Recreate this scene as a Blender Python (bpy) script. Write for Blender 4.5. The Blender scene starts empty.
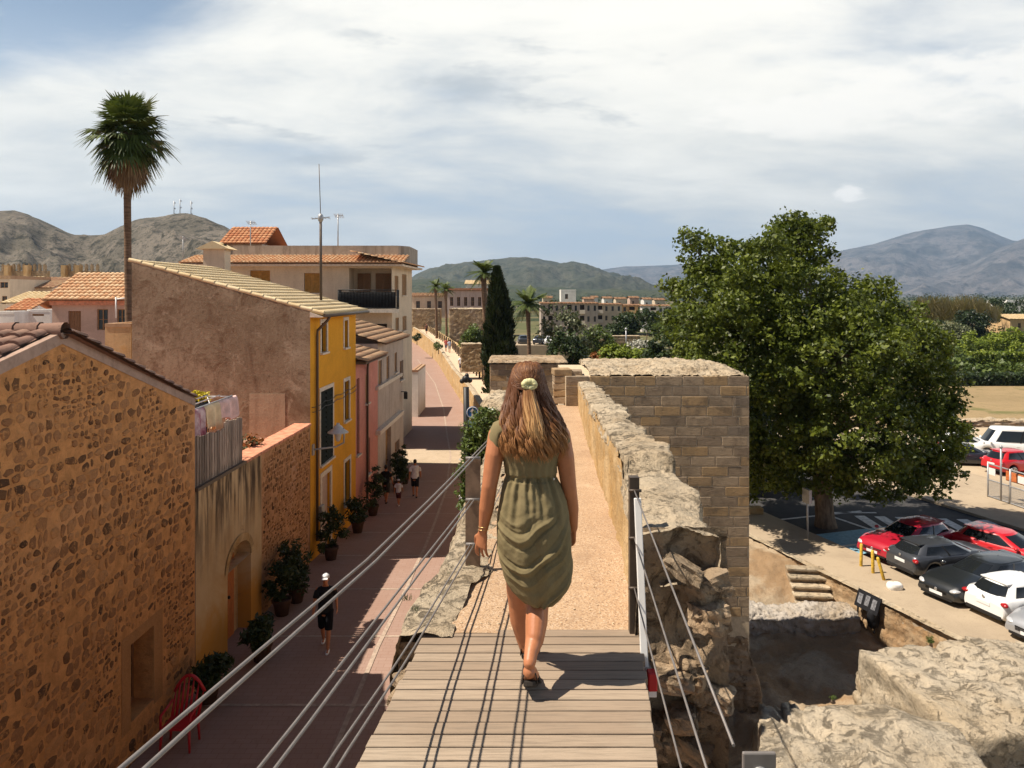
import bpy, math, random
import numpy as np
from mathutils import Vector, Matrix, Quaternion, noise

random.seed(7)
RNG = np.random.default_rng(11)
SC = bpy.context.scene
COL = SC.collection
# ------------------------------------------------------------------ camera (at the origin, eye level = z 0)
FPX, CX, HY = 770.0, 512.0, 295.0
cam_d = bpy.data.cameras.new('camera')
cam_d.sensor_fit = 'HORIZONTAL'; cam_d.sensor_width = 36.0
cam_d.lens = 36.0 * FPX / 1024.0
cam_d.shift_y = -(384.0 - HY) / 1024.0
cam_d.clip_start = 0.05; cam_d.clip_end = 60000
cam = bpy.data.objects.new('camera', cam_d); COL.objects.link(cam)
cam.location = (0, 0, 0); cam.rotation_euler = (math.radians(90), 0, 0)
SC.camera = cam
SC.view_settings.view_transform = 'Standard'
SC.view_settings.look = 'None'
SC.view_settings.exposure = 0.62
SC.view_settings.gamma = 1.0
SC.cycles.max_bounces = 6
SC.cycles.volume_bounces = 0
SC.cycles.use_denoising = True
try:
    SC.cycles.denoiser = 'OPENIMAGEDENOISE'
except Exception:
    pass

# ------------------------------------------------------------------ sun + sky
SUN_EL, SUN_AZ = math.radians(58), math.radians(9)      # light travels to +X and a little to +Y
TRAVEL = Vector((math.cos(SUN_EL) * math.cos(SUN_AZ), math.cos(SUN_EL) * math.sin(SUN_AZ), -math.sin(SUN_EL)))
sd = bpy.data.lights.new('sun', 'SUN'); sd.energy = 5.0; sd.angle = math.radians(0.5); sd.color = (1.0, 0.9, 0.77)
sun = bpy.data.objects.new('sun', sd); COL.objects.link(sun)
sun.rotation_euler = TRAVEL.to_track_quat('-Z', 'Y').to_euler(); sun.location = (-30, -10, 60)

world = bpy.data.worlds.new('World'); SC.world = world; world.use_nodes = True
def build_world():
    nt = world.node_tree; nt.nodes.clear()
    N = lambda t: nt.nodes.new(t)
    L = nt.links.new
    def math_(op, a, b=None, clamp=False):
        n = N('ShaderNodeMath'); n.operation = op; n.use_clamp = clamp
        for i, v in enumerate((a, b)):
            if v is None: continue
            if isinstance(v, (int, float)): n.inputs[i].default_value = v
            else: L(v, n.inputs[i])
        return n.outputs[0]
    def ramp(v, lo, hi, a=0.0, b=1.0, smooth=True):
        n = N('ShaderNodeMapRange'); n.interpolation_type = 'SMOOTHSTEP' if smooth else 'LINEAR'
        L(v, n.inputs[0]); n.inputs[1].default_value = lo; n.inputs[2].default_value = hi
        n.inputs[3].default_value = a; n.inputs[4].default_value = b
        return n.outputs[0]
    tc = N('ShaderNodeTexCoord'); sep = N('ShaderNodeSeparateXYZ'); L(tc.outputs['Generated'], sep.inputs[0])
    X, Y, Z = sep.outputs
    sky = N('ShaderNodeTexSky'); sky.sky_type = 'NISHITA'; sky.sun_disc = False
    sky.sun_elevation = SUN_EL; sky.sun_rotation = math.atan2(-TRAVEL.x, -TRAVEL.y)
    sky.air_density = 0.6; sky.dust_density = 0.2; sky.ozone_density = 1.2
    el = math_('ARCSINE', Z)                                  # elevation in radians
    az = math_('ARCTAN2', X, Y)                               # 0 = ahead, + right
    # cloud layer coordinates (flat layer seen in perspective)
    den = math_('ADD', math_('MAXIMUM', Z, 0.0), 0.19)
    cx = math_('DIVIDE', X, den); cy = math_('DIVIDE', Y, den)
    comb = N('ShaderNodeCombineXYZ'); L(cx, comb.inputs[0]); L(cy, comb.inputs[1])
    rot = N('ShaderNodeMapping'); L(comb.outputs[0], rot.inputs[0])
    rot.inputs['Rotation'].default_value = (0, 0, math.radians(-22)); rot.inputs['Scale'].default_value = (0.62, 1.0, 1)
    def noise_(scale, detail, rough, off, dist=0.0):
        m = N('ShaderNodeMapping'); L(rot.outputs[0], m.inputs[0]); m.inputs['Location'].default_value = off
        n = N('ShaderNodeTexNoise'); L(m.outputs[0], n.inputs['Vector'])
        n.inputs['Scale'].default_value = scale; n.inputs['Detail'].default_value = detail
        n.inputs['Roughness'].default_value = rough; n.inputs['Distortion'].default_value = dist
        return n.outputs['Fac']
    n1 = noise_(0.50, 8, 0.58, (3.1, 1.7, 0), 0.35)
    n2 = noise_(2.6, 8, 0.62, (0.4, 5.2, 0), 0.3)
    veil = math_('ADD', math_('MULTIPLY', n1, 0.76), math_('MULTIPLY', n2, 0.24))
    # a broad bank of thin cloud in the middle heights, clearer at the upper left and upper right
    bank = ramp(el, 0.52, 0.34)                                # fades to clear sky overhead
    s1 = math_('MULTIPLY', math_('ADD', az, 0.62), 3.2)        # distance from the clear patch at the upper left
    s2 = math_('MULTIPLY', math_('SUBTRACT', el, 0.37), 6.5)
    gap1 = math_('SUBTRACT', 1.0, ramp(math_('ADD', math_('MULTIPLY', s1, s1), math_('MULTIPLY', s2, s2)), 0.1, 1.1))
    t1 = math_('MULTIPLY', math_('SUBTRACT', az, 0.62), 2.6)
    t2 = math_('MULTIPLY', math_('SUBTRACT', el, 0.30), 8.0)
    gap2 = math_('SUBTRACT', 1.0, ramp(math_('ADD', math_('MULTIPLY', t1, t1), math_('MULTIPLY', t2, t2)), 0.1, 1.1))
    cover = math_('ADD', veil, math_('SUBTRACT', 0.15, math_('ADD', math_('MULTIPLY', gap1, 0.24), math_('MULTIPLY', gap2, 0.13))))
    fac = math_('MULTIPLY', ramp(cover, 0.44, 0.70), bank, True)
    fac = math_('MAXIMUM', fac, math_('MULTIPLY', ramp(el, 0.33, 0.16), 0.42))
    # low haze band right at the horizon keeps a grey blue
    # small cumulus, low on the right
    vm = N('ShaderNodeCombineXYZ'); L(az, vm.inputs[0]); L(math_('MULTIPLY', el, 2.4), vm.inputs[1])
    nc = N('ShaderNodeTexNoise'); L(vm.outputs[0], nc.inputs['Vector']); nc.inputs['Scale'].default_value = 9.0
    nc.inputs['Detail'].default_value = 8; nc.inputs['Roughness'].default_value = 0.58
    nc2 = N('ShaderNodeTexNoise'); L(vm.outputs[0], nc2.inputs['Vector']); nc2.inputs['Scale'].default_value = 40.0; nc2.inputs['Detail'].default_value = 6
    c1 = ramp(az, 0.14, 0.36); c2 = ramp(az, 0.75, 0.6)
    ce = math_('SUBTRACT', 1.0, math_('ABSOLUTE', math_('MULTIPLY', math_('SUBTRACT', el, 0.222), 16.0)))
    cum = math_('MULTIPLY', math_('MULTIPLY', c1, 1.0), math_('MAXIMUM', ce, 0.0))
    cum = ramp(math_('ADD', math_('MULTIPLY', cum, 0.30), math_('MULTIPLY', nc.outputs['Fac'], 0.9)), 0.56, 0.72)
    cum = math_('MULTIPLY', cum, ramp(el, 0.175, 0.20))
    pe = math_('MULTIPLY', math_('SUBTRACT', el, 0.120), 75.0); pa = math_('MULTIPLY', math_('SUBTRACT', az, 0.413), 42.0)
    puff = math_('ADD', math_('MULTIPLY', pe, pe), math_('MULTIPLY', pa, pa))
    puff = ramp(math_('ADD', puff, math_('MULTIPLY', nc2.outputs['Fac'], 3.6)), 2.7, 1.7)
    # grey cloud shadows (dark wisps)
    nd = noise_(2.3, 7, 0.6, (8.3, 2.2, 0), 0.2)
    dark = math_('MULTIPLY', ramp(nd, 0.56, 0.66), ramp(el, 0.08, 0.2))
    def mixc(f, a, b):
        m = N('ShaderNodeMix'); m.data_type = 'RGBA'
        L(f, m.inputs[0])
        for v, i in ((a, 6), (b, 7)):
            if isinstance(v, tuple): m.inputs[i].default_value = (*v, 1)
            else: L(v, m.inputs[i])
        return m.outputs[2]
    skyc = N('ShaderNodeVectorMath'); skyc.operation = 'SCALE'; L(sky.outputs[0], skyc.inputs[0]); skyc.inputs['Scale'].default_value = SKY_S
    base = skyc.outputs[0]
    hazec = mixc(ramp(el, 0.22, -0.02), base, (0.47, 0.475, 0.445))
    hazec = mixc(math_('MULTIPLY', ramp(el, 0.60, 0.16), 0.78), hazec, (0.315, 0.41, 0.525))
    tone = mixc(ramp(math_('ADD', math_('ADD', math_('MULTIPLY', n1, 0.7), math_('MULTIPLY', n2, 0.3)), math_('MULTIPLY', el, 0.5)), 0.48, 0.76), (0.49, 0.50, 0.485), (0.76, 0.735, 0.67))
    col = mixc(fac, hazec, tone)
    col = mixc(math_('MULTIPLY', math_('MULTIPLY', dark, 0.60), bank), col, (0.36, 0.385, 0.40))
    col = mixc(math_('MULTIPLY', cum, 0.75), col, (0.78, 0.75, 0.69))
    col = mixc(math_('MULTIPLY', puff, 0.8), col, (0.80, 0.77, 0.72))
    # unseen bank thinned behind the viewer to dim walls: mostly clear blue there
    back = ramp(math_('MAXIMUM', X, math_('MULTIPLY', math_('ABSOLUTE', Y), 0.8)), 0.0, 0.3)
    col = mixc(math_('MULTIPLY', back, ramp(Y, -0.15, 0.25, 0.25, 1.0)), base, col)
    side = math_('MULTIPLY', math_('MULTIPLY', ramp(az, 0.72, 1.1), ramp(az, 2.4, 1.9)), math_('MULTIPLY', bank, 2.0))  # out-of-view sky at right, brightness added to light the street-facing facades
    bright = N('ShaderNodeVectorMath'); bright.operation = 'SCALE'; L(col, bright.inputs[0]); L(math_('ADD', side, 1.0), bright.inputs['Scale']); col = bright.outputs[0]
    bg = N('ShaderNodeBackground'); L(col, bg.inputs['Color']); bg.inputs['Strength'].default_value = 1.0
    out = N('ShaderNodeOutputWorld'); L(bg.outputs[0], out.inputs[0])
SKY_S = 0.05
build_world()

# ------------------------------------------------------------------ helpers
def P(x, y, D): return Vector(((x - CX) / FPX * D, D, -(y - HY) / FPX * D))
def lerp(a, b, t): return a + (b - a) * t
def interp(x, pts):
    if x <= pts[0][0]: return pts[0][1]
    for (x0, y0), (x1, y1) in zip(pts, pts[1:]):
        if x <= x1: return y0 + (y1 - y0) * (x - x0) / (x1 - x0)
    return pts[-1][1]
ROOTM = {}
def tag(o, label=None, cat=None, group=None, kind=None):
    if label: o['label'] = label
    if cat: o['category'] = cat
    if group: o['group'] = group
    if kind: o['kind'] = kind
    return o
def thing(name, label, cat, loc=(0, 0, 0), rotz=0.0, group=None):
    o = bpy.data.objects.new(name, None); COL.objects.link(o)
    o.location = loc; o.rotation_euler = (0, 0, rotz); o.empty_display_size = 0.2
    ROOTM[o.name] = (Matrix.Translation(Vector(loc)) @ Matrix.Rotation(rotz, 4, 'Z'))
    return tag(o, label, cat, group)
def root_matrix(o):
    while o.parent is not None: o = o.parent
    return ROOTM.get(o.name, Matrix.Identity(4))
def copy_tree(o, parent=None):
    c = o.copy(); COL.objects.link(c)
    if parent is not None: c.parent = parent
    for ch in list(o.children): copy_tree(ch, c)
    return c

class MB:
    """collects shapes into one mesh"""
    def __init__(s): s.v = []; s.f = []; s.r = []; s.sm = []
    def vert(s, p): s.v.append((p[0], p[1], p[2])); return len(s.v) - 1
    def face(s, idx, r=0.5, smooth=False): s.f.append(tuple(idx)); s.r.append(r); s.sm.append(smooth)
    def poly(s, pts, r=0.5, smooth=False): s.face([s.vert(p) for p in pts], r, smooth)
    def box(s, c, size, M=None, r=None):
        c = Vector(c); hx, hy, hz = size[0] / 2, size[1] / 2, size[2] / 2
        r = random.random() if r is None else r
        ps = [Vector((sx * hx, sy * hy, sz * hz)) for sx in (-1, 1) for sy in (-1, 1) for sz in (-1, 1)]
        if M is not None: ps = [M @ p for p in ps]
        i = [s.vert(c + p) for p in ps]
        for q in ((0, 1, 3, 2), (4, 6, 7, 5), (0, 4, 5, 1), (2, 3, 7, 6), (0, 2, 6, 4), (1, 5, 7, 3)): s.face([i[k] for k in q], r)
        return s
    def bar(s, a, b, w, h=None, up=(0, 0, 1), r=None):
        a = Vector(a); b = Vector(b); d = b - a; L = d.length
        if L < 1e-6: return s
        d.normalize(); up = Vector(up)
        if abs(d.dot(up)) > 0.98: up = Vector((0, 1, 0)) if abs(d.y) < 0.9 else Vector((1, 0, 0))
        x = d.cross(up).normalized(); z = x.cross(d)
        M = Matrix((x, d, z)).transposed()
        return s.box((a + b) / 2, (w, L, h or w), M, r)
    def ring(s, pts): return [s.vert(p) for p in pts]
    def loft(s, rings, closed=True, caps=True, r=0.5, smooth=True):
        n = len(rings[0])
        for k in range(len(rings) - 1):
            A, B = rings[k], rings[k + 1]
            rr = r[k] if isinstance(r, (list, tuple)) else r
            for j in range(n if closed else n - 1):
                s.face((A[j], A[(j + 1) % n], B[(j + 1) % n], B[j]), rr, smooth)
        if caps:
            r0 = r[0] if isinstance(r, (list, tuple)) else r
            s.face(list(reversed(rings[0])), r0); s.face(rings[-1], r0)
    def tube(s, pts, rad, n=8, caps=True, r=0.5, smooth=True, ref=(1, 0, 0), dome=False):
        pts = [Vector(p) for p in pts]; m = len(pts)
        rad = [rad] * m if isinstance(rad, (int, float)) or (isinstance(rad, tuple) and len(rad) == 2 and m != 2) else list(rad)
        if dome:      # rounded ends
            d0 = (pts[0] - pts[1]).normalized(); d1 = (pts[-1] - pts[-2]).normalized()
            f = lambda q, k: (q[0] * k, q[1] * k) if isinstance(q, tuple) else q * k
            g = lambda q: min(q) if isinstance(q, tuple) else q
            a, b = rad[0], rad[-1]
            pts = [pts[0] + d0 * g(a) * .95, pts[0] + d0 * g(a) * .6] + pts + [pts[-1] + d1 * g(b) * .6, pts[-1] + d1 * g(b) * .95]
            rad = [f(a, .3), f(a, .8)] + rad + [f(b, .8), f(b, .3)]; m = len(pts)
        x = Vector(ref); rings = []
        for i in range(m):
            d = (pts[min(i + 1, m - 1)] - pts[max(i - 1, 0)])
            d = d.normalized() if d.length > 1e-9 else Vector((0, 0, 1))
            x = x - d * x.dot(d)
            if x.length < 1e-4: x = Vector((0, 1, 0)) - d * d.y
            if x.length < 1e-4: x = Vector((0, 0, 1)) - d * d.z
            x.normalize(); y = d.cross(x)
            q = rad[i]; ra, rb = q if isinstance(q, tuple) else (q, q)
            rings.append(s.ring([pts[i] + x * (math.cos(t) * ra) + y * (math.sin(t) * rb) for t in [2 * math.pi * k / n for k in range(n)]]))
        s.loft(rings, True, caps, r, smooth); return s
    def sphere(s, c, rad, nu=12, nv=8, r=0.5, M=None):
        c = Vector(c); ra = rad if isinstance(rad, (tuple, list)) else (rad,) * 3
        rings = []
        for i in range(1, nv):
            t = math.pi * i / nv
            ps = [Vector((ra[0] * math.sin(t) * math.cos(2 * math.pi * k / nu), ra[1] * math.sin(t) * math.sin(2 * math.pi * k / nu), -ra[2] * math.cos(t))) for k in range(nu)]
            if M is not None: ps = [M @ p for p in ps]
            rings.append(s.ring([c + p for p in ps]))
        s.loft(rings, True, False, r, True)
        e = Vector((0, 0, ra[2])); e = M @ e if M is not None else e
        a = s.vert(c - e); b = s.vert(c + e)
        for k in range(nu):
            s.face((a, rings[0][(k + 1) % nu], rings[0][k]), r, True); s.face((b, rings[-1][k], rings[-1][(k + 1) % nu]), r, True)
        return s
    def prism(s, poly, a, b, r=0.5, smooth=False):
        """poly: list of 2D (p,q); a(p,q), b(p,q) map to the two ends"""
        A = [s.vert(a(p, q)) for p, q in poly]; B = [s.vert(b(p, q)) for p, q in poly]; n = len(poly)
        s.face(list(reversed(A)), r); s.face(B, r)
        for k in range(n): s.face((A[k], A[(k + 1) % n], B[(k + 1) % n], B[k]), r, smooth)
        return s
    def grid(s, fn, nu, nv, r=None, smooth=True):
        idx = [[s.vert(fn(i / nu, j / nv)) for j in range(nv + 1)] for i in range(nu + 1)]
        for i in range(nu):
            for j in range(nv):
                s.face((idx[i][j], idx[i + 1][j], idx[i + 1][j + 1], idx[i][j + 1]), 0.5 if r is None else r(i / nu, j / nv), smooth)
        return s
    def build(s, name, mat, parent=None, local=False, origin=None):
        me = bpy.data.meshes.new(name)
        if parent is not None and not local:
            Mi = np.array(root_matrix(parent).inverted()); V = np.array(s.v, dtype=np.float64)
            V = V @ Mi[:3, :3].T + Mi[:3, 3]
            vs = V.tolist()
        elif origin is not None: vs = [(x - origin[0], y - origin[1], z - origin[2]) for x, y, z in s.v]
        else: vs = s.v
        me.from_pydata(vs, [], s.f)
        at = me.attributes.new('rnd', 'FLOAT', 'FACE'); at.data.foreach_set('value', s.r)
        me.polygons.foreach_set('use_smooth', s.sm)
        me.materials.append(mat); me.update()
        o = bpy.data.objects.new(name, me); COL.objects.link(o)
        if parent is not None: o.parent = parent
        elif origin is not None: o.location = origin
        return o
def bevel(o, w=0.01, seg=2):
    m = o.modifiers.new('bevel', 'BEVEL'); m.width = w; m.segments = seg; m.limit_method = 'ANGLE'; m.angle_limit = math.radians(40)
    return o
def np_mesh(name, V, Fc, rnd, mat, parent=None, local=False, origin=None, smooth=False):
    V = np.asarray(V, dtype=np.float64); Fc = np.asarray(Fc, dtype=np.int32)
    if parent is not None and not local:
        Mi = np.array(root_matrix(parent).inverted()); V = V @ Mi[:3, :3].T + Mi[:3, 3]
    elif origin is not None: V = V - np.array(origin)
    me = bpy.data.meshes.new(name); nf, k = Fc.shape
    me.vertices.add(len(V)); me.vertices.foreach_set('co', V.astype(np.float32).ravel())
    me.loops.add(nf * k); me.loops.foreach_set('vertex_index', Fc.ravel())
    me.polygons.add(nf); me.polygons.foreach_set('loop_start', np.arange(0, nf * k, k, dtype=np.int32))
    me.polygons.foreach_set('loop_total', np.full(nf, k, dtype=np.int32))
    me.update(calc_edges=True)
    at = me.attributes.new('rnd', 'FLOAT', 'FACE'); at.data.foreach_set('value', np.asarray(rnd, dtype=np.float32))
    if smooth: me.polygons.foreach_set('use_smooth', np.ones(nf, dtype=bool))
    me.materials.append(mat); me.validate(); me.update()
    o = bpy.data.objects.new(name, me); COL.objects.link(o)
    if parent is not None: o.parent = parent
    elif origin is not None: o.location = origin
    return o

# ------------------------------------------------------------------ materials
class NB:
    def __init__(s, name):
        s.m = bpy.data.materials.new(name); s.m.use_nodes = True; s.t = s.m.node_tree
        s.b = s.t.nodes['Principled BSDF']; s.co = s.t.nodes.new('ShaderNodeTexCoord')
    def n(s, t): return s.t.nodes.new(t)
    def l(s, a, b): s.t.links.new(a, b)
    def setv(s, sock, v):
        if isinstance(v, (int, float)): sock.default_value = v
        elif isinstance(v, tuple): sock.default_value = (*v, 1) if len(v) == 3 and sock.type == 'RGBA' else v
        else: s.l(v, sock)
    def vec(s, scale=(1, 1, 1), loc=(0, 0, 0), rot=(0, 0, 0), src='Object'):
        m = s.n('ShaderNodeMapping'); s.l(s.co.outputs[src], m.inputs[0])
        m.inputs['Scale'].default_value = scale; m.inputs['Location'].default_value = loc; m.inputs['Rotation'].default_value = rot
        return m.outputs[0]
    def noise(s, scale=5, detail=6, rough=0.6, dist=0.0, v=None, stretch=(1, 1, 1), loc=(0, 0, 0)):
        n = s.n('ShaderNodeTexNoise'); s.l(v if v is not None else s.vec(stretch, loc), n.inputs['Vector'])
        n.inputs['Scale'].default_value = scale; n.inputs['Detail'].default_value = detail
        n.inputs['Roughness'].default_value = rough; n.inputs['Distortion'].default_value = dist
        return n.outputs['Fac']
    def vor(s, scale, feature='F1', v=None, rand=1.0):
        n = s.n('ShaderNodeTexVoronoi'); n.feature = feature; s.l(v if v is not None else s.vec(), n.inputs['Vector'])
        n.inputs['Scale'].default_value = scale; n.inputs['Randomness'].default_value = rand
        return n
    def ramp(s, v, lo, hi, a=0.0, b=1.0):
        n = s.n('ShaderNodeMapRange'); n.interpolation_type = 'SMOOTHSTEP'; s.l(v, n.inputs[0])
        n.inputs[1].default_value = lo; n.inputs[2].default_value = hi; n.inputs[3].default_value = a; n.inputs[4].default_value = b
        return n.outputs[0]
    def math(s, op, a, b=0.0, clamp=False):
        n = s.n('ShaderNodeMath'); n.operation = op; n.use_clamp = clamp; s.setv(n.inputs[0], a); s.setv(n.inputs[1], b); return n.outputs[0]
    def mix(s, f, a, b, blend='MIX'):
        n = s.n('ShaderNodeMix'); n.data_type = 'RGBA'; n.blend_type = blend
        s.setv(n.inputs[0], f); s.setv(n.inputs[6], a); s.setv(n.inputs[7], b); return n.outputs[2]
    def attr(s, name='rnd'):
        n = s.n('ShaderNodeAttribute'); n.attribute_name = name; return n.outputs['Fac']
    def bump(s, h, strength=0.3, dist=0.05, prev=None):
        n = s.n('ShaderNodeBump'); n.inputs['Strength'].default_value = strength; n.inputs['Distance'].default_value = dist
        s.l(h, n.inputs['Height'])
        if prev is not None: s.l(prev, n.inputs['Normal'])
        return n.outputs[0]
    def done(s, col, rough=0.85, normal=None, spec=0.25, metal=0.0):
        s.setv(s.b.inputs['Base Color'], col); s.setv(s.b.inputs['Roughness'], rough)
        s.b.inputs['Specular IOR Level'].default_value = spec; s.b.inputs['Metallic'].default_value = metal
        if normal is not None: s.l(normal, s.b.inputs['Normal'])
        return s.m
def shade(c, k): return tuple(min(1.0, x * k) for x in c)
def simple(name, c, rough=0.6, spec=0.3, metal=0.0, var=0.0, scale=8, bump=0.0, bscale=40, rnd=0.0, stretch=(1, 1, 1), c2=None):
    b = NB(name); col = c
    if var > 0 or c2 is not None:
        f = b.noise(scale, 5, 0.6, 0.2, stretch=stretch)
        col = b.mix(b.ramp(f, 0.3, 0.7), shade(c, 1 - var), c2 if c2 is not None else shade(c, 1 + var))
    if rnd > 0:
        col = b.mix(1.0, col, b.mix(b.attr(), (1 - rnd,) * 3, (1 + rnd,) * 3), 'MULTIPLY')
    nrm = b.bump(b.noise(bscale, 6, 0.65, stretch=stretch), bump, 0.03) if bump > 0 else None
    return b.done(col, rough, nrm, spec, metal)
def plaster(name, c, stain, streak=0.5, patch=None, bump=0.25, speck=0.0):
    b = NB(name)
    big = b.noise(0.55, 6, 0.65, 0.5); med = b.noise(2.4, 7, 0.7, 0.3); fine = b.noise(16, 6, 0.7)
    run = b.noise(1.0, 5, 0.6, 0.1, stretch=(3.2, 3.2, 0.28))
    col = b.mix(b.ramp(big, 0.35, 0.68), c, shade(c, 0.78))
    col = b.mix(b.math('MULTIPLY', b.ramp(run, 0.46, 0.74), streak), col, stain)
    col = b.mix(b.ramp(med, 0.5, 0.78, 0, 0.75), col, patch if patch else shade(stain, 0.85))
    col = b.mix(b.ramp(fine, 0.35, 0.7, 0, 0.35), col, shade(c, 1.3))
    if speck > 0:
        sp = b.noise(45, 4, 0.7); col = b.mix(b.ramp(sp, 0.56, 0.66, 0, speck), col, shade(stain, 0.5))
    h = b.math('ADD', b.math('MULTIPLY', fine, 0.4), med)
    return b.done(col, 0.92, b.bump(h, bump, 0.06), 0.15)
def rubble(name, mortar, stones, dark, scale=3.6, zst=1.5, show=0.42, bump=0.7):
    b = NB(name)
    v0 = b.vec((1, 1, zst))
    wn = b.n('ShaderNodeTexNoise'); b.l(v0, wn.inputs['Vector']); wn.inputs['Scale'].default_value = 2.3; wn.inputs['Detail'].default_value = 3
    mv = b.n('ShaderNodeVectorMath'); mv.operation = 'MULTIPLY_ADD'; b.l(wn.outputs['Color'], mv.inputs[0]); mv.inputs[1].default_value = (0.40,) * 3; b.l(v0, mv.inputs[2])
    v = mv.outputs[0]
    fine = b.noise(26, 6, 0.7); med = b.noise(4.5, 6, 0.7, 0.4); big = b.noise(0.5, 4, 0.6, 0.4)
    def layer(sc_, w0, w1):
        e = b.vor(sc_, 'DISTANCE_TO_EDGE', v).outputs['Distance']; c = b.vor(sc_, 'F1', v); sp_ = b.n('ShaderNodeSeparateColor'); b.l(c.outputs['Color'], sp_.inputs[0])
        d = b.math('ADD', e, b.math('MULTIPLY', b.math('SUBTRACT', fine, 0.5), 0.17)); wd = b.ramp(sp_.outputs[0], 0.0, 1.0, w0, w1)
        rd = b.math('SUBTRACT', 0.62, c.outputs['Distance'])                      # rounds the corners off
        return b.ramp(b.math('SUBTRACT', b.math('MINIMUM', d, b.math('MULTIPLY', rd, 0.6)), wd), -0.015, 0.05), sp_.outputs[1], sp_.outputs[2]
    m1, r1, k1 = layer(scale, .05, .16); m2, r2, k2 = layer(scale * 2.1, .05, .13)
    pick = b.ramp(b.math('ADD', k1, b.math('MULTIPLY', b.math('SUBTRACT', big, 0.5), 1.2)), show - .02, show + .02)       # big stone here, or a patch of small ones
    mask = b.mix(pick, m2, m1); rb = b.mix(pick, r2, r1)
    tone = b.mix(pick, b.math('MULTIPLY', k2, .85), b.math('FRACT', b.math('MULTIPLY', k1, 7.0)))
    mask = b.math('MULTIPLY', mask, b.ramp(rb, 0.0, 0.6, 0.45, 1.0))
    small = b.math('MULTIPLY', b.ramp(b.noise(15, 4, .6, 1.0), .60, .66), b.math('SUBTRACT', 1.0, mask))
    mcol = b.mix(b.ramp(med, 0.3, 0.72), mortar, shade(mortar, 0.62))
    mcol = b.mix(b.ramp(big, 0.4, 0.7, 0, 0.6), mcol, shade((mortar[0], mortar[1] * 1.12, mortar[2] * 1.5), 1.12))
    scol = b.mix(b.ramp(tone, 0.45, 0.98), stones, dark); scol = b.mix(b.ramp(fine, 0.35, 0.7, 0, 0.5), scol, shade(mortar, 0.75))
    col = b.mix(mask, mcol, scol); col = b.mix(b.math('MULTIPLY', small, 0.6), col, shade(dark, 1.5))
    rim = b.ramp(b.math('ABSOLUTE', b.math('SUBTRACT', mask, 0.25)), 0.2, 0.05)
    col = b.mix(b.math('MULTIPLY', rim, 0.55), col, shade(dark, 0.75))
    h = b.math('ADD', b.math('MULTIPLY', mask, -0.5), b.math('ADD', b.math('MULTIPLY', med, 0.9), b.math('MULTIPLY', fine, 0.35)))
    return b.done(col, 0.95, b.bump(h, bump, 0.10), 0.1)
def limestone(name, pale, ochre, dark, lich=0.5, bump=0.6, k=1.0, var=0.2):
    b = NB(name)
    big = b.noise(0.8 * k, 6, 0.65, 0.6); med = b.noise(3.2 * k, 8, 0.72, 0.4); fine = b.noise(22 * k, 6, 0.72)
    blk = b.noise(5.5 * k, 9, 0.82, 0.8, loc=(3, 1, 7))
    col = b.mix(b.ramp(big, 0.38, 0.66), pale, ochre)
    col = b.mix(b.ramp(med, 0.42, 0.7, 0, 0.7), col, shade(pale, 0.72))
    col = b.mix(b.ramp(blk, 0.54, 0.66, 0, lich), col, dark)
    col = b.mix(b.ramp(fine, 0.55, 0.72, 0, 0.65), col, shade(dark, 1.6)); col = b.mix(b.ramp(fine, 0.42, 0.28, 0, 0.5), col, shade(pale, 1.2))
    col = b.mix(1.0, col, b.mix(b.attr(), (1 - var,) * 3, (1 + var,) * 3), 'MULTIPLY')
    h = b.math('ADD', b.math('ADD', med, b.math('MULTIPLY', fine, 0.5)), b.math('MULTIPLY', b.ramp(blk, 0.52, 0.64), -0.45))
    return b.done(col, 0.95, b.bump(h, bump, 0.08), 0.12)
def tilemat(name, a, bcol, c, moss=0.0):
    b = NB(name); r = b.attr()
    col = b.mix(r, a, bcol); n = b.noise(2.2, 6, 0.7, 0.4); f = b.noise(18, 5, 0.7)
    col = b.mix(b.ramp(n, 0.5, 0.75, 0, 0.7), col, c); col = b.mix(b.ramp(f, 0.52, 0.75, 0, 0.55), col, shade(c, 0.55))
    return b.done(col, 0.9, b.bump(f, 0.3, 0.02), 0.15)
def leafmat(name, a, bcol, trans=0.35, rough=0.5, spec=0.35):
    b = NB(name); r = b.attr(); col = b.mix(r, a, bcol)
    b.done(col, rough, None, spec)
    t = b.n('ShaderNodeBsdfTranslucent'); b.l(b.mix(0.5, col, (0.18, 0.24, 0.02)), t.inputs['Color'])
    mx = b.n('ShaderNodeMixShader'); mx.inputs[0].default_value = trans * 0.5
    b.l(b.b.outputs[0], mx.inputs[1]); b.l(t.outputs[0], mx.inputs[2])
    b.l(mx.outputs[0], b.t.nodes['Material Output'].inputs[0])
    return b.m
MAT = {}
MAT['h1'] = rubble('stone_rubble_orange', (0.76, 0.40, 0.155), (0.52, 0.25, 0.10), (0.10, 0.055, 0.03), 4.6, 1.3, 0.64, 1.4)
MAT['h2stone'] = rubble('stone_rubble_small', (0.58, 0.30, 0.14), (0.24, 0.13, 0.07), (0.06, 0.035, 0.022), 4.4, 1.5, 0.62)
MAT['farwall'] = rubble('stone_wall_gold', (0.40, 0.29, 0.165), (0.28, 0.19, 0.10), (0.11, 0.075, 0.04), 3.0, 2.2, 0.35, 0.4)
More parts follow.
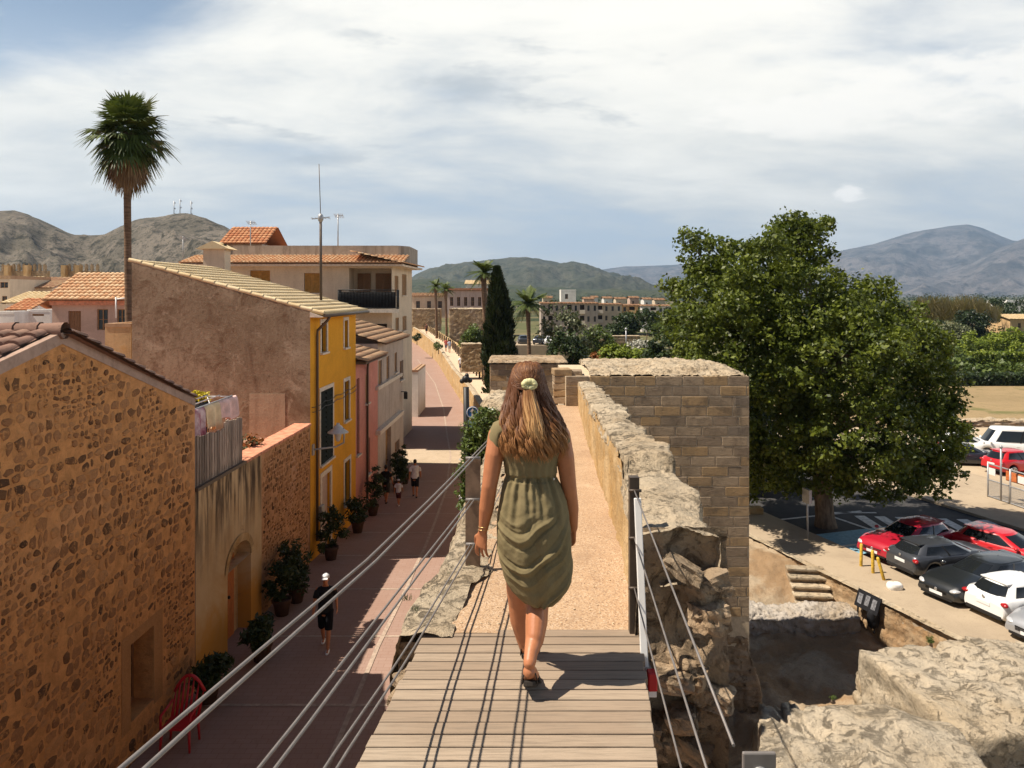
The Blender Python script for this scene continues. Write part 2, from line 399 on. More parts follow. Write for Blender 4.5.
def weathered():
    b = NB('brown_weathered_render'); big = b.noise(0.45, 7, .7, .6); med = b.noise(1.7, 9, .78, .5); fine = b.noise(11, 7, .78); sp = b.noise(34, 5, .8); run = b.noise(1.1, 7, .72, .25, stretch=(2.2, 2.2, .5)); pale = b.noise(1.2, 8, .74, .6, loc=(7, 2, 5))
    c = b.mix(b.ramp(big, .36, .64), (0.36, 0.27, 0.18), (0.25, 0.18, 0.115)); c = b.mix(b.ramp(med, .46, .66, 0, .85), c, (0.17, 0.10, 0.058)); c = b.mix(b.ramp(run, .5, .7, 0, .55), c, (0.15, 0.09, 0.055))
    c = b.mix(b.ramp(pale, .54, .68, 0, .75), c, (0.45, 0.355, 0.25)); c = b.mix(b.ramp(fine, .52, .68, 0, .75), c, (0.13, 0.08, 0.05)); c = b.mix(b.ramp(fine, .42, .3, 0, .5), c, (0.50, 0.38, 0.27)); c = b.mix(b.ramp(sp, .56, .66, 0, .6), c, (0.10, 0.06, 0.04))
    return b.done(c, .95, b.bump(b.math('ADD', med, b.math('MULTIPLY', fine, .6)), .6, .06), .1)
MAT['brownplaster'] = weathered()
MAT['yellow'] = plaster('yellow_plaster', (0.72, 0.335, 0.028), (0.50, 0.21, 0.02), 0.25, (0.66, 0.32, 0.04), 0.08)
MAT['pink'] = plaster('pink_plaster', (0.62, 0.26, 0.20), (0.40, 0.17, 0.13), 0.4, (0.66, 0.36, 0.28), 0.1)
MAT['greyplaster'] = plaster('grey_plaster', (0.50, 0.41, 0.34), (0.24, 0.18, 0.14), 0.6, (0.32, 0.26, 0.21), 0.15)
MAT['cream'] = plaster('cream_plaster', (0.66, 0.53, 0.38), (0.38, 0.28, 0.18), 0.4, (0.52, 0.40, 0.27), 0.1)
MAT['greycement'] = plaster('cement_plaster', (0.42, 0.35, 0.28), (0.16, 0.12, 0.09), 0.8, (0.22, 0.17, 0.13), 0.2)
MAT['ochreplaster'] = plaster('ochre_plaster', (0.62, 0.42, 0.22), (0.26, 0.15, 0.07), 0.7, (0.60, 0.30, 0.06), 0.2)
MAT['pinkbeige'] = plaster('pinkish_plaster', (0.56, 0.40, 0.31), (0.32, 0.21, 0.15), 0.4, (0.44, 0.31, 0.23), 0.1)
MAT['white'] = plaster('white_wall', (0.78, 0.74, 0.68), (0.5, 0.44, 0.36), 0.3, (0.6, 0.55, 0.47), 0.05)
MAT['lime'] = limestone('pale_limestone', (0.54, 0.445, 0.315), (0.45, 0.34, 0.215), (0.12, 0.095, 0.07), 0.8, 0.9)
MAT['rock'] = limestone('pale_rock', (0.62, 0.525, 0.39), (0.54, 0.43, 0.29), (0.18, 0.14, 0.10), 0.5, 0.9, 1.3)
MAT['limegold'] = limestone('golden_limestone', (0.54, 0.38, 0.20), (0.46, 0.28, 0.11), (0.22, 0.14, 0.07), 0.3, 0.5)
MAT['rubend'] = limestone('wall_core_rubble', (0.46, 0.35, 0.235), (0.33, 0.22, 0.125), (0.07, 0.05, 0.035), 0.85, 0.9)
def ashlarmat():
    b = NB('ashlar_blocks'); r = b.attr(); big = b.noise(0.6, 6, .7, .6); med = b.noise(2.6, 8, .75, .5); fine = b.noise(14, 7, .78); cut = b.noise(7, 6, .7, .3, stretch=(1, 1, 4)); run = b.noise(.9, 6, .7, .3, stretch=(1.6, 1.6, .35), loc=(3, 3, 1))
    c = b.mix(b.ramp(r, 0, .35), (0.30, 0.225, 0.155), (0.40, 0.30, 0.20)); c = b.mix(b.ramp(r, .55, .75), c, (0.41, 0.275, 0.145)); c = b.mix(b.ramp(r, .85, .97), c, (0.25, 0.20, 0.15))
    c = b.mix(b.ramp(med, .46, .68, 0, .8), c, (0.17, 0.125, 0.085)); c = b.mix(b.ramp(big, .5, .66, 0, .55), c, (0.13, 0.10, 0.07)); c = b.mix(b.ramp(run, .56, .72, 0, .6), c, (0.10, 0.08, 0.06))
    c = b.mix(b.ramp(cut, .55, .72, 0, .5), c, (0.20, 0.145, 0.095)); c = b.mix(b.ramp(fine, .55, .7, 0, .6), c, (0.13, 0.095, 0.065)); c = b.mix(b.ramp(fine, .42, .28, 0, .5), c, (0.50, 0.39, 0.27))
    return b.done(c, .95, b.bump(b.math('ADD', b.math('ADD', med, cut), b.math('MULTIPLY', fine, .5)), .6, .04), .1)
MAT['ashlar'] = ashlarmat()
MAT['hiddenwall'] = limestone('darkened_wall', (0.25, 0.19, 0.125), (0.22, 0.15, 0.08), (0.08, 0.06, 0.04), 0.7)  # for the unseen street face, darkened to cut bounce light into the street
MAT['joint'] = simple('mortar_joint', (0.56, 0.45, 0.31), 0.95, 0.1, var=0.15)
MAT['tile_cream'] = tilemat('tile_cream', (0.66, 0.50, 0.28), (0.74, 0.60, 0.38), (0.56, 0.40, 0.21))
MAT['tile_red'] = tilemat('tile_terracotta', (0.50, 0.20, 0.095), (0.62, 0.33, 0.17), (0.36, 0.16, 0.08))
MAT['tile_orange'] = tilemat('tile_orange', (0.58, 0.31, 0.16), (0.70, 0.50, 0.30), (0.44, 0.24, 0.13))
MAT['tile_old'] = tilemat('tile_weathered', (0.36, 0.20, 0.12), (0.50, 0.34, 0.20), (0.22, 0.14, 0.09))
MAT['tile_dark'] = tilemat('tile_pinkish', (0.24, 0.14, 0.105), (0.34, 0.21, 0.15), (0.12, 0.08, 0.06))
MAT['coping'] = simple('terracotta_coping', (0.62, 0.27, 0.16), 0.85, 0.2, var=0.25, scale=6, bump=0.2)
MAT['glass'] = simple('window_glass', (0.02, 0.022, 0.025), 0.12, 0.5)
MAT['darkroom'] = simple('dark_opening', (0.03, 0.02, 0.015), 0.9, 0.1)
MAT['shut_green'] = simple('shutter_dark_green', (0.014, 0.018, 0.014), 0.85, 0.15, var=0.2)
MAT['shut_brown'] = simple('shutter_brown', (0.36, 0.20, 0.09), 0.7, 0.2, var=0.25, stretch=(1, 1, 6))
MAT['doorwood'] = simple('door_orange_wood', (0.50, 0.17, 0.05), 0.6, 0.3, var=0.25, stretch=(8, 8, 0.8))
MAT['doorbrown'] = simple('door_brown_wood', (0.26, 0.14, 0.07), 0.7, 0.2, var=0.3, stretch=(8, 8, 0.8))
MAT['trim'] = simple('pale_stone_trim', (0.68, 0.58, 0.46), 0.85, 0.2, var=0.15)
MAT['pipe'] = simple('dark_pipe', (0.10, 0.07, 0.05), 0.5, 0.4)
MAT['iron'] = simple('black_iron', (0.02, 0.02, 0.02), 0.5, 0.4)
MAT['steel'] = simple('brushed_steel', (0.20, 0.18, 0.165), 0.55, 0.35, 0.3, var=0.12, scale=20)
MAT['poststeel'] = simple('weathered_post', (0.20, 0.135, 0.09), 0.6, 0.3, 0.1, var=0.25, scale=14)
MAT['darkpost'] = simple('dark_post', (0.075, 0.055, 0.04), 0.5, 0.4, 0.2, var=0.2)
MAT['galv'] = simple('galvanised', (0.42, 0.42, 0.42), 0.5, 0.4, 0.5, var=0.1)
MAT['whitepaint'] = simple('white_paint', (0.80, 0.78, 0.74), 0.5, 0.3, var=0.05)
MAT['greywood'] = simple('grey_slats', (0.30, 0.235, 0.185), 0.85, 0.15, var=0.3, scale=5, rnd=0.45, stretch=(5, 5, 0.5))
MAT['pot'] = simple('terracotta_pot', (0.09, 0.05, 0.035), 0.85, 0.15, var=0.2)
MAT['redplastic'] = simple('red_plastic', (0.50, 0.018, 0.025), 0.42, 0.4)
MAT['trunk'] = simple('bark', (0.20, 0.145, 0.10), 0.95, 0.1, var=0.4, scale=6, bump=0.6, bscale=20, stretch=(1, 1, 0.3))
MAT['palmtrunk'] = simple('palm_bark', (0.17, 0.11, 0.07), 0.95, 0.1, var=0.35, scale=5, bump=0.7, bscale=10, stretch=(0.5, 0.5, 3))
MAT['leaf_big'] = leafmat('plane_leaves', (0.032, 0.052, 0.006), (0.165, 0.195, 0.020), 0.5)
MAT['leaf_dark'] = leafmat('dark_leaves', (0.012, 0.024, 0.008), (0.045, 0.07, 0.018), 0.25)
MAT['leaf_mid'] = leafmat('mid_leaves', (0.035, 0.06, 0.012), (0.12, 0.16, 0.03), 0.35)
MAT['leaf_lime'] = leafmat('lime_leaves', (0.10, 0.15, 0.012), (0.24, 0.28, 0.03), 0.45)
MAT['leaf_olive'] = leafmat('olive_leaves', (0.06, 0.075, 0.035), (0.17, 0.18, 0.09), 0.25)
MAT['leaf_cypress'] = leafmat('cypress_leaves', (0.008, 0.016, 0.006), (0.03, 0.05, 0.014), 0.12)
MAT['leaf_palm'] = leafmat('palm_fronds', (0.030, 0.05, 0.010), (0.11, 0.145, 0.03), 0.25)
MAT['leaf_dead'] = leafmat('dead_fronds', (0.16, 0.085, 0.035), (0.36, 0.23, 0.11), 0.15)
MAT['leaf_reed'] = leafmat('reed_leaves', (0.16, 0.11, 0.03), (0.34, 0.26, 0.09), 0.3)
MAT['leaf_white'] = leafmat('silver_leaves', (0.28, 0.28, 0.22), (0.52, 0.50, 0.42), 0.2)
MAT['leaf_rust'] = leafmat('rust_leaves', (0.24, 0.08, 0.02), (0.36, 0.15, 0.05), 0.2)
MAT['skin'] = simple('skin', (0.45, 0.175, 0.078), 0.45, 0.4, var=0.07, scale=18, bump=0.05, bscale=120)
MAT['black'] = simple('black_cloth', (0.012, 0.012, 0.014), 0.8, 0.2, var=0.2)
MAT['rubber'] = simple('tyre_rubber', (0.018, 0.018, 0.018), 0.8, 0.2)
# ------------------------------------------------------------------ ground, street, lot
def street_z(y): return interp(y, [(-5, -8.1), (12, -8.2), (18, -8.25), (24, -8.4), (30, -8.85), (36, -9.2), (160, -9.2)])
def groundmat(name, a, bcol, c, s=1.0, bump=0.3, green=None):
    b = NB(name); n = b.noise(0.35 * s, 7, 0.65, 0.5); m = b.noise(2.5 * s, 7, 0.7); f = b.noise(20 * s, 5, 0.7)
    col = b.mix(b.ramp(n, 0.4, 0.66), a, bcol); col = b.mix(b.ramp(m, 0.5, 0.75, 0, 0.6), col, c)
    if green: col = b.mix(b.ramp(b.noise(0.9 * s, 5, 0.7, 0.3, loc=(5, 9, 0)), 0.55, 0.68, 0, 0.7), col, green)
    col = b.mix(b.ramp(f, 0.5, 0.72, 0, 0.4), col, shade(c, 0.7))
    return b.done(col, 0.95, b.bump(b.math('ADD', m, b.math('MULTIPLY', f, 0.4)), bump, 0.05), 0.1)
def plainmat():
    b = NB('plain_fields'); v = b.vor(0.006, 'F1', b.vec((1, 0.55, 1))); sp = b.n('ShaderNodeSeparateColor'); b.l(v.outputs['Color'], sp.inputs[0])
    n = b.noise(0.02, 8, 0.7, 0.4); col = b.mix(sp.outputs[0], (0.20, 0.155, 0.075), (0.07, 0.085, 0.03))
    col = b.mix(b.ramp(n, 0.42, 0.6), col, (0.028, 0.042, 0.016)); col = b.mix(b.ramp(b.noise(0.09, 5, 0.7), 0.62, 0.7, 0, 0.7), col, (0.42, 0.33, 0.22))
    return b.done(col, 0.95, None, 0.1)
mb = MB(); mb.poly([(-16000, -60, -12.8), (16000, -60, -12.8), (16000, 22000, -12.8), (-16000, 22000, -12.8)])
tag(mb.build('plain_ground', plainmat()), kind='structure')

def paving():
    b = NB('street_paving')
    big = b.noise(0.6, 5, 0.6); f = b.noise(30, 5, 0.7); m = b.noise(3.5, 6, 0.65)
    br = b.n('ShaderNodeTexBrick'); b.l(b.vec((1, 1, 1)), br.inputs['Vector']); br.inputs['Scale'].default_value = 1.0
    br.inputs['Brick Width'].default_value = 0.30; br.inputs['Row Height'].default_value = 0.155; br.inputs['Mortar Size'].default_value = 0.006
    br.inputs['Color1'].default_value = (0.325, 0.218, 0.172, 1); br.inputs['Color2'].default_value = (0.35, 0.238, 0.19, 1); br.inputs['Mortar'].default_value = (0.27, 0.165, 0.122, 1)
    col = b.mix(b.ramp(big, 0.35, 0.7, 0, 0.45), br.outputs['Color'], (0.29, 0.175, 0.13))
    col = b.mix(b.ramp(m, 0.55, 0.75, 0, 0.4), col, (0.22, 0.135, 0.10)); col = b.mix(b.ramp(f, 0.55, 0.75, 0, 0.3), col, (0.44, 0.31, 0.235))
    return b.done(col, 0.9, b.bump(f, 0.1, 0.01), 0.15)
mb = MB(); ys = [-12, -5, 4, 12, 15, 18, 21, 24, 26, 28, 30, 33, 36, 45, 60, 80, 100, 125, 160]
prev = None
for y in ys:
    r = mb.ring([(-40, y, street_z(y)), (-8, y, street_z(y)), (0.4, y, street_z(y)), (1.3 if y < 24 else 0.4, y, street_z(y))])
    if prev: 
        for j in range(3): mb.face((prev[j], prev[j + 1], r[j + 1], r[j]), 0.5)
    prev = r
tag(mb.build('street', paving()), kind='structure')
# pale joints: cross bands and one long gutter line
jm = simple('pale_joint', (0.40, 0.31, 0.24), 0.9, 0.1, var=0.2)
mb = MB()
def strip(mb, pts, w, dz):
    L_, R_ = [], []
    for i, p in enumerate(pts):
        a = Vector(pts[max(0, i - 1)]); c = Vector(pts[min(len(pts) - 1, i + 1)]); d = (c - a).normalized(); n = Vector((d.y, -d.x, 0)) * w / 2
        q = Vector((p[0], p[1], street_z(p[1]) + dz)); L_.append(mb.vert(q - n)); R_.append(mb.vert(q + n))
    for i in range(len(pts) - 1): mb.face((L_[i], R_[i], R_[i + 1], L_[i + 1]))
gut = [(-3.25, 7), (-3.2, 14), (-3.15, 18), (-3.0, 22), (-2.95, 26), (-3.0, 30), (-3.1, 36), (-3.5, 44), (-4.2, 50), (-5.5, 62), (-8.0, 80), (-13.5, 110)]
strip(mb, [(interp(y, [(q, p) for p, q in gut]), y) for y in [7 + k for k in range(104)]], 0.10, 0.014)
for y in (9, 12.2, 15.4, 18.6, 21.8, 25, 28.2, 31.4, 34.6, 38):
    xl = -6.4; xr = -0.95
    mb.poly([(xl, y, street_z(y) + 0.008), (xr, y, street_z(y) + 0.008), (xr, y + 0.09, street_z(y + .09) + 0.008), (xl, y + 0.09, street_z(y + .09) + 0.008)])
tag(mb.build('paving_joints', jm), kind='structure')
# old stone side lane crossing
mb = MB(); mb.poly([(-16, 41.9, -9.192), (-1.2, 41.9, -9.192), (-1.2, 45.9, -9.192), (-16, 45.9, -9.192)])
tag(mb.build('side_lane', groundmat('lane_cobbles', (0.48, 0.38, 0.27), (0.42, 0.33, 0.23), (0.33, 0.26, 0.18), 2.0)), kind='structure')
mb = MB(); mb.poly([(-140, 20, -9.35), (-6, 20, -9.35), (-8, 60, -9.35), (-14, 112, -9.35), (-30, 170, -9.35), (-140, 230, -9.35)])
tag(mb.build('town_ground', groundmat('town_dust', (0.46, 0.36, 0.27), (0.38, 0.30, 0.22), (0.30, 0.23, 0.16))), kind='structure')

AV, BV = Vector((-0.306, 0.952, 0)), Vector((0.952, 0.306, 0))
def ab(a, b, z): v = AV * a + BV * b; return Vector((v.x, v.y, z))
LOT = -11.0
def slab(name, mat, ab_pts, z, thick=0.6):
    mb = MB(); mb.prism([(p, q) for p, q in ab_pts], lambda p, q: ab(p, q, z - thick), lambda p, q: ab(p, q, z)); return tag(mb.build(name, mat), kind='structure')
def asphalt():
    b = NB('asphalt'); f = b.noise(40, 5, 0.7); m = b.noise(0.7, 6, 0.65, 0.4)
    col = b.mix(b.ramp(m, 0.35, 0.7), (0.040, 0.039, 0.040), (0.066, 0.063, 0.060)); col = b.mix(b.ramp(f, 0.5, 0.72, 0, 0.5), col, (0.11, 0.105, 0.10))
    return b.done(col, 0.9, b.bump(f, 0.2, 0.01), 0.2)
concrete = groundmat('pale_concrete', (0.42, 0.335, 0.235), (0.36, 0.285, 0.20), (0.29, 0.225, 0.155), 1.0, 0.15)
baycol = groundmat('parking_ground', (0.38, 0.31, 0.23), (0.33, 0.265, 0.19), (0.25, 0.20, 0.15), 1.2, 0.15)
slab('road', asphalt(), [(-30, 23.9), (-30, 33.6), (120, 33.6), (120, 23.9)], LOT, 1.4)
slab('footpath', concrete, [(-30, 20.95), (-30, 23.9), (60, 23.9), (60, 20.95)], LOT + 0.10, 1.3)
slab('parking_bays', baycol, [(-12, 23.9), (-12, 28.9), (26.45, 28.9), (26.45, 23.9)], LOT + 0.004, 0.02)
slab('pavement', concrete, [(-30, 33.6), (-30, 41), (120, 41), (120, 33.6)], LOT + 0.13, 1.4)
slab('sand_lot', groundmat('sand', (0.48, 0.39, 0.27), (0.44, 0.35, 0.24), (0.37, 0.29, 0.19), 0.6, 0.1), [(-30, 41), (-30, 110), (32, 110), (53.5, 41)], LOT + 0.06, 1.4)
bluem = simple('blue_paint', (0.20, 0.38, 0.48), 0.8, 0.2, var=0.2, scale=6); whitem = simple('road_paint', (0.62, 0.60, 0.56), 0.8, 0.2, var=0.25, scale=5)
slab('bay_marking', bluem, [(26.5, 24.0), (26.5, 28.6), (29.4, 28.6), (29.4, 24.0)], LOT + 0.004, 0.02)
mb = MB()
def mark(pts): mb.prism(pts, lambda p, q: ab(p, q, LOT - 0.012), lambda p, q: ab(p, q, LOT + 0.010))
mark([(27.6, 24.0), (27.6, 28.6), (27.75, 28.6), (27.75, 24.0)]); mark([(31.8, 24.0), (31.8, 28.9), (31.95, 28.9), (31.95, 24.0)])
for k in range(7):
    xx = 17.3 + k * 0.95; mb.box((xx, 36.9 - .12 * k, LOT), (.52, 2.9, .02))
mb.box((17.2, 38.9, LOT), (2.4, .16, .02)); mb.bar((15.9, 38.2, LOT), (17.0, 35.6, LOT), .16, .02)
tag(mb.build('crosswalk_markings', whitem), kind='structure')
# fields beyond, behind the walls (X to the right of the old town)
def fieldmat():
    return groundmat('dry_field', (0.31, 0.225, 0.12), (0.26, 0.19, 0.10), (0.20, 0.15, 0.075), 0.25, 0.2, (0.10, 0.12, 0.035))
mb = MB(); mb.poly([(-16, 110, -11.35), (-1.5, 60, -11.35), (1.5, 36.4, -11.35), (60, 36.4, -11.35), (240, 90, -11.35), (240, 330, -11.35), (-40, 330, -11.35)])
for (p, q) in (((1.5, 36.4), (60, 36.4)),): mb.poly([(p[0], p[1], -13), (q[0], q[1], -13), (q[0], q[1], -11.35), (p[0], p[1], -11.35)])
tag(mb.build('field', fieldmat()), kind='structure')
mb = MB(); mb.poly([(-14, 100, -11.34), (28, 92, -11.34), (60, 96, -11.34), (240, 110, -11.34), (240, 329, -11.34), (-39, 329, -11.34)])
tag(mb.build('meadow', groundmat('meadow', (0.10, 0.105, 0.045), (0.19, 0.155, 0.08), (0.06, 0.075, 0.028), 0.12, 0.3, (0.05, 0.07, 0.02))), kind='structure')
# excavated ground beside the wall
def sstep(t): t = max(0.0, min(1.0, t)); return t * t * (3 - 2 * t)
def ruin_h(x, y):
    v = Vector((x, y, 0)); a, b = v.dot(AV), v.dot(BV)
    z = -12.3 + 0.18 * noise.fractal(Vector((x * .6, y * .6, 3)), 1.0, 2.0, 4)
    bank = sstep((y - 27.5) / 5.0)      # earth bank up to the path, left of the steps
    z = lerp(z, -10.98 + 0.05 * noise.noise(Vector((x, y, 0))), bank)
    near = sstep((21 - y) / 7.0); z += near * (1.2 + 0.35 * noise.fractal(Vector((x * .5, y * .5, 9)), 1.0, 2.0, 4))
    return z
def ruinmat():
    b = NB('excavated_earth'); n = b.noise(0.5, 7, 0.65, 0.5); m = b.noise(2.6, 8, 0.72, 0.3); f = b.noise(17, 6, 0.75)
    col = b.mix(b.ramp(n, 0.42, 0.62), (0.31, 0.205, 0.115), (0.42, 0.33, 0.225)); col = b.mix(b.ramp(m, 0.52, 0.72, 0, 0.7), col, (0.24, 0.165, 0.10))
    col = b.mix(b.ramp(f, 0.54, 0.68, 0, 0.7), col, (0.15, 0.105, 0.065)); col = b.mix(b.ramp(f, 0.42, 0.3, 0, 0.5), col, (0.50, 0.41, 0.29))
    return b.done(col, 0.95, b.bump(b.math('ADD', m, b.math('MULTIPLY', f, 0.5)), 0.7, 0.1), 0.1)
# ------------------------------------------------------------------ rocky surfaces
def stone_disp(p, sc=(2.2, 2.2, 3.4), seed=0.0):
    q = Vector((p.x * sc[0] + seed, p.y * sc[1], p.z * sc[2])); q += noise.noise_vector(q * 0.6) * 0.35
    d, pts = noise.voronoi(q)
    e = min(1.0, (d[1] - d[0]) * 4.5)
    h = (noise.noise(Vector(pts[0]) * 7.3) * 0.5)
    return e * 0.42 + h * 0.9 + 0.42 * noise.fractal(p * 6.0, 0.75, 2.1, 6)
def rough_disp(p, seed=0.0):
    s = Vector((seed, seed * .3, 0)); f1 = noise.fractal(p * 0.9 + s, 0.9, 2.0, 4); lay = noise.fractal(Vector((p.x * .7, p.y * .7, p.z * 4.2)) + s, 0.9, 2.0, 4)
    t = math.floor(lay * 2.6 + .5) / 2.6 * .6 + lay * .4; f2 = noise.fractal(p * 5.5 + s, 0.7, 2.1, 7); d, _ = noise.voronoi(p * 6.5 + s + noise.noise_vector(p * 9) * .25)
    pit = max(0.0, 0.30 - d[0]) * (1 if noise.noise(p * 1.7 + s) > -.05 else .2)
    return 0.45 * f1 + 0.42 * t + 0.36 * f2 - 1.2 * pit
def boulder_disp(p, seed=0.0):
    s = Vector((seed, seed * .3, 0)); f1 = noise.fractal(p * 0.9 + s, 0.9, 2.0, 4); lay = noise.fractal(Vector((p.x * .7, p.y * .7, p.z * 3.2)) + s, 0.9, 2.0, 3)
    t = math.floor(lay * 2.2 + .5) / 2.2 * .5 + lay * .5; f2 = noise.fractal(p * 4.0 + s, 0.85, 2.1, 7); d, _ = noise.voronoi(p * 2.6 + s + noise.noise_vector(p * 4) * .35)
    crack = max(0.0, 0.07 - (d[1] - d[0])) / .07 * (1 if noise.noise(p * 1.1 + s) > .05 else 0); d2, _ = noise.voronoi(p * 8 + s)
    pit = max(0.0, 0.28 - d2[0]) * (1 if noise.noise(p * 2.1 + s) > .1 else .1)
    return 0.55 * f1 + 0.2 * t + 0.20 * f2 - 0.55 * crack - 0.9 * pit
def rocky(mb, fn, nu, nv, amp, rough=False, sc=(2.2, 2.2, 3.4), seed=0.0, keep_edges=False):
    """grid surface pushed along its own normal by a stone-like relief"""
    pts = [[Vector(fn(i / nu, j / nv)) for j in range(nv + 1)] for i in range(nu + 1)]
    idx = []
    for i in range(nu + 1):
        row = []
        for j in range(nv + 1):
            a = pts[min(i + 1, nu)][j] - pts[max(i - 1, 0)][j]; b = pts[i][min(j + 1, nv)] - pts[i][max(j - 1, 0)]
            n = a.cross(b); n = n.normalized() if n.length > 1e-9 else Vector((0, 0, 1))
            k = amp
            if keep_edges and (i in (0, nu) or j in (0, nv)): k = 0
            row.append(mb.vert(pts[i][j] + n * ((rough_disp(pts[i][j], seed) if rough else stone_disp(pts[i][j], sc, seed) - 0.2)) * k))
        idx.append(row)
    for i in range(nu):
        for j in range(nv):
            c = pts[i][j]; r = 0.5 + 0.5 * noise.noise(Vector((c.x * 1.7, c.y * 1.7, c.z * 3.1 + seed)))
            mb.face((idx[i][j], idx[i + 1][j], idx[i + 1][j + 1], idx[i][j + 1]), max(0, min(1, r)), True)
def boulder(mb, c, size, seed, amp=0.22, nu=56, nv=40, sc=(1.6, 1.6, 2.4), squareness=0.55, rotz=0.0):
    c = Vector(c); R = Matrix.Rotation(rotz, 3, 'Z'); idx = []
    def pt(u, v):
        t = math.pi * v; ph = 2 * math.pi * u
        d = Vector((math.sin(t) * math.cos(ph), math.sin(t) * math.sin(ph), -math.cos(t)))
        m = max(abs(d.x), abs(d.y), abs(d.z)); d = d / (m ** squareness)
        return d
    for i in range(nu):
        row = []
        for j in range(nv + 1):
            d = pt(i / nu, j / nv); p = R @ Vector((d.x * size[0] / 2, d.y * size[1] / 2, d.z * size[2] / 2))
            w = c + p; dn = d.normalized()
            k = amp * boulder_disp(w, seed)
            row.append(mb.vert(w + (R @ dn) * k))
        idx.append(row)
    for i in range(nu):
        for j in range(nv):
            q = pt((i + .5) / nu, (j + .5) / nv)
            mb.face((idx[i][j], idx[(i + 1) % nu][j], idx[(i + 1) % nu][j + 1], idx[i][j + 1]), 0.5 + 0.4 * noise.noise(q * 2 + Vector((seed, 3, 1))), True)

mb = MB(); X0, X1, Y0, Y1 = -1.2, 24.0, 1.0, 36.5
def rg(u, v):
    x, y = lerp(X0, X1, u), lerp(Y0, Y1, v)
    vv = Vector((x, y, 0)); bb = vv.dot(BV)
    if bb > 20.90: 
        x, y = (vv + BV * (20.90 - bb)).x, (vv + BV * (20.90 - bb)).y
    return (x, y, ruin_h(x, y))
rocky(mb, rg, 200, 270, 0.22, True, seed=77)
tag(mb.build('excavated_ground', ruinmat()), kind='structure')

# ------------------------------------------------------------------ the near town wall we stand on
def walk_z(y): return interp(y, [(0, -1.97), (4.5, -1.97), (6, -2.0), (14, -2.66), (23, -3.32), (26, -3.5)])
def left_edge(y): return interp(y, [(4.5, -0.66), (5.2, -0.58), (5.6, -0.46), (8, -0.42), (14, -0.35), (23, -0.2)])
def par_in(y): return interp(y, [(4.5, 0.745), (6, 0.86), (13.5, 1.33), (23, 1.98)])
def par_out(y): return interp(y, [(4.5, 1.20), (6, 1.26), (13.5, 1.76), (23, 2.42)])
def par_top(y):
    if y < 5.88: return interp(y, [(4.4, -1.40), (5.9, -1.36)])
    return -1.235 - 0.0795 * (y - 5.9) + 0.05 * math.floor(noise.noise(Vector((y * 0.5, 4, 0))) * 3) / 3
tw = thing('town_wall', 'sunlit old town wall with gravel walkway and rough stone parapet under the woman', 'town wall', (0.3, 8, -8.3))
def gravel():
    b = NB('pink_gravel'); f = b.noise(95, 3, 0.6); g = b.vor(120, 'F1'); big = b.noise(0.9, 5, 0.6)
    sp = b.n('ShaderNodeSeparateColor'); b.l(g.outputs['Color'], sp.inputs[0])
    col = b.mix(b.ramp(big, 0.35, 0.68), (0.45, 0.305, 0.185), (0.40, 0.262, 0.155)); col = b.mix(b.ramp(sp.outputs[0], 0.68, 0.85, 0, 0.75), col, (0.21, 0.13, 0.08))
    col = b.mix(b.ramp(sp.outputs[1], 0.75, 0.9, 0, 0.7), col, (0.58, 0.45, 0.32))
    br = b.n('ShaderNodeTexWave'); b.l(b.vec((0.05, 1, 0.05)), br.inputs['Vector']); br.bands_direction = 'Y'; br.inputs['Scale'].default_value = 0.45; br.inputs['Distortion'].default_value = 1.0
    col = b.mix(b.ramp(br.outputs['Fac'], 0.02, 0.0, 0, 0.35), col, (0.36, 0.235, 0.14)); wear = b.noise(1.6, 7, .7, .6, stretch=(1.6, .5, 1)); col = b.mix(b.ramp(wear, .5, .72, 0, .55), col, (0.30, 0.20, 0.125)); col = b.mix(b.ramp(wear, .45, .3, 0, .4), col, (0.56, 0.42, 0.28))
    return b.done(col, 0.95, b.bump(g.outputs['Distance'], 0.35, 0.004), 0.15)
mb = MB(); mb.grid(lambda u, v: (lerp(left_edge(lerp(4.48, 23.4, v)) + 0.22, par_in(lerp(4.48, 23.4, v)) + 0.05, u), lerp(4.48, 23.4, v), walk_z(lerp(4.48, 23.4, v)) + 0.012 * noise.noise(Vector((u * 3, v * 30, 0)))), 8, 90)
mb.build('walkway', gravel(), tw)
# broken border stones along the street side
mb = MB()
def border(u, v):
    y = lerp(4.42, 23.6, v ** 1.35); x0 = left_edge(y); x0 += 0.14 * noise.noise(Vector((y * 2.3, 1, 0)))
    pr = [(x0 - 0.10, -1.2), (x0 - 0.06, -0.10), (x0, 0.015), (x0 + 0.16, 0.03), (x0 + 0.30, 0.006)]
    k = u * 4; i = min(3, int(k)); t = k - i
    return (lerp(pr[i][0], pr[i + 1][0], t), y, walk_z(y) + lerp(pr[i][1], pr[i + 1][1], t))
rocky(mb, border, 36, 300, 0.06, True, seed=3)
mb.build('border_stones', MAT['lime'], tw)
mb = MB(); mb.poly([(left_edge(4.5) - 0.05, 4.62, -9), (left_edge(23) - .2, 24, -9.4), (left_edge(23) - .2, 24, -3.6), (left_edge(4.5) - 0.05, 4.62, -2.6)])
mb.build('street_face', MAT['hiddenwall'], tw)
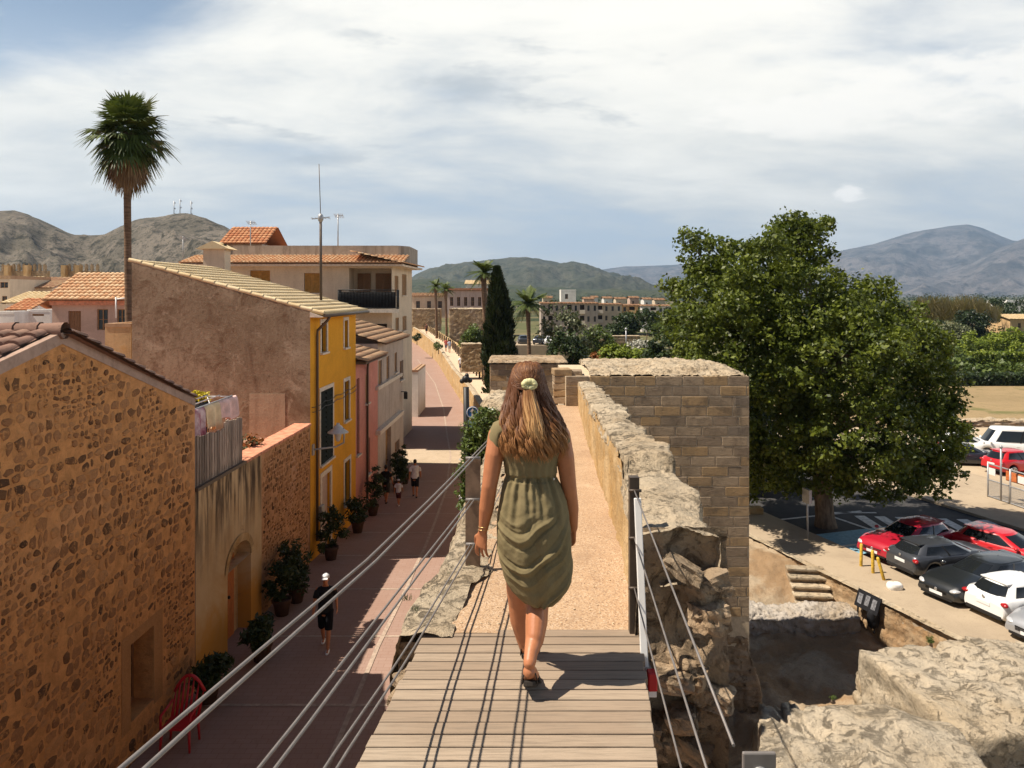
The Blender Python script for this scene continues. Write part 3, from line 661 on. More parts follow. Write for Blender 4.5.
# inner face of the parapet (golden), its broken top and outer face
mb = MB()
rocky(mb, lambda u, v: (par_in(lerp(4.45, 23, v)), lerp(4.45, 23, v), lerp(walk_z(lerp(4.45, 23, v)) - 0.05, par_top(lerp(4.45, 23, v)) - 0.03, u)), 14, 240, 0.035, sc=(4, 4, 5), seed=8)
mb.build('parapet_face', MAT['limegold'], tw)
mb = MB()
def ptop(u, v):
    y = lerp(4.44, 23.2, v ** 1.6); a, b_ = par_in(y), par_out(y); w = 0.10 * noise.noise(Vector((y * 1.6, 7, 0)))
    pr = [(a - 0.012, -0.12), (a + 0.01, 0.0), (lerp(a, b_, .5), 0.03), (b_ + w, 0.0), (b_ + w + 0.02, -0.24), (b_ - 0.34, -0.30)]
    k = u * 5; i = min(4, int(k)); t = k - i
    return (lerp(pr[i][0], pr[i + 1][0], t), y, par_top(y) + lerp(pr[i][1], pr[i + 1][1], t))
rocky(mb, ptop, 60, 520, 0.060, True, seed=5)
mb.build('parapet_top', MAT['lime'], tw)
mb = MB(); mb.poly([(1.12, 4.7, -12.6), (1.12, 4.7, -1.7), (2.36, 23.2, -3.0), (2.36, 23.2, -12.6)]); mb.build('outer_face', MAT['rubend'], tw)
# the broken end of the wall facing the gap
mb = MB()
def endface(u, v):
    x = lerp(-0.66, 1.25, u); z = lerp(-9.4, -1.62, v); d = sstep((-2.2 - z) / 5.0)
    topz = -2.02 if x < 0.74 else -1.35
    z = lerp(-9.4, topz, v)
    right = max(0, x - 0.7)
    return (x + d * 0.15 * noise.noise(Vector((z * 1.1, 2, 0))), 4.46 + (0.03 + 0.20 * d) * noise.noise(Vector((x * 1.8, z * 0.9, 5))) - 0.22 * d, z)
rocky(mb, endface, 60, 200, 0.10, True, seed=11)
def chunk(mb, c, size, M, seed, n=5):
    sd = Vector((seed * 3.1, seed * 1.7, 0)); idx = {}
    def V(p):
        key = (round(p.x, 4), round(p.y, 4), round(p.z, 4))
        if key not in idx:
            q = p / (max(abs(p.x), abs(p.y), abs(p.z)) ** .8 or 1) if False else p
            r = p.length; e = p * (1.0 - .20 * max(0, r - 1.0)); e = e * (1 + .22 * noise.fractal(p * 1.4 + sd, .8, 2, 5))
            idx[key] = mb.vert(c + M @ Vector((e.x * size[0] / 2, e.y * size[1] / 2, e.z * size[2] / 2)))
        return idx[key]
    r = random.random()
    for ax in range(3):
        for sg in (-1, 1):
            for i in range(n):
                for j in range(n):
                    def pt(a, b_):
                        w = [0, 0, 0]; w[ax] = sg; w[(ax + 1) % 3] = -1 + 2 * a / n; w[(ax + 2) % 3] = -1 + 2 * b_ / n; return Vector(w)
                    q = [V(pt(i, j)), V(pt(i + 1, j)), V(pt(i + 1, j + 1)), V(pt(i, j + 1))]
                    mb.face(q if sg > 0 else q[::-1], r, False)
random.seed(3); zc = -9.2
while zc < -1.50:
    hh = random.uniform(.07, .17); topz = -2.05; v_ = (zc + 9.4) / 7.4; x = -.66
    while x < 1.04:
        ww = random.uniform(.08, .30); xm = x + ww / 2
        if zc + hh < (-2.06 if xm < .90 else -1.42):
            p_ = Vector(endface((xm + .66) / 1.91, min(1, v_ if xm < .74 else (zc + 9.4) / 8.05))); p_.z = zc + hh / 2
            if random.random() < .80: chunk(mb, p_ + Vector((0, random.uniform(-.13, .0), random.uniform(-.03, .03))), (ww * 1.05, random.uniform(.16, .26), hh * 1.15), Matrix.Rotation(random.uniform(-.5, .5), 3, 'Y') @ Matrix.Rotation(random.uniform(-.5, .5), 3, 'Z'), random.random() * 40)
        x += ww * .98
    zc += hh * .95
mb.build('broken_end', MAT['rubend'], tw)
# low rubble wall left of the far walkway and the pillar at its end
mb = MB()
def lowwall(u, v):
    y = lerp(17.5, 24.5, v); pr = [(-0.75, -1.4), (-0.72, 0.35), (-0.62, 0.5), (-0.2, 0.52), (-0.12, 0.4), (-0.10, -0.05)]
    k = u * 5; i = min(4, int(k)); t = k - i; h = 0.7 + 0.5 * noise.noise(Vector((y * .7, 3, 3)))
    return (lerp(pr[i][0], pr[i + 1][0], t), y, walk_z(y) + lerp(pr[i][1], pr[i + 1][1], t) * h)
rocky(mb, lowwall, 20, 130, 0.12, sc=(3, 3, 5), seed=21)
mb.build('low_rubble', MAT['lime'], tw)
mb = MB()
for k in range(5): mb.box((1.52, 23.6, -3.3 + 0.11 + k * 0.21), (0.55 - 0.03 * (k % 2), 0.6, 0.2), Matrix.Rotation(0.05 * (k - 2), 3, 'Z'))
for k in range(3): mb.box((1.95, 23.7, -2.95 + k * 0.26), (0.4, 0.6, 0.24), Matrix.Rotation(0.06 * (1 - k), 3, 'Z'))
bevel(mb.build('end_pillar', MAT['ashlar'], tw), 0.02)

# ------------------------------------------------------------------ the tower of squared blocks
bt = thing('stone_tower', 'tall tower of squared brownish stone blocks rising from the excavation on the right', 'tower', (4.7, 25, -12.3))
TX0, TX1, TY, TZT = 1.6, 7.10, 23.0, -2.42
mb = MB(); mb.box(((TX0 + TX1) / 2, TY + 2.018, -7.4), (TX1 - TX0 - 0.022, 4.0, 9.9)); mb.build('core', MAT['joint'], bt)
mb = MB(); ch = 0.30; random.seed(5)
def course(xa, xb, put, z, k):
    x = xa - (0.38 if k % 2 else 0.0) - random.random() * 0.1
    while x < xb:
        w = random.choice((0.62, 0.74, 0.78, 0.8)); a, b_ = max(x, xa), min(x + w, xb)
        if b_ - a > 0.06: put(a + 0.014, b_ - 0.014, z)
        x += w
for k in range(24):
    z = TZT - ch * (k + 0.5)
    course(TX0, TX1, lambda a, b_, z: mb.box(((a + b_) / 2, TY + 0.10 + random.uniform(-.005, .005), z), (b_ - a, 0.2, ch - 0.03), None, random.random()), z, k)
    course(TY + 0.19, TY + 4.1, lambda a, b_, z: mb.box((TX1 - 0.10 + random.uniform(-.005, .005), (a + b_) / 2, z), (0.2, b_ - a, ch - 0.03), None, random.random()), z, k + 1)
bevel(mb.build('block_face', MAT['ashlar'], bt), 0.012, 1)
mb = MB()
def base(u, v):
    z = lerp(-12.6, TZT - ch * 24 + 0.12, v); d = 0.42 * sstep((-9.5 - z) / 2.6) - .13
    pr = [(1.6, TY + 0.02 - d), (TX1 - 0.05 + d, TY - d), (TX1 + d, TY + 0.1), (TX1 + d, TY + 4.1)]
    k = u * 3; i = min(2, int(k)); t = k - i
    return (lerp(pr[i][0], pr[i + 1][0], t), lerp(pr[i][1], pr[i + 1][1], t), z)
rocky(mb, base, 240, 130, 0.13, True, seed=31); mb.build('rubble_base', MAT['rubend'], bt)
mb = MB()
def crown(u, v):
    x = lerp(TX0 + 0.75, TX1 - 0.05, u); pr = [(TY + 0.03, 0.0), (TY + 0.45, 0.02), (TY + 0.75, 0.26), (TY + 1.5, 0.36), (TY + 2.6, 0.34), (TY + 4.0, 0.26)]
    k = v * 5; i = min(4, int(k)); t = k - i; h = lerp(pr[i][1], pr[i + 1][1], t)
    h *= 0.55; h *= 1.0 if x < TX1 - 0.35 else max(0, (TX1 - x) / 0.35); h *= 0.75 + 0.7 * noise.noise(Vector((x * .9, 2, 2))) + (0.5 * math.exp(-((x - 5.7) / .7) ** 2))
    return (x, lerp(pr[i][0], pr[i + 1][0], t), TZT + 0.012 + h)
rocky(mb, crown, 120, 60, 0.10, sc=(3, 3, 5), seed=41); mb.build('rubble_top', MAT['lime'], bt)

# a second square guard block further along the wall
gb = thing('guard_turret', 'low square stone turret with a flat capped top behind the woman', 'turret', (0.7, 36.5, -9))
mb = MB(); gx0, gx1, gy = (490 - CX) / FPX * 35, (566 - CX) / FPX * 35, 35.0; gz = -(361 - HY) / FPX * 35
mb.box(((gx0 + gx1) / 2, gy + 1.515, gz - 3.4), (gx1 - gx0 - 0.022, 3.0, 6.5)); mb.build('core', MAT['joint'], gb)
mb = MB()
for k in range(12):
    z = gz - 0.14 - 0.26 * (k + 0.5)
    course(gx0, gx1, lambda a, b_, z: mb.box(((a + b_) / 2, gy + 0.08, z), (b_ - a, 0.18, 0.245)), z, k)
    course(gy + .17, gy + 3.0, lambda a, b_, z: mb.box((gx0 + 0.07, (a + b_) / 2, z), (0.17, b_ - a, 0.245)), z, k)
bevel(mb.build('block_face', MAT['ashlar'], gb), 0.012, 1)
mb = MB(); rocky(mb, lambda u, v: (lerp(gx0 - .08, gx1 + .08, u), lerp(gy - 0.08, gy + 3.1, v), gz + 0.02 - (0.10 if (v < 0.02 or u < .01 or u > .99) else 0)), 50, 40, 0.05, seed=9)
mb.build('cap', MAT['rubend'], gb)

# ------------------------------------------------------------------ the wall going on to the far left, with its railing
fw = thing('rampart', 'golden stone rampart running on beside the far end of the pink street', 'town wall', (-4, 60, -9.2))
FWL = [(0.0, 25.5), (-0.9, 38), (-2.0, 48), (-3.45, 60.5), (-6.0, 77), (-10.3, 105.7), (-17, 140), (-24, 170)]
def fw_x(y): return interp(y, [(b_, a) for a, b_ in FWL])
def fw_t(y): return interp(y, [(25.5, -4.4), (35, -5.6), (48, -6.9), (60.5, -7.2), (77, -7.35), (106, -6.9), (140, -6.4), (170, -6.0)])
mb = MB(); rocky(mb, lambda u, v: (fw_x(lerp(25.5, 170, v)), lerp(25.5, 170, v), lerp(-9.4, fw_t(lerp(25.5, 170, v)), u)), 12, 240, 0.08, sc=(1.5, 1.5, 2.5), seed=3); mb.build('street_face', MAT['limegold'], fw)
mb = MB(); rocky(mb, lambda u, v: (fw_x(lerp(25.5, 170, v)) + lerp(-0.02, 0.42, u), lerp(25.5, 170, v), fw_t(lerp(25.5, 170, v)) + 0.05 * math.sin(math.pi * u)), 6, 240, 0.06, sc=(2, 2, 3), seed=13); mb.build('low_parapet', MAT['lime'], fw)
mb = MB(); rocky(mb, lambda u, v: (fw_x(lerp(25.5, 170, v)) + lerp(0.40, 0.44, u), lerp(25.5, 170, v), fw_t(lerp(25.5, 170, v)) - 0.45 * u), 3, 120, 0.03, seed=13); mb.build('inner_face', MAT['limegold'], fw)
mb = MB(); mb.grid(lambda u, v: (fw_x(lerp(25.5, 170, v)) + lerp(0.42, 2.6, u), lerp(25.5, 170, v), fw_t(lerp(25.5, 170, v)) - 0.42), 2, 80); mb.build('walkway', simple('sand_walkway', (0.60, 0.46, 0.32), 0.9, 0.1, var=0.15), fw)
mb = MB(); mb.grid(lambda u, v: (fw_x(lerp(25.5, 170, v)) + 2.62, lerp(25.5, 170, v), lerp(-12.8, fw_t(lerp(25.5, 170, v)) - 0.40, u)), 2, 80); mb.build('field_face', MAT['farwall'], fw)
mb = MB(); yy = 40.0; tops = []
while yy < 150:
    x = fw_x(yy) + 2.3; z = fw_t(yy) - 0.42; mp = MB(); mp.box((x - .2, yy, z + 0.55), (0.17, 0.12, 1.1)); mp.build('railing_post', MAT['darkpost'], fw); tops.append((x, yy, z + 0.95)); yy += 2.6
mb = MB()
for dz in (0, -0.35, -0.7): mb.tube([(x, y, z + dz) for x, y, z in tops], 0.012, 5)
mb.build('railing_cable', MAT['steel'], fw)
# the pale sunlit parapet on the field side of that walkway
mb = MB(); rocky(mb, lambda u, v: (fw_x(lerp(44, 165, v)) + 2.45 + 0.35 * (1 if u > .5 else 0), lerp(44, 165, v), fw_t(lerp(44, 165, v)) - 0.42 + (0.75 * (u / .5) if u < .5 else 0.75)), 4, 160, 0.05, sc=(2, 2, 3), seed=17); mb.build('field_parapet', MAT['limegold'], fw)

def stone_block(name, label, cat, x0, x1, y0, y1, D, depth, mat, seed=1, amp=0.12, cap=None):
    a, b_ = P(x0, y0, D), P(x1, y1, D); t = thing(name, label, cat, ((a.x + b_.x) / 2, D + depth / 2, b_.z))
    mb = MB()
    def face(u, v):
        pr = [(a.x, D + depth), (a.x, D), (b_.x, D), (b_.x, D + depth)]; k = u * 3; i = min(2, int(k)); q = k - i
        return (lerp(pr[i][0], pr[i + 1][0], q), lerp(pr[i][1], pr[i + 1][1], q), lerp(b_.z, a.z, v))
    rocky(mb, face, 90, 30, amp, sc=(1.6, 1.6, 2.4), seed=seed); mb.build('wall', mat, t)
    mb = MB(); rocky(mb, lambda u, v: (lerp(a.x - .05, b_.x + .05, u), lerp(D - .05, D + depth, v), a.z - 0.01), 40, 20, amp * 0.8, seed=seed + 4); mb.build('top', cap or MAT['lime'], t)
    return t
stone_block('bastion', 'square golden bastion at the far end of the walkway beneath two palms', 'bastion', 449, 489, 309, 350, 118, 10, MAT['farwall'], 3, 0.2)
stone_block('stone_wall', 'low shaded stone wall left of the dark cypress', 'wall', 461, 492, 344, 372, 70, 2, MAT['farwall'], 5)
stone_block('stone_wall', 'distant dark stone wall at the left of the two palms', 'wall', 412, 440, 309, 331, 150, 3, MAT['farwall'], 7)
stone_block('stone_wall', 'brownish terrace wall behind the round green bush', 'wall', 556, 640, 336, 352, 120, 2, MAT['farwall'], 15)
stone_block('stone_wall', 'broken pale rubble wall below the silver bush', 'wall', 585, 700, 363, 384, 44, 2.5, MAT['lime'], 9, 0.3)
stone_block('stone_wall', 'low wall of tumbled white stones edging the sandy car park', 'wall', 955, 1090, 421, 433, 66, 1.2, limestone('tumbled_stones', (0.56, 0.44, 0.32), (0.42, 0.25, 0.14), (0.12, 0.08, 0.06), 0.6, 0.6, 0.6), 19, 0.35)
stone_block('stone_wall', 'pale low wall along the dry field at the right', 'wall', 930, 1060, 396, 403, 92, 0.8, MAT['lime'], 23, 0.25)

# ------------------------------------------------------------------ rocks in the excavation
mb = MB(); boulder(mb, (1.72, 3.55, -3.25), (1.12, 1.85, 1.9), 2.0, 0.13, 280, 190, squareness=0.9, rotz=-0.25)
tag(mb.build('boulder', MAT['rock'], origin=(1.72, 3.55, -4.2)), 'big pale weathered rock directly below the small steel plate', 'rock')
mb = MB(); boulder(mb, (4.75, 6.5, -4.5), (3.1, 1.5, 2.6), 7.0, 0.2, 320, 200, squareness=0.93, rotz=0.1)
tag(mb.build('boulder', MAT['rock'], origin=(4.75, 6.5, -5.8)), 'largest pale rock at the bottom right corner with a cracked dark front', 'rock')
mb = MB(); boulder(mb, (6.7, 17.0, -10.9), (1.0, 3.4, 1.5), 12.0, 0.25, 120, 80, squareness=.8, rotz=-0.55)
tag(mb.build('boulder', MAT['rubend'], origin=(6.6, 17.0, -11.6)), 'slanting layered rock ridge between the two big pale rocks and the shaded pit', 'rock')
mb = MB(); boulder(mb, (11.6, 21.0, -11.6), (3.4, 3.2, 1.6), 17.0, 0.25, 120, 80, squareness=.8)
tag(mb.build('boulder', MAT['lime'], origin=(10.9, 22, -12.2)), 'flat sunlit rock between the steps and the largest rock', 'rock')
mb = MB(); boulder(mb, (2.7, 15.5, -10.3), (1.8, 6.0, 4.0), 23.0, 0.35, 140, 90, squareness=.8)
tag(mb.build('boulder', MAT['rubend'], origin=(2.9, 14.5, -11)), 'rough rubble mass leaning on the wall below the parapet', 'rock')
mb = MB()
def rband(u, v):
    x = lerp(7.4, 12.6, u); pr = [(27.8, -12.5), (27.85, -11.75), (28.1, -11.6), (28.9, -11.55), (29.2, -11.9)]
    k = v * 4; i = min(3, int(k)); t = k - i; return (x, lerp(pr[i][0], pr[i + 1][0], t), lerp(pr[i][1], pr[i + 1][1], t) + 0.12 * noise.noise(Vector((x, 1, 1))))
rocky(mb, rband, 220, 60, 0.15, True, seed=51)
tag(mb.build('stone_wall', limestone('grey_limestone', (0.44, 0.395, 0.34), (0.36, 0.29, 0.21), (0.09, 0.075, 0.065), 0.95), origin=(10, 28.3, -12.3)), 'low grey ruined wall left of the stone steps', 'wall')
# retaining wall below the footpath, with the steps
rw = thing('retaining_wall', 'rubble retaining wall below the footpath beside the parked cars', 'wall', tuple(ab(18, 20.9, -12.3)))
mb = MB(); rocky(mb, lambda u, v: ab(lerp(29.6, 6, u), 20.93 - 0.12 * (1 - v), lerp(-12.6, LOT + 0.02, v)), 360, 30, 0.10, True, seed=61); mb.build('wall', limestone('orange_rubble', (0.46, 0.33, 0.20), (0.36, 0.22, 0.11), (0.12, 0.085, 0.05), 0.8, 0.8), rw)
mb = MB(); rocky(mb, lambda u, v: ab(lerp(34, 6, u), lerp(20.80, 21.12, v), LOT + 0.12), 160, 4, 0.03, seed=62); mb.build('edge_stones', MAT['lime'], rw)
st = thing('stone_steps', 'short flight of worn stone steps from the footpath down into the excavation', 'steps', (11.6, 29.6, -12.3))
for k in range(6):
    z = -12.22 + 0.225 * (k + 1); yy = 29.1 + .33 * k; xx = 11.55 + .03 * k; M = Matrix.Rotation(random.uniform(-.05, .05) - .12, 3, 'Z')
    mb = MB(); mb.box((xx, yy, z - .05), (1.45, .46, .10), M); bevel(mb.build('tread', MAT['lime'], st), .025)
    mb = MB(); mb.box((xx, yy + .08, z - .45), (1.36, .40, .70), M); mb.build('riser', MAT['rubend'], st)

# ------------------------------------------------------------------ hills
def hillmat(name, a, bcol, dark, s):
    b = NB(name); n = b.noise(0.010 * s, 8, 0.7, 0.5); m = b.noise(0.05 * s, 8, 0.75); f = b.noise(0.22 * s, 6, 0.75)
    col = b.mix(b.ramp(n, 0.4, 0.62), a, bcol); col = b.mix(b.ramp(m, 0.48, 0.62, 0, 0.8), col, dark); col = b.mix(b.ramp(f, 0.5, 0.62, 0, 0.7), col, dark)
    return b.done(col, 0.95, b.bump(m, 0.6, 6 / s), 0.05)
def hill(name, sil, D, depth, mat, rough, nu=160, nv=40, x0=None, x1=None, seed=0.0):
    x0 = sil[0][0] if x0 is None else x0; x1 = sil[-1][0] if x1 is None else x1
    mb = MB()
    def fn(u, v):
        px = lerp(x0, x1, u); yr = interp(px, sil); X = (px - CX) / FPX * D; top = -(yr - HY) / FPX * D
        t = 1 - v                                          # v 0 = foot nearest us, 1 = ridge, beyond = back slope
        if v <= 0.75:
            k = v / 0.75; Y = D - depth * (1 - k); h = (top + 13) * (sstep(k) * 0.65 + 0.35 * k)
        else:
            k = (v - 0.75) / 0.25; Y = D + depth * 0.8 * k; h = (top + 13) * (1 - sstep(k))
        nn = noise.ridged_multi_fractal(Vector((X / (depth * .35) + seed, Y / (depth * .35), 0)), 0.9, 2.1, 6, 1.0, 2.0) - 0.9
        w = min(1, abs(v - .75) / .42 + .03) * min(1, v / .1)
        return (X * (Y / D if v <= 0.75 else 1), Y, -13 + h + nn * rough * w)
    mb.grid(fn, nu, nv); return tag(mb.build(name, mat), kind='structure')
hm1 = hillmat('rocky_hillside', (0.185, 0.158, 0.125), (0.12, 0.105, 0.08), (0.018, 0.020, 0.014), 1.3)
hill('hill', [(-260, 262), (-120, 225), (-40, 208), (0, 211), (14, 211), (28, 216), (45, 226), (60, 232), (75, 237), (90, 237), (105, 235), (122, 227), (140, 221), (158, 217.5), (175, 215.5), (190, 216), (205, 219), (225, 227), (245, 237), (265, 246), (290, 262), (310, 278), (340, 296)], 1000, 460, hm1, 26, 260, 60, seed=3)
hm2 = hillmat('wooded_hillside', (0.065, 0.07, 0.05), (0.10, 0.098, 0.07), (0.020, 0.027, 0.015), 0.7)
hill('hill', [(395, 292), (412, 280), (430, 271), (450, 266), (470, 262.5), (490, 260.5), (508, 259.5), (527, 259), (545, 261), (560, 264.5), (572, 263), (585, 265.5), (605, 272), (625, 280), (650, 288), (680, 295)], 3600, 1500, hm2, 60, 180, 44, seed=7)
hill('hill', [(300, 290), (380, 283), (425, 279), (470, 283), (520, 286), (600, 290), (680, 293), (760, 295)], 2300, 700, hillmat('near_woods', (0.055, 0.066, 0.034), (0.08, 0.082, 0.05), (0.018, 0.026, 0.012), 1.0), 18, 140, 30, seed=17)
hm3 = hillmat('mountain_rock', (0.17, 0.15, 0.14), (0.07, 0.068, 0.064), (0.02, 0.024, 0.024), 0.30)
hill('mountain', [(760, 292), (800, 262), (835, 252), (860, 247), (880, 243), (905, 235), (925, 230), (950, 226), (968, 224.5), (982, 228), (1000, 236), (1012, 241), (1040, 244), (1100, 252), (1200, 270), (1300, 292)], 9000, 3200, hm3, 120, 220, 60, seed=23)
hill('mountain', [(900, 290), (940, 278), (975, 262), (1000, 250), (1024, 240), (1060, 226), (1110, 214), (1200, 220), (1320, 262), (1400, 290)], 7200, 2200, hm3, 90, 160, 46, seed=27)
hill('mountain', [(560, 291), (600, 270), (625, 266.5), (650, 266), (672, 265), (690, 263.5), (715, 268), (760, 277), (800, 290)], 9500, 2200, hm3, 70, 120, 40, seed=29)
# ------------------------------------------------------------------ building kit
class Fac:
    def __init__(s, O, d):
        s.O = Vector(O); s.d = Vector((d[0], d[1], 0)).normalized(); s.n = Vector((s.d.y, -s.d.x, 0))
    def p(s, u, z, out=0.0): q = s.O + s.d * u + s.n * out; return Vector((q.x, q.y, z))
    def px(s, x, y):
        r = Vector(((x - CX) / FPX, 1, -(y - HY) / FPX)); t = s.O.dot(s.n) / r.dot(s.n); q = r * t
        return (q - s.O).dot(s.d), q.z
    def rect(s, x0, x1, yt, yb):
        u0, zt = s.px(x0, yt); u1, _ = s.px(x1, yt); zb = s.px(x0, yb)[1]; return (min(u0, u1), max(u0, u1), zb, zt)
    def M(s): return Matrix((s.d, s.n, Vector((0, 0, 1)))).transposed()
def holed_wall(mb, fac, u0, u1, z0, z1, holes, depth=0.22, top=None):
    us = sorted({u0, u1, *[h[0] for h in holes], *[h[1] for h in holes]}); zs = sorted({z0, z1, *[h[2] for h in holes], *[h[3] for h in holes]})
    us = [u for u in us if u0 <= u <= u1]; zs = [z for z in zs if z0 <= z <= z1]
    for i in range(len(us) - 1):
        for j in range(len(zs) - 1):
            cu, cz = (us[i] + us[i + 1]) / 2, (zs[j] + zs[j + 1]) / 2
            if any(h[0] < cu < h[1] and h[2] < cz < h[3] for h in holes): continue
            mb.poly([fac.p(us[i], zs[j]), fac.p(us[i + 1], zs[j]), fac.p(us[i + 1], zs[j + 1]), fac.p(us[i], zs[j + 1])])
    for a, b_, c, d in [h[:4] for h in holes]:
        for (p, q) in (((a, c), (b_, c)), ((b_, c), (b_, d)), ((b_, d), (a, d)), ((a, d), (a, c))):
            mb.poly([fac.p(*p), fac.p(*q), fac.p(*q, -depth), fac.p(*p, -depth)])
    if top: mb.poly([fac.p(u, z) for u, z in top])
def fbox(mb, fac, u0, u1, z0, z1, o0, o1, r=None):
    c = fac.p((u0 + u1) / 2, (z0 + z1) / 2, (o0 + o1) / 2); mb.box(c, (abs(u1 - u0), abs(o1 - o0), abs(z1 - z0)), fac.M(), r); return mb
def slats(mb, fac, u0, u1, z0, z1, o, n=14):
    fw = 0.05
    for (a, b_, c, d) in ((u0, u0 + fw, z0, z1), (u1 - fw, u1, z0, z1), (u0 + fw, u1 - fw, z0, z0 + fw), (u0 + fw, u1 - fw, z1 - fw, z1)): fbox(mb, fac, a, b_, c, d, o, o + 0.04)
    h = (z1 - z0 - 2 * fw) / n
    for k in range(n):
        c = fac.p((u0 + u1) / 2, z0 + fw + h * (k + .5), o + 0.018); mb.box(c, (u1 - u0 - 2 * fw, 0.008, h * 1.1), fac.M() @ Matrix.Rotation(0.5, 3, 'X'))
def window(parent, fac, h, depth=0.22, shutters=None, smat=None, frame=None, surround=None, sill=True, bars=(2, 3), kind='window', pane=None):
    u0, u1, z0, z1 = h; frame = frame or MAT['shut_brown']; w = u1 - u0
    mb = MB(); t = 0.055; o0, o1 = -depth + 0.02, -depth + 0.07
    for (a, b_, c, d) in ((u0, u0 + t, z0, z1), (u1 - t, u1, z0, z1), (u0 + t, u1 - t, z0, z0 + t), (u0 + t, u1 - t, z1 - t, z1), ((u0 + u1) / 2 - .025, (u0 + u1) / 2 + .025, z0 + t, z1 - t)): fbox(mb, fac, a, b_, c, d, o0, o1)
    for k in range(1, bars[1]):
        zz = lerp(z0, z1, k / bars[1]); fbox(mb, fac, u0 + t, u1 - t, zz - 0.012, zz + 0.012, o0 + .01, o1 - .012)
    f = mb.build(kind, frame, parent)
    g = MB(); g.poly([fac.p(u0, z0, -depth + .03), fac.p(u1, z0, -depth + .03), fac.p(u1, z1, -depth + .03), fac.p(u0, z1, -depth + .03)]); g.build('pane', pane or MAT['glass'], f)
    if shutters == 'closed':
        for a, b_ in ((u0 + .02, (u0 + u1) / 2 - .008), ((u0 + u1) / 2 + .008, u1 - .02)):
            m = MB(); slats(m, fac, a, b_, z0 + .02, z1 - .02, -depth + 0.10); m.build('shutter', smat or MAT['shut_brown'], f)
    elif shutters == 'open':
        for a, b_ in ((u0 - w / 2 - .02, u0 - .02), (u1 + .02, u1 + w / 2 + .02)):
            m = MB(); slats(m, fac, a, b_, z0, z1, 0.03); m.build('shutter', smat or MAT['shut_green'], f)
    if surround is not None:
        m = MB(); s = 0.13
        for (a, b_, c, d) in ((u0 - s, u0, z0, z1 + s), (u1, u1 + s, z0, z1 + s), (u0, u1, z1, z1 + s)): fbox(m, fac, a, b_, c, d, -0.02, 0.025)
        m.build('surround', surround, f)
    if sill:
        m = MB(); fbox(m, fac, u0 - .1, u1 + .1, z0 - 0.06, z0 + 0.004, -0.05, 0.09); m.build('sill', surround or MAT['trim'], f)
    return f
def door(parent, fac, h, depth=0.2, mat=None, surround=None, handle=True):
    u0, u1, z0, z1 = h; mb = MB(); n = 5
    for k in range(n): fbox(mb, fac, lerp(u0, u1, k / n) + .006, lerp(u0, u1, (k + 1) / n) - .006, z0, z1, -depth - .03, -depth + .02)
    fbox(mb, fac, u0, u1, z0, z1, -depth - .05, -depth - .002)
    d = mb.build('door', mat or MAT['doorbrown'], parent)
    if surround is not None:
        m = MB(); s = 0.16
        for (a, b_, c, e) in ((u0 - s, u0, z0, z1 + s), (u1, u1 + s, z0, z1 + s), (u0, u1, z1, z1 + s)): fbox(m, fac, a, b_, c, e, -0.02, 0.03)
        m.build('surround', surround, d)
    if handle:
        m = MB(); c = fac.p(lerp(u0, u1, .85), z0 + 1.05, -depth + .05); m.sphere(c, 0.035, 8, 6); m.build('handle', MAT['iron'], d)
    return d
def tile_roof(mb, O, e, dn, L, S, tw=0.21, tl=0.36, seg=5, under=True, amp=0.07):
    """barrel tiles on the slope that starts at the eave corner O; e runs along the eave, dn UP the slope"""
    O, e, dn = Vector(O), Vector(e).normalized(), Vector(dn).normalized(); n = e.cross(dn)
    if n.z < 0: n = -n
    nc = max(1, round(L / tw)); nr = max(1, round(S / tl)); tw = L / nc; tl = S / nr
    for c in range(nc):
        for r in range(nr):
            jit = random.uniform(-.012, .012); rr = random.random(); base = O + e * ((c + .5) * tw + jit) + dn * (r * tl)
            A, B = [], []
            for k in range(seg + 1):
                t = math.pi * k / seg; x = math.cos(t); y = math.sin(t)
                A.append(mb.vert(base + e * (x * tw * .50) + n * (y * amp + 0.045) - dn * 0.02)); B.append(mb.vert(base + e * (x * tw * .40) + n * (y * amp * .8 + 0.012) + dn * (tl * 1.02)))
            for k in range(seg): mb.face((A[k], A[k + 1], B[k + 1], B[k]), rr, True)
            m = mb.vert(base + n * 0.02 - dn * 0.018); 
            for k in range(seg): mb.face((m, A[k + 1], A[k]), 0.1)
    if under: mb.poly([O - n * .03 - dn * .03, O + e * L - n * .03 - dn * .03, O + e * L + dn * S - n * .03, O + dn * S - n * .03], 0.0); mb.poly([O + n * .02, O + e * L + n * .02, O + e * L + dn * S + n * .02, O + dn * S + n * .02], 0.2)
def ridge_tiles(mb, a, b_, rad=0.12, tl=0.38):
    a, b_ = Vector(a), Vector(b_); L = (b_ - a).length; n = max(1, round(L / tl)); d = (b_ - a).normalized()
    for k in range(n):
        p = a + d * (k * L / n); q = a + d * ((k + 1.08) * L / n); mb.tube([p, q], [rad, rad * .84], 10, False, random.random())

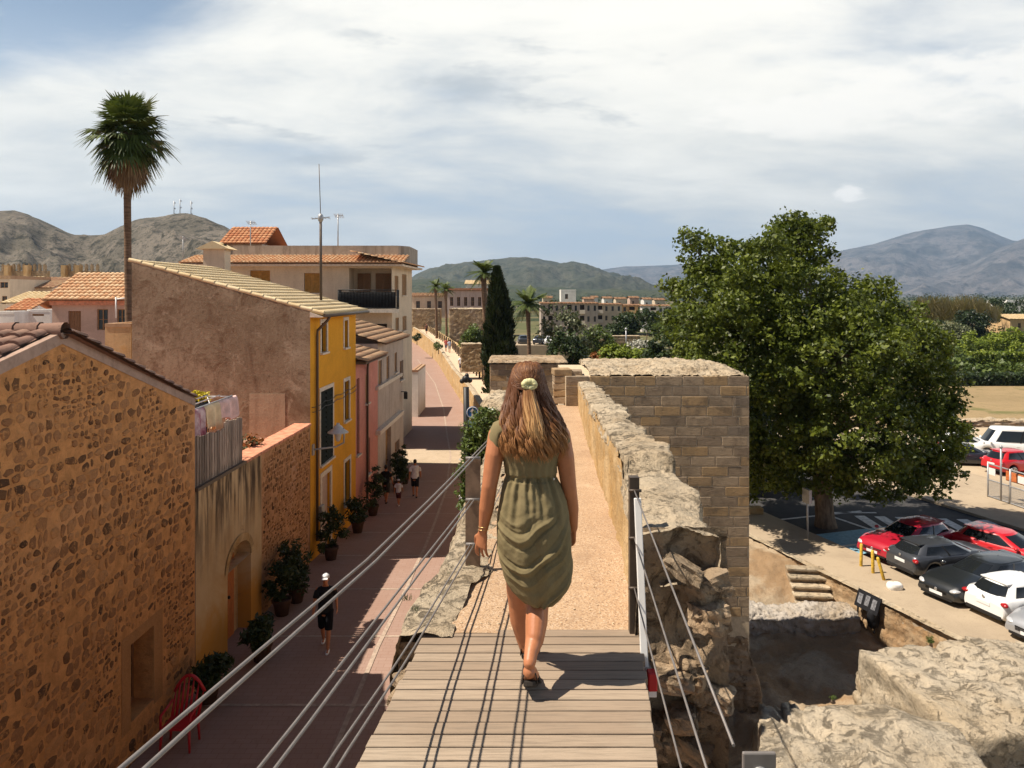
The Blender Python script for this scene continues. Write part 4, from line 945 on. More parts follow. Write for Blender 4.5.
def stonemat(name, mortar, cols):
    b = NB(name); r = b.attr(); fine = b.noise(24, 6, .72); med = b.noise(4.2, 7, .7, .4); big = b.noise(.55, 6, .65, .5)
    st = cols[0][1]
    for k in range(1, len(cols)): st = b.mix(b.ramp(r, cols[k - 1][0], cols[k][0]), st, cols[k][1])
    st = b.mix(b.ramp(fine, .45, .72, 0, .6), st, (.09, .055, .032)); st = b.mix(b.ramp(b.math('ADD', b.math('MULTIPLY', med, .6), b.math('MULTIPLY', fine, .4)), .50, .60, 0, .92), st, shade(mortar, .82)); st = b.mix(b.ramp(fine, .42, .28, 0, .45), st, shade(mortar, .95))
    m = b.mix(b.ramp(med, .32, .7), mortar, shade(mortar, .66)); m = b.mix(b.ramp(big, .45, .7, 0, .55), m, shade((mortar[0], mortar[1] * 1.12, mortar[2] * 1.5), .95)); m = b.mix(b.ramp(fine, .54, .7, 0, .55), m, shade(mortar, .4))
    c = b.mix(b.math('LESS_THAN', r, -.5), st, m)
    return b.done(c, .95, b.bump(b.math('ADD', med, b.math('MULTIPLY', fine, .6)), .8, .05), .1)
def stonework(mb, fac, u0, u1, z0, ztop, avoid, hmin, hmax, wmin, wmax, seed, skip=.5):
    """irregular rubble stones bedded in the mortar face of a wall"""
    rd = random.Random(seed); z = z0
    while z < 0:
        hh = rd.uniform(hmin, hmax); u = u0 - rd.random() * wmax; any_ = False
        while u < u1:
            small = noise.noise(Vector((u * .55, z * .55, seed))) > .12
            ww = rd.uniform(wmin, wmax) * (.62 if small else 1); n_sub = 2 if small and hh > hmin * 1.3 else 1
            for sidx in range(n_sub):
                h2 = hh / n_sub; cu = u + ww / 2; cz = z + h2 * (sidx + .5) + .05 * noise.noise(Vector((u * .8, z * .3, seed + 3))) + rd.uniform(-.02, .02); a, b_ = ww / 2 - rd.uniform(.0, .022), h2 / 2 - rd.uniform(.0, .018)
                if a < .025 or b_ < .02: continue
                if cu - a < u0 + .02 or cu + a > u1 - .02 or cz + b_ > min(ztop(cu - a), ztop(cu + a)) - .03 or cz - b_ < z0: continue
                any_ = True
                if any(h[0] - .3 < cu + a and cu - a < h[1] + .34 and h[2] - .14 < cz + b_ and cz - b_ < h[3] + .24 for h in avoid): continue
                cover = noise.noise(Vector((cu * .7 + 9, cz * .7, seed)))
                if rd.random() < .10 + max(0, cover) * skip: continue
                k = 10; rot = rd.uniform(-.32, .32); A, B = [], []; up_ = rd.uniform(.004, .022); rr = rd.random() ** 1.25
                p = rd.uniform(2.0, 4.5)
                for i in range(k):
                    t = 2 * math.pi * i / k + rd.uniform(-.12, .12); c_, s_ = math.cos(t), math.sin(t); q = (abs(c_) ** p + abs(s_) ** p) ** (-1 / p) * rd.uniform(.70, 1.12); x, y = c_ * q * a, s_ * q * b_; x, y = x * math.cos(rot) - y * math.sin(rot), x * math.sin(rot) + y * math.cos(rot)
                    A.append(mb.vert(fac.p(cu + x, cz + y, .002))); B.append(mb.vert(fac.p(cu + x * .80, cz + y * .78, up_ * rd.uniform(.7, 1.2))))
                for i in range(k): mb.face((A[i], A[(i + 1) % k], B[(i + 1) % k], B[i]), rr)
                c0 = mb.vert(fac.p(cu, cz, up_ * 1.15))
                for i in range(k): mb.face((B[i], B[(i + 1) % k], c0), rr)
            u += ww
        z += hh * .97
        if z > max(ztop(u0 + .1), ztop((u0 + u1) / 2), ztop(u1 - .1)): break
STONES = ((0, (.50, .255, .11)), (.35, (.40, .195, .085)), (.62, (.30, .145, .065)), (.86, (.19, .095, .045)), (1, (.095, .052, .03)))
FL = Fac((-7.07, 0, 0), (0.03, 1))
def u_at(y): return y * math.sqrt(1 + 0.03 ** 2)

# ---- house 1: rubble stone gable facing the street
h1 = thing('stone_house', 'orange rubble stone house with a gable and one dark window at the far left', 'house', (-9.5, 11.5, -8.3))
mb = MB(); ua, ub, up = u_at(6.6), u_at(16.0), u_at(11.5); pk = -0.58; el_, er = -1.75, -2.16
hw = FL.rect(130, 154, 645.4, 724)
holed_wall(mb, FL, ua, ub, -9, -2.2, [hw], 0.45, None)
mb.poly([FL.p(ua, -2.2), FL.p(ub, -2.2), FL.p(ub, er), FL.p(up, pk), FL.p(ua, el_)])
mb.poly([FL.p(ub, -9), FL.p(ub, -9, -9), FL.p(ub, er, -9), FL.p(ub, er)]); mb.poly([FL.p(ua, -9), FL.p(ua, -9, -9), FL.p(ua, el_, -9), FL.p(ua, el_)])
mb.r = [-1.0] * len(mb.r)
stonework(mb, FL, ua, ub, -8.9, lambda u: (lerp(el_, pk, (u - ua) / (up - ua)) if u < up else lerp(pk, er, (u - up) / (ub - up))) - .12, [hw], .11, .24, .11, .34, 3)
mb.build('wall', stonemat('rubble_masonry', (.70, .335, .125), STONES), h1)
# plain mortar band under the verge
mb = MB()
for (a, za, b_, zb) in ((ua, el_, up, pk), (up, pk, ub, er)):
    mb.poly([FL.p(a, za - 0.15, .012), FL.p(b_, zb - 0.15, .012), FL.p(b_, zb + 0.02, .012), FL.p(a, za + .02, .012)])
    mb.poly([FL.p(a, za + .02, .012), FL.p(b_, zb + .02, .012), FL.p(b_, zb + .02, -.1), FL.p(a, za + .02, -.1)])
mb.build('verge_band', plaster('verge_mortar', (0.42, 0.29, 0.22), (0.2, 0.13, 0.09), 0.4), h1)
mb = MB(); dn = Vector((0, up - ua, pk - el_)); S = dn.length
tile_roof(mb, FL.p(ua, el_ + .02, 0.02) - FL.n * 8.5, FL.n, dn, 8.5, S + .02, 0.24, 0.40)
dn2 = Vector((0, up - ub, pk - er)); tile_roof(mb, FL.p(ub + .1, er, 0.02) - FL.n * 8.5, FL.n, dn2, 8.5, dn2.length + .08, 0.24, 0.40)
ridge_tiles(mb, FL.p(up, pk + .05, 0.06), FL.p(up, pk + .05, -8.5), 0.13)
mb.build('roof', MAT['tile_dark'], h1)
w = window(h1, FL, hw, 0.45, None, frame=MAT['doorbrown'], sill=False, bars=(2, 2), pane=MAT['darkroom'])
mb = MB(); m_ = [(hw[1] - 0.02, hw[1] + .32, hw[2] - .1, hw[3] + .15), (hw[0] - .28, hw[0] + .02, hw[2] - .1, hw[3] + .15)]
for a, b_, c, d in m_: mb.poly([FL.p(a, c, .006), FL.p(b_, c, .006), FL.p(b_, d, .006), FL.p(a, d, .006)])
mb.poly([FL.p(hw[0] - .28, hw[3], .007), FL.p(hw[1] + .32, hw[3], .007), FL.p(hw[1] + .32, hw[3] + .2, .007), FL.p(hw[0] - .28, hw[3] + .2, .007)])
mb.build('surround', plaster('orange_mortar', (0.40, 0.20, 0.08), (0.28, 0.14, 0.06), 0.6, (0.34, 0.17, 0.07), 0.6, .5), w)

# ---- terrace with arched door, rubble wall, slatted screen
te = thing('terrace_house', 'low ochre plaster building with an arched wooden door and a terrace on top', 'building', (-8.5, 20, -8.3))
mb = MB(); u0, u1, u2 = u_at(16.03), u_at(19.9), u_at(24.15); TZ = -4.1
dl, zs_ = FL.px(227.6, 574); dr, _ = FL.px(251, 554); apex = -5.92; zb = -8.30
hd = (dl, dr, -9.0, zs_)
holed_wall(mb, FL, u0, u1, -9.2, zs_, [hd], 0.38)
# arch spandrel: cells between the springing line and the wall top
arc = [(lerp(dl, dr, 0.5) - (dr - dl) / 2 * math.cos(math.pi * k / 12), zs_ + (apex - zs_) * math.sin(math.pi * k / 12)) for k in range(13)]
mb.poly([FL.p(u0, zs_), FL.p(dl, zs_), FL.p(dl, TZ), FL.p(u0, TZ)]); mb.poly([FL.p(dr, zs_), FL.p(u1, zs_), FL.p(u1, TZ), FL.p(dr, TZ)])
for (a, za), (b_, zb_) in zip(arc, arc[1:]):
    mb.poly([FL.p(a, za), FL.p(b_, zb_), FL.p(b_, TZ), FL.p(a, TZ)]); mb.poly([FL.p(a, za), FL.p(b_, zb_), FL.p(b_, zb_, -.38), FL.p(a, za, -.38)])
mb.poly([FL.p(u0, TZ), FL.p(u1, TZ), FL.p(u1, TZ, -.3), FL.p(u0, TZ, -.3)])
def streakmat():
    b = NB('streaked_plaster'); big = b.noise(0.7, 6, 0.65, 0.5); run = b.noise(1.3, 5, 0.65, 0.15, stretch=(4, 4, 0.35)); fine = b.noise(18, 5, 0.7); med = b.noise(2, 6, .7)
    sp = b.n('ShaderNodeSeparateXYZ'); b.l(b.co.outputs['Object'], sp.inputs[0]); z = sp.outputs[2]
    c = b.mix(b.ramp(big, 0.36, 0.66), (0.60, 0.43, 0.24), (0.50, 0.33, 0.165)); c = b.mix(b.ramp(med, .55, .75, 0, .5), c, (0.66, 0.52, 0.34))
    c = b.mix(b.math('MULTIPLY', b.ramp(run, 0.40, 0.58), b.ramp(b.math('ADD', z, b.math('MULTIPLY', run, 1.6)), 2.9, 4.9)), c, (0.075, 0.05, 0.035))
    c = b.mix(b.math('MULTIPLY', b.ramp(b.math('ADD', z, b.math('MULTIPLY', big, -2.5)), 0.9, -0.8), 0.85), c, (0.60, 0.27, 0.035))
    c = b.mix(b.ramp(b.noise(0.9, 6, .75, .5, loc=(4, 4, 2)), .62, .72, 0, .6), c, (0.2, 0.14, 0.09))
    return b.done(c, .92, b.bump(b.math('ADD', med, b.math('MULTIPLY', fine, .4)), .2, .04), .12)
mb.build('wall', streakmat(), te)
mb = MB(); mb.poly([FL.p(u1, -9.2), FL.p(u2, -9.2), FL.p(u2, TZ), FL.p(u1, TZ)]); mb.r = [-1.0] * len(mb.r)
stonework(mb, FL, u1, u2, -9.0, lambda u: TZ, [], .09, .17, .09, .24, 8, .3)
mb.build('stone_wall', stonemat('small_rubble_masonry', (.62, .33, .16), STONES), te)
# door
mb = MB(); n = 6
for k in range(n): fbox(mb, FL, lerp(dl, dr - .32, k / n) + .006, lerp(dl, dr - .32, (k + 1) / n) - .006, -9, apex + .05, -.36, -.30)
d = mb.build('door', MAT['doorwood'], te)
mb = MB(); fbox(mb, FL, dr - .32, dr, -9, apex + .05, -.40, -.33); mb.build('jamb', MAT['ochreplaster'], d)
mb = MB(); mb.sphere(FL.p(dl + .75, -7.25, -.27), .04, 8, 6); mb.build('handle', MAT['iron'], d)
mb = MB()
for (a, za), (b_, zb_) in zip(arc, arc[1:]):
    cx_, cz_ = (dl + dr) / 2, zs_; s = 1.24
    o = lambda a, z: (cx_ + (a - cx_) * s, cz_ + (z - cz_) * (s + .14))
    mb.poly([FL.p(a, za, .02), FL.p(b_, zb_, .02), FL.p(*o(b_, zb_), .02), FL.p(*o(a, za), .02)], random.random()); mb.poly([FL.p(a, za, .02), FL.p(b_, zb_, .02), FL.p(b_, zb_, -.02), FL.p(a, za, -.02)])
mb.build('arch', MAT['limegold'], d)
# floor of the terrace, low parapet copings
mb = MB(); mb.poly([FL.p(u0, TZ - 1, -.28), FL.p(u2, TZ - 1, -.28), FL.p(u2, TZ - 1, -6.4), FL.p(u0, TZ - 1, -6.4)]); mb.poly([FL.p(u0, TZ - 1, -.29), FL.p(u2, TZ - 1, -.29), FL.p(u2, TZ, -.29), FL.p(u0, TZ, -.29)]); mb.build('terrace_floor', MAT['coping'], te)
mb = MB(); uu = u_at(18.75)
fbox(mb, FL, u0, uu, TZ, TZ + .07, -.32, .05); mb.build('edge_beam', MAT['pipe'], te)
mb = MB(); k = uu + .02
while k < u2 - .05: fbox(mb, FL, k, min(u2, k + .38) - .01, TZ, TZ + .075 + random.uniform(0, .012), -.50, .06); k += .39
bevel(mb.build('coping', MAT['coping'], te), .02)
mb = MB(); k = u0 + .03; uf = u_at(18.7)
while k < uf:
    w_ = random.uniform(.075, .11); h = 1.12 + random.uniform(-.03, .03) - 0.06 * (k - u0) + (0.16 if k > lerp(u0, uf, .58) else 0)
    fbox(mb, FL, k, k + w_, TZ + .02, TZ + h, -.07, -.04, random.random()); k += w_ + .034
mb.build('slat_screen', MAT['greywood'], te)
mb = MB()
for z in (.2, .95): fbox(mb, FL, u0, uf, TZ + z, TZ + z + .06, -.12, -.075)
mb.build('screen_rail', MAT['greywood'], te)

# drying rack with laundry on the terrace
dk = thing('drying_rack', 'metal drying rack standing on the terrace behind the slatted screen', 'drying rack', (-6.9, 17.6, -5.1))
mb = MB(); ra, rb = FL.px(197, 412)[0] + .1, FL.px(243, 410)[0] - .2
for o in (-.38, -.7, -1.0): mb.tube([FL.p(ra, -2.51, o), FL.p(rb + .5, -2.47, o)], .015, 6)
for u in (ra, rb + .5):
    mb.tube([FL.p(u, -2.50, -.38), FL.p(u, -2.50, -1.0)], .018, 6); mb.tube([FL.p(u, -2.50, -.38), FL.p(u, -5.1, -.85)], .018, 6); mb.tube([FL.p(u, -2.50, -1.0), FL.p(u, -5.1, -.15)], .018, 6)
mb.build('frame', MAT['galv'], dk)
def cloth(ua_, ub_, o, drop, mat, label, seed):
    mb = MB(); c = FL.p((ua_ + ub_) / 2, -2.50, o)
    def fn(u, v):
        s = (v - .5) * 2; z = -2.485 - abs(s) ** 1.2 * drop * (1 + .12 * math.sin(7 * u + seed)); oo = o + math.copysign(min(.05, abs(s) * .3), s) + .05 * math.sin(u * 12 + seed) * abs(s)
        return FL.p(lerp(ua_, ub_, u) + .03 * math.sin(5 * v + seed), z, oo)
    mb.grid(fn, 24, 16); return tag(mb.build('laundry', mat, origin=c), label, 'laundry', 'laundry on the drying rack')
um = lerp(ra, rb, .0)
cloth(ra + .2, ra + 1.1, -.38, .7, simple('cloth_mauve', (0.74, 0.56, 0.54), .9, .1, c2=(0.34, 0.10, 0.13), scale=4), 'red and white patterned cloth hanging nearest the stone gable', 1)
cloth(ra + 1.1, ra + 1.9, -.38, .6, simple('cloth_cream', (0.80, 0.60, 0.36), .9, .1, var=.15, scale=4), 'cream towel hanging in the middle of the drying rack', 2)
cloth(ra + 1.9, ra + 2.95, -.38, .5, simple('cloth_pink', (0.78, 0.52, 0.46), .9, .1, var=.2, scale=4), 'pinkish cloth hanging at the far end of the rack', 3)

# ---- house 3: yellow house with the brown windowless gable side towards us
yh = thing('yellow_house', 'yellow house with dark green shutters and a brown weathered side wall', 'house', (-9.5, 27, -8.6))
y0, y1 = u_at(24.2), u_at(30.35); ez = -0.52; c0 = FL.p(y0, ez); sl = 0.278
HW = 6.0
holes = {}
for k, r in {'a': (321, 326.5, 323, 353), 'b': (344, 347.6, 320.5, 348), 'c': (320.3, 332.5, 392, 466), 'd': (344.2, 349, 382, 422), 'e': (344.5, 349.8, 463, 506), 'door': (321.2, 330.2, 478, 549)}.items(): holes[k] = FL.rect(*r)
holes['door'] = (holes['door'][0], holes['door'][1], -8.72, holes['door'][3])
mb = MB(); holed_wall(mb, FL, y0 + .004, y1, -9.3, ez, list(holes.values()), .22); mb.build('wall', MAT['yellow'], yh)
XL = -11.95; zl = ez - sl * (XL - c0.x)
BF = Fac((XL, 24.2, 0), (1, 0))      # side wall frame: u = X - XL, faces us
mb = MB(); L_ = c0.x - XL
mb.poly([BF.p(0, -9.3), BF.p(L_, -9.3), BF.p(L_, ez), BF.p(0, zl)])
mb.poly([Vector((XL, 24.2, -9.3)), Vector((XL, 30.4, -9.3)), Vector((XL, 30.4, zl)), Vector((XL, 24.2, zl))]); mb.poly([Vector((XL, 30.4, -9.3)), FL.p(y1, -9.3), FL.p(y1, ez), Vector((XL, 30.4, zl))])
mb.build('side_wall', MAT['brownplaster'], yh)
mb = MB(); fbox(mb, BF, lerp(0, L_, .66), lerp(0, L_, .86), -4.6, -3.1, -.05, .012); mb.build('plaster_patch', plaster('pale_patch', (0.42, 0.32, 0.215), (0.27, 0.19, 0.12), .9, (0.24, 0.165, 0.105), .4, .5), yh)
mb = MB(); e = FL.d; O = FL.p(y0 + .02, ez + .0, .42); O.z = ez - sl * .42
up_ = Vector((-1, 0, sl)).normalized(); S = (O.x - XL + .1) / (1 / math.sqrt(1 + sl * sl)) 
tile_roof(mb, O, e, up_, y1 - y0 + .1, S, 0.22, 0.40)
for k in range(16):     # verge tiles along the side wall
    a = O + up_ * (S * k / 16) + e * .05; b_ = O + up_ * (S * (k + 1.05) / 16) + e * .05; mb.tube([a + Vector((0, 0, .06)), b_ + Vector((0, 0, .035))], [.075, .065], 9, False, random.random())
mb.build('roof', MAT['tile_cream'], yh)
mb = MB(); mb.prism([(0, 0), (0, -.16), (.38, -.16 - .38 * sl + .1), (.42, -sl * .42 - .03)], lambda p, q: FL.p(y0 - .04, ez + q - .02, p), lambda p, q: FL.p(y1, ez + q - .02, p)); mb.build('eave', MAT['trim'], yh)
mb = MB(); mb.tube([FL.p(y0 - .04, ez - sl * .42 - .02, .5), FL.p(y1, ez - sl * .42 - .02, .5)], .055, 8); g0 = y0 + .55
mb.tube([FL.p(g0, ez - .16, .48), FL.p(g0, ez - .3, .40), FL.p(g0, ez - .62, .08), FL.p(g0, ez - .8, .07), FL.p(g0, -7.9, .07)], .045, 8); mb.build('drainpipe', MAT['pipe'], yh)
for k in ('a', 'b', 'd', 'e'): window(yh, FL, holes[k], .2, None, frame=MAT['shut_green'], surround=MAT['trim'], bars=(2, 3))
window(yh, FL, holes['c'], .12, 'closed', MAT['shut_green'], frame=MAT['shut_green'], surround=MAT['trim'], bars=(2, 4))
door(yh, FL, holes['door'], .12, simple('pale_door', (0.50, 0.36, 0.29), .6, .3, var=.1), MAT['trim'])
for o_, zz in ((.03, -3.55), (.05, -3.7)):
    mb = MB(); mb.tube([FL.p(lerp(y0 + .1, y1, k / 24), zz - .06 * abs(math.sin(k * math.pi / 6)), o_) for k in range(25)], .012, 5); mb.build('cable', MAT['iron'], yh)
mb = MB(); fbox(mb, FL, y0 + .9, y0 + 1.25, -7.4, -6.9, 0, .12); bevel(mb.build('meter_box', MAT['galv'], yh), .01)
# antenna mast on its roof
am = thing('antenna_mast', 'tall thin antenna mast with a box rising from the yellow house roof', 'antenna', tuple(P(321, 296, 28.5)))
mb = MB(); b0 = P(321, 300, 28.5); mb.tube([b0, P(320.6, 215, 28.5)], .05, 8); mb.tube([P(320.6, 215, 28.5), P(319, 164, 28.5)], .014, 6); mb.build('pole', MAT['pipe'], am)
mb = MB(); mb.sphere(P(320.6, 218, 28.5), (.11, .11, .17), 10, 8); mb.bar(P(312, 219, 28.5), P(330, 217, 28.5), .03)
for k in range(5): c = P(313 + 4 * k, 218.4, 28.5); mb.bar(c + Vector((0, -.25, 0)), c + Vector((0, .25, 0)), .015)
mb.build('aerial', MAT['galv'], am)

# ---- street lamp bracket on the yellow facade
sl_ = thing('street_lamp', 'wall street lamp with a pale bell shade on the yellow house', 'street lamp', tuple(FL.p(y0 + .25, -5.7, .02)))
ub_ = y0 + .25; lc = P(338, 428, 25.0); ba = FL.p(ub_, -(450 - HY) / FPX * 24.4, .02)
mb = MB(); e_ = Vector((lc.x + .05, lc.y, ba.z)); mb.tube([ba, lerp(ba, e_, .6), e_ - Vector((.12, 0, .02)), e_ + Vector((.14, 0, .12)), lc + Vector((.20, 0, -.25)), lc + Vector((.17, 0, .0))], .03, 8); mb.box(ba, (.06, .16, .34)); mb.build('bracket', MAT['galv'], sl_)
mb = MB(); pr = [(.05, .16), (.06, .10), (.13, .06), (.17, -.02), (.32, -.12), (.34, -.15)]
mb.loft([mb.ring([lc + Vector((r * math.cos(t), r * math.sin(t), z)) for t in [2 * math.pi * k / 20 for k in range(20)]]) for r, z in pr], caps=True); mb.build('lamp_shade', simple('pale_metal', (.62, .60, .56), .5, .4, var=.1), sl_)
mb = MB(); mb.tube([lc + Vector((0, 0, -.15)), lc + Vector((0, 0, -.36))], [.13, .08], 12, dome=True); mb.build('globe', simple('frosted_glass', (.6, .6, .58), .3, .4), sl_)

# ---- house 4 pink, 5 grey, 6 the large corner building
def fbody(mb, fac, ua_, ub_, z0, z1, depth, holes):
    holed_wall(mb, fac, ua_, ub_, z0, z1, holes, .2)
    for u in (ua_, ub_): mb.poly([fac.p(u, z0), fac.p(u, z0, -depth), fac.p(u, z1, -depth), fac.p(u, z1)])
    mb.poly([fac.p(ua_, z1), fac.p(ub_, z1), fac.p(ub_, z1, -depth), fac.p(ua_, z1, -depth)])
ph = thing('pink_house', 'narrow pink house between the yellow and the grey house', 'house', tuple(FL.p(u_at(32.4), -9, -2)))
pa, pb = y1 + .004, u_at(34.6); pz = -2.62
r1, r2, r3 = FL.rect(365.5, 368.6, 375, 404), FL.rect(366.5, 370, 440, 476), FL.rect(356.6, 359.5, 379, 456)
mb = MB(); fbody(mb, FL, pa, pb, -9.6, pz, 5, [r1, r2, r3]); mb.build('wall', MAT['pink'], ph)
mb = MB(); O = FL.p(pa - .05, pz - .02, .45); tile_roof(mb, O, FL.d, -FL.n + Vector((0, 0, .25)), pb - pa, 3.6, .24, .42); mb.build('roof', MAT['tile_old'], ph)
mb = MB(); fbox(mb, FL, pa, pb, pz - .12, pz, 0, .4); mb.build('eave', MAT['pipe'], ph)
for r in (r1, r2): window(ph, FL, r, .2, 'closed', MAT['shut_brown'], surround=None)
window(ph, FL, r3, .2, None, frame=MAT['shut_green'], bars=(2, 6))
mb = MB(); g = pa + (pb - pa) * .42; mb.tube([FL.p(pa + .9, pz - .1, .3), FL.p(g, pz - .4, .08), FL.p(g, -8.8, .07)], .05, 6); mb.build('drainpipe', MAT['pipe'], ph)

gh = thing('grey_house', 'grey plaster house with three small shuttered windows above a long ledge', 'house', tuple(FL.p(u_at(38), -9.2, -2)))
ga, gb_ = pb + .004, u_at(41.3)
gz = -2.2
gr = [FL.rect(378.5, 382, 361, 386), FL.rect(386.5, 389.3, 357, 380), FL.rect(394.6, 397, 353, 373), FL.rect(400, 403.4, 361.5, 381), FL.rect(385.5, 391, 425, 466), FL.rect(395, 399.5, 443, 480)]
gr[4] = (*gr[4][:2], -9.1, gr[4][3]); gr[5] = (*gr[5][:2], -9.1, gr[5][3])
mb = MB(); fbody(mb, FL, ga, gb_, -9.6, gz, 7, gr); mb.build('wall', MAT['greyplaster'], gh)
mb = MB(); O = FL.p(ga - .05, gz, .35); tile_roof(mb, O, FL.d, -FL.n + Vector((0, 0, .30)), gb_ - ga, 6.0, .25, .45); mb.build('roof', MAT['tile_old'], gh)
for r in gr[:3]: window(gh, FL, r, .2, 'closed', MAT['shut_brown'])
window(gh, FL, gr[3], .2, None, frame=MAT['shut_brown']); door(gh, FL, gr[4], .2, MAT['shut_brown']); door(gh, FL, gr[5], .2, MAT['doorbrown'])
mb = MB(); a_, za_ = FL.px(375.5, 391); b2, zb2 = FL.px(400, 371.5); fbox(mb, FL, a_, b2, (za_ + zb2) / 2 - .1, (za_ + zb2) / 2 + .06, 0, .14)
a_, za_ = FL.px(375.5, 436); b2, zb2 = FL.px(400, 408); fbox(mb, FL, a_, b2, (za_ + zb2) / 2 - .14, (za_ + zb2) / 2 + .05, 0, .22); mb.build('ledge', MAT['trim'], gh)
mb = MB(); mb.box(FL.p(u_at(40.6), -5.3, .25), (.18, .18, .35)); mb.bar(FL.p(u_at(40.6), -5.1, 0), FL.p(u_at(40.6), -5.1, .3), .04); mb.build('lantern', MAT['iron'], gh)

bb = thing('corner_building', 'large cream corner building with a black iron balcony and a flat parapet roof', 'building', (-12, 50, -9.2))
cD = 45.8; cX = (392 - CX) / FPX * cD; WF = Fac((-19.2, cD, 0), (1, 0)); wl = cX + 19.2; ezb = -(264 - HY) / FPX * cD
SF = Fac((cX, cD, 0), (0.04, 1)); sL = 7.0
bal = WF.rect(349, 391.5, 267, 300); bal = (bal[0], bal[1], -(308 - HY) / FPX * cD, ezb - .25)
lowr = WF.rect(354, 391, 313, 345)
wr = [WF.rect(250, 270, 270.5, 282), WF.rect(304, 320, 273, 293)]
mb = MB(); holed_wall(mb, WF, 0, wl, -9.6, ezb, [bal, *wr], 1.4)
ww = [SF.rect(394.5, 398.5, 275.5, 296), SF.rect(402, 406.5, 274, 295.5), SF.rect(395.5, 399, 318, 331), SF.rect(402.5, 406.5, 316.5, 331)]
holed_wall(mb, SF, 0, sL, -9.6, ezb, ww, .2)
mb.poly([SF.p(sL, -9.6), SF.p(sL, -9.6, -14), SF.p(sL, ezb, -14), SF.p(sL, ezb)]); mb.poly([WF.p(0, -9.6), WF.p(0, -9.6, -7), WF.p(0, ezb, -7), WF.p(0, ezb)])
mb.poly([WF.p(0, ezb), WF.p(wl, ezb), SF.p(sL, ezb), WF.p(0, ezb, -7)])
mb.poly([WF.p(bal[0], bal[2], -1.4), WF.p(bal[1], bal[2], -1.4), WF.p(bal[1], bal[3], -1.4), WF.p(bal[0], bal[3], -1.4)])
mb.build('wall', MAT['cream'], bb)
for r in wr: window(bb, WF, r, .25, 'closed', simple('shutter_ochre_%d' % (r[0] * 10), (0.50, 0.26, 0.07), .7, .2, var=.15))
for r in ww: window(bb, SF, r, .2, 'closed', MAT['shut_brown'])
BK = Fac(WF.p(0, 0, -1.38), (1, 0))
for r in ((bal[0] + .25, bal[0] + 1.05, bal[2] + .05, bal[2] + 2.1), (bal[0] + 1.35, bal[0] + 2.3, bal[2] + .05, bal[2] + 2.1)): window(bb, BK, r, -.02, 'closed', MAT['doorbrown'], sill=False)
ba_, bb_ = WF.rect(341.5, 399, 290, 308)[:2]; bz0, bz1 = -(309 - HY) / FPX * (cD - .9), -(290 - HY) / FPX * (cD - .9)
mb = MB(); fbox(mb, WF, ba_, bb_, bz0 - .22, bz0, -.02, 1.0); bal_o = mb.build('balcony', MAT['trim'], bb)
mb = MB(); N_ = 40
for k in range(N_ + 1): mb.tube([WF.p(lerp(ba_, bb_, k / N_), bz0, .95), WF.p(lerp(ba_, bb_, k / N_), bz1, .95)], .012, 4)
for s in (ba_, bb_):
    for k in range(9): mb.tube([WF.p(s, bz0, k / 9 * .95), WF.p(s, bz1, k / 9 * .95)], .012, 4)
for z in (bz0 + .06, bz1): mb.tube([WF.p(ba_, z, 0), WF.p(ba_, z, .95), WF.p(bb_, z, .95), WF.p(bb_, z, 0)], .025, 5)
mb.build('railing', MAT['iron'], bal_o)
mb = MB(); fbox(mb, WF, ba_ + .05, bb_ - .05, bz0 + .05, bz1 - .12, .90, .915); mb.build('screen_cloth', MAT['black'], bal_o)
mb = MB(); fbox(mb, WF, bal[0] + .1, wl - .3, -4.6, bz0 - .9, -.05, .012); mb.build('balcony_shade_panel', MAT['darkroom'], bb)  # dark panel on the wall, standing in for shade beneath the balcony
mb = MB(); O = WF.p(-.3, ezb + .02, .8); tile_roof(mb, O, WF.d, -WF.n + Vector((0, 0, .22)), wl + 1.1, 2.6, .24, .42)
O = SF.p(-.8, ezb + .02, .8); tile_roof(mb, O, SF.d, -SF.n + Vector((0, 0, .22)), sL + 1, 3.2, .24, .42)
mb.build('roof', MAT['tile_orange'], bb)
mb = MB(); fbox(mb, WF, -.3, wl + .75, ezb - .14, ezb - .02, -.2, .72); fbox(mb, SF, .25, sL, ezb - .145, ezb - .025, -.2, .72); mb.build('eave', MAT['trim'], bb)
pz1 = -(245.5 - HY) / FPX * (cD + 1.6)
mb = MB(); PF = Fac((-17.2, cD + 1.7, 0), (1, 0)); pu = (398 - CX) / FPX * (cD + 1.7) + 17.2
mb.prism([(0, 0), (pu, 0), (pu + .6, .8), (pu + .6, 5), (0, 5)], lambda p, q: PF.p(p, ezb - .1, -q), lambda p, q: PF.p(p, pz1, -q))
mb.build('roof_parapet', MAT['greycement'], bb)
chm = MB(); cc = P(217, 262, 42); chm.box(cc + Vector((0, 0, -.4)), (1.15, .9, 2.2)); co = chm.build('chimney', MAT['cream'], bb)
chm = MB()
for sx in (-.38, 0, .38): chm.box(cc + Vector((sx, -.1, .82)), (.12, .5, .34))
cb = P(217, 249.5, 42)
chm.prism([(-.9, 0), (.9, 0), (0, .42)], lambda p, q: cb + Vector((p, -.7, q)), lambda p, q: cb + Vector((p, .7, q))); chm.build('chimney_cap', MAT['tile_cream'], co)
chm = MB(); chm.box(cc + Vector((0, 0, .82)), (.95, .3, .33)); chm.build('chimney_vent', MAT['darkroom'], co)
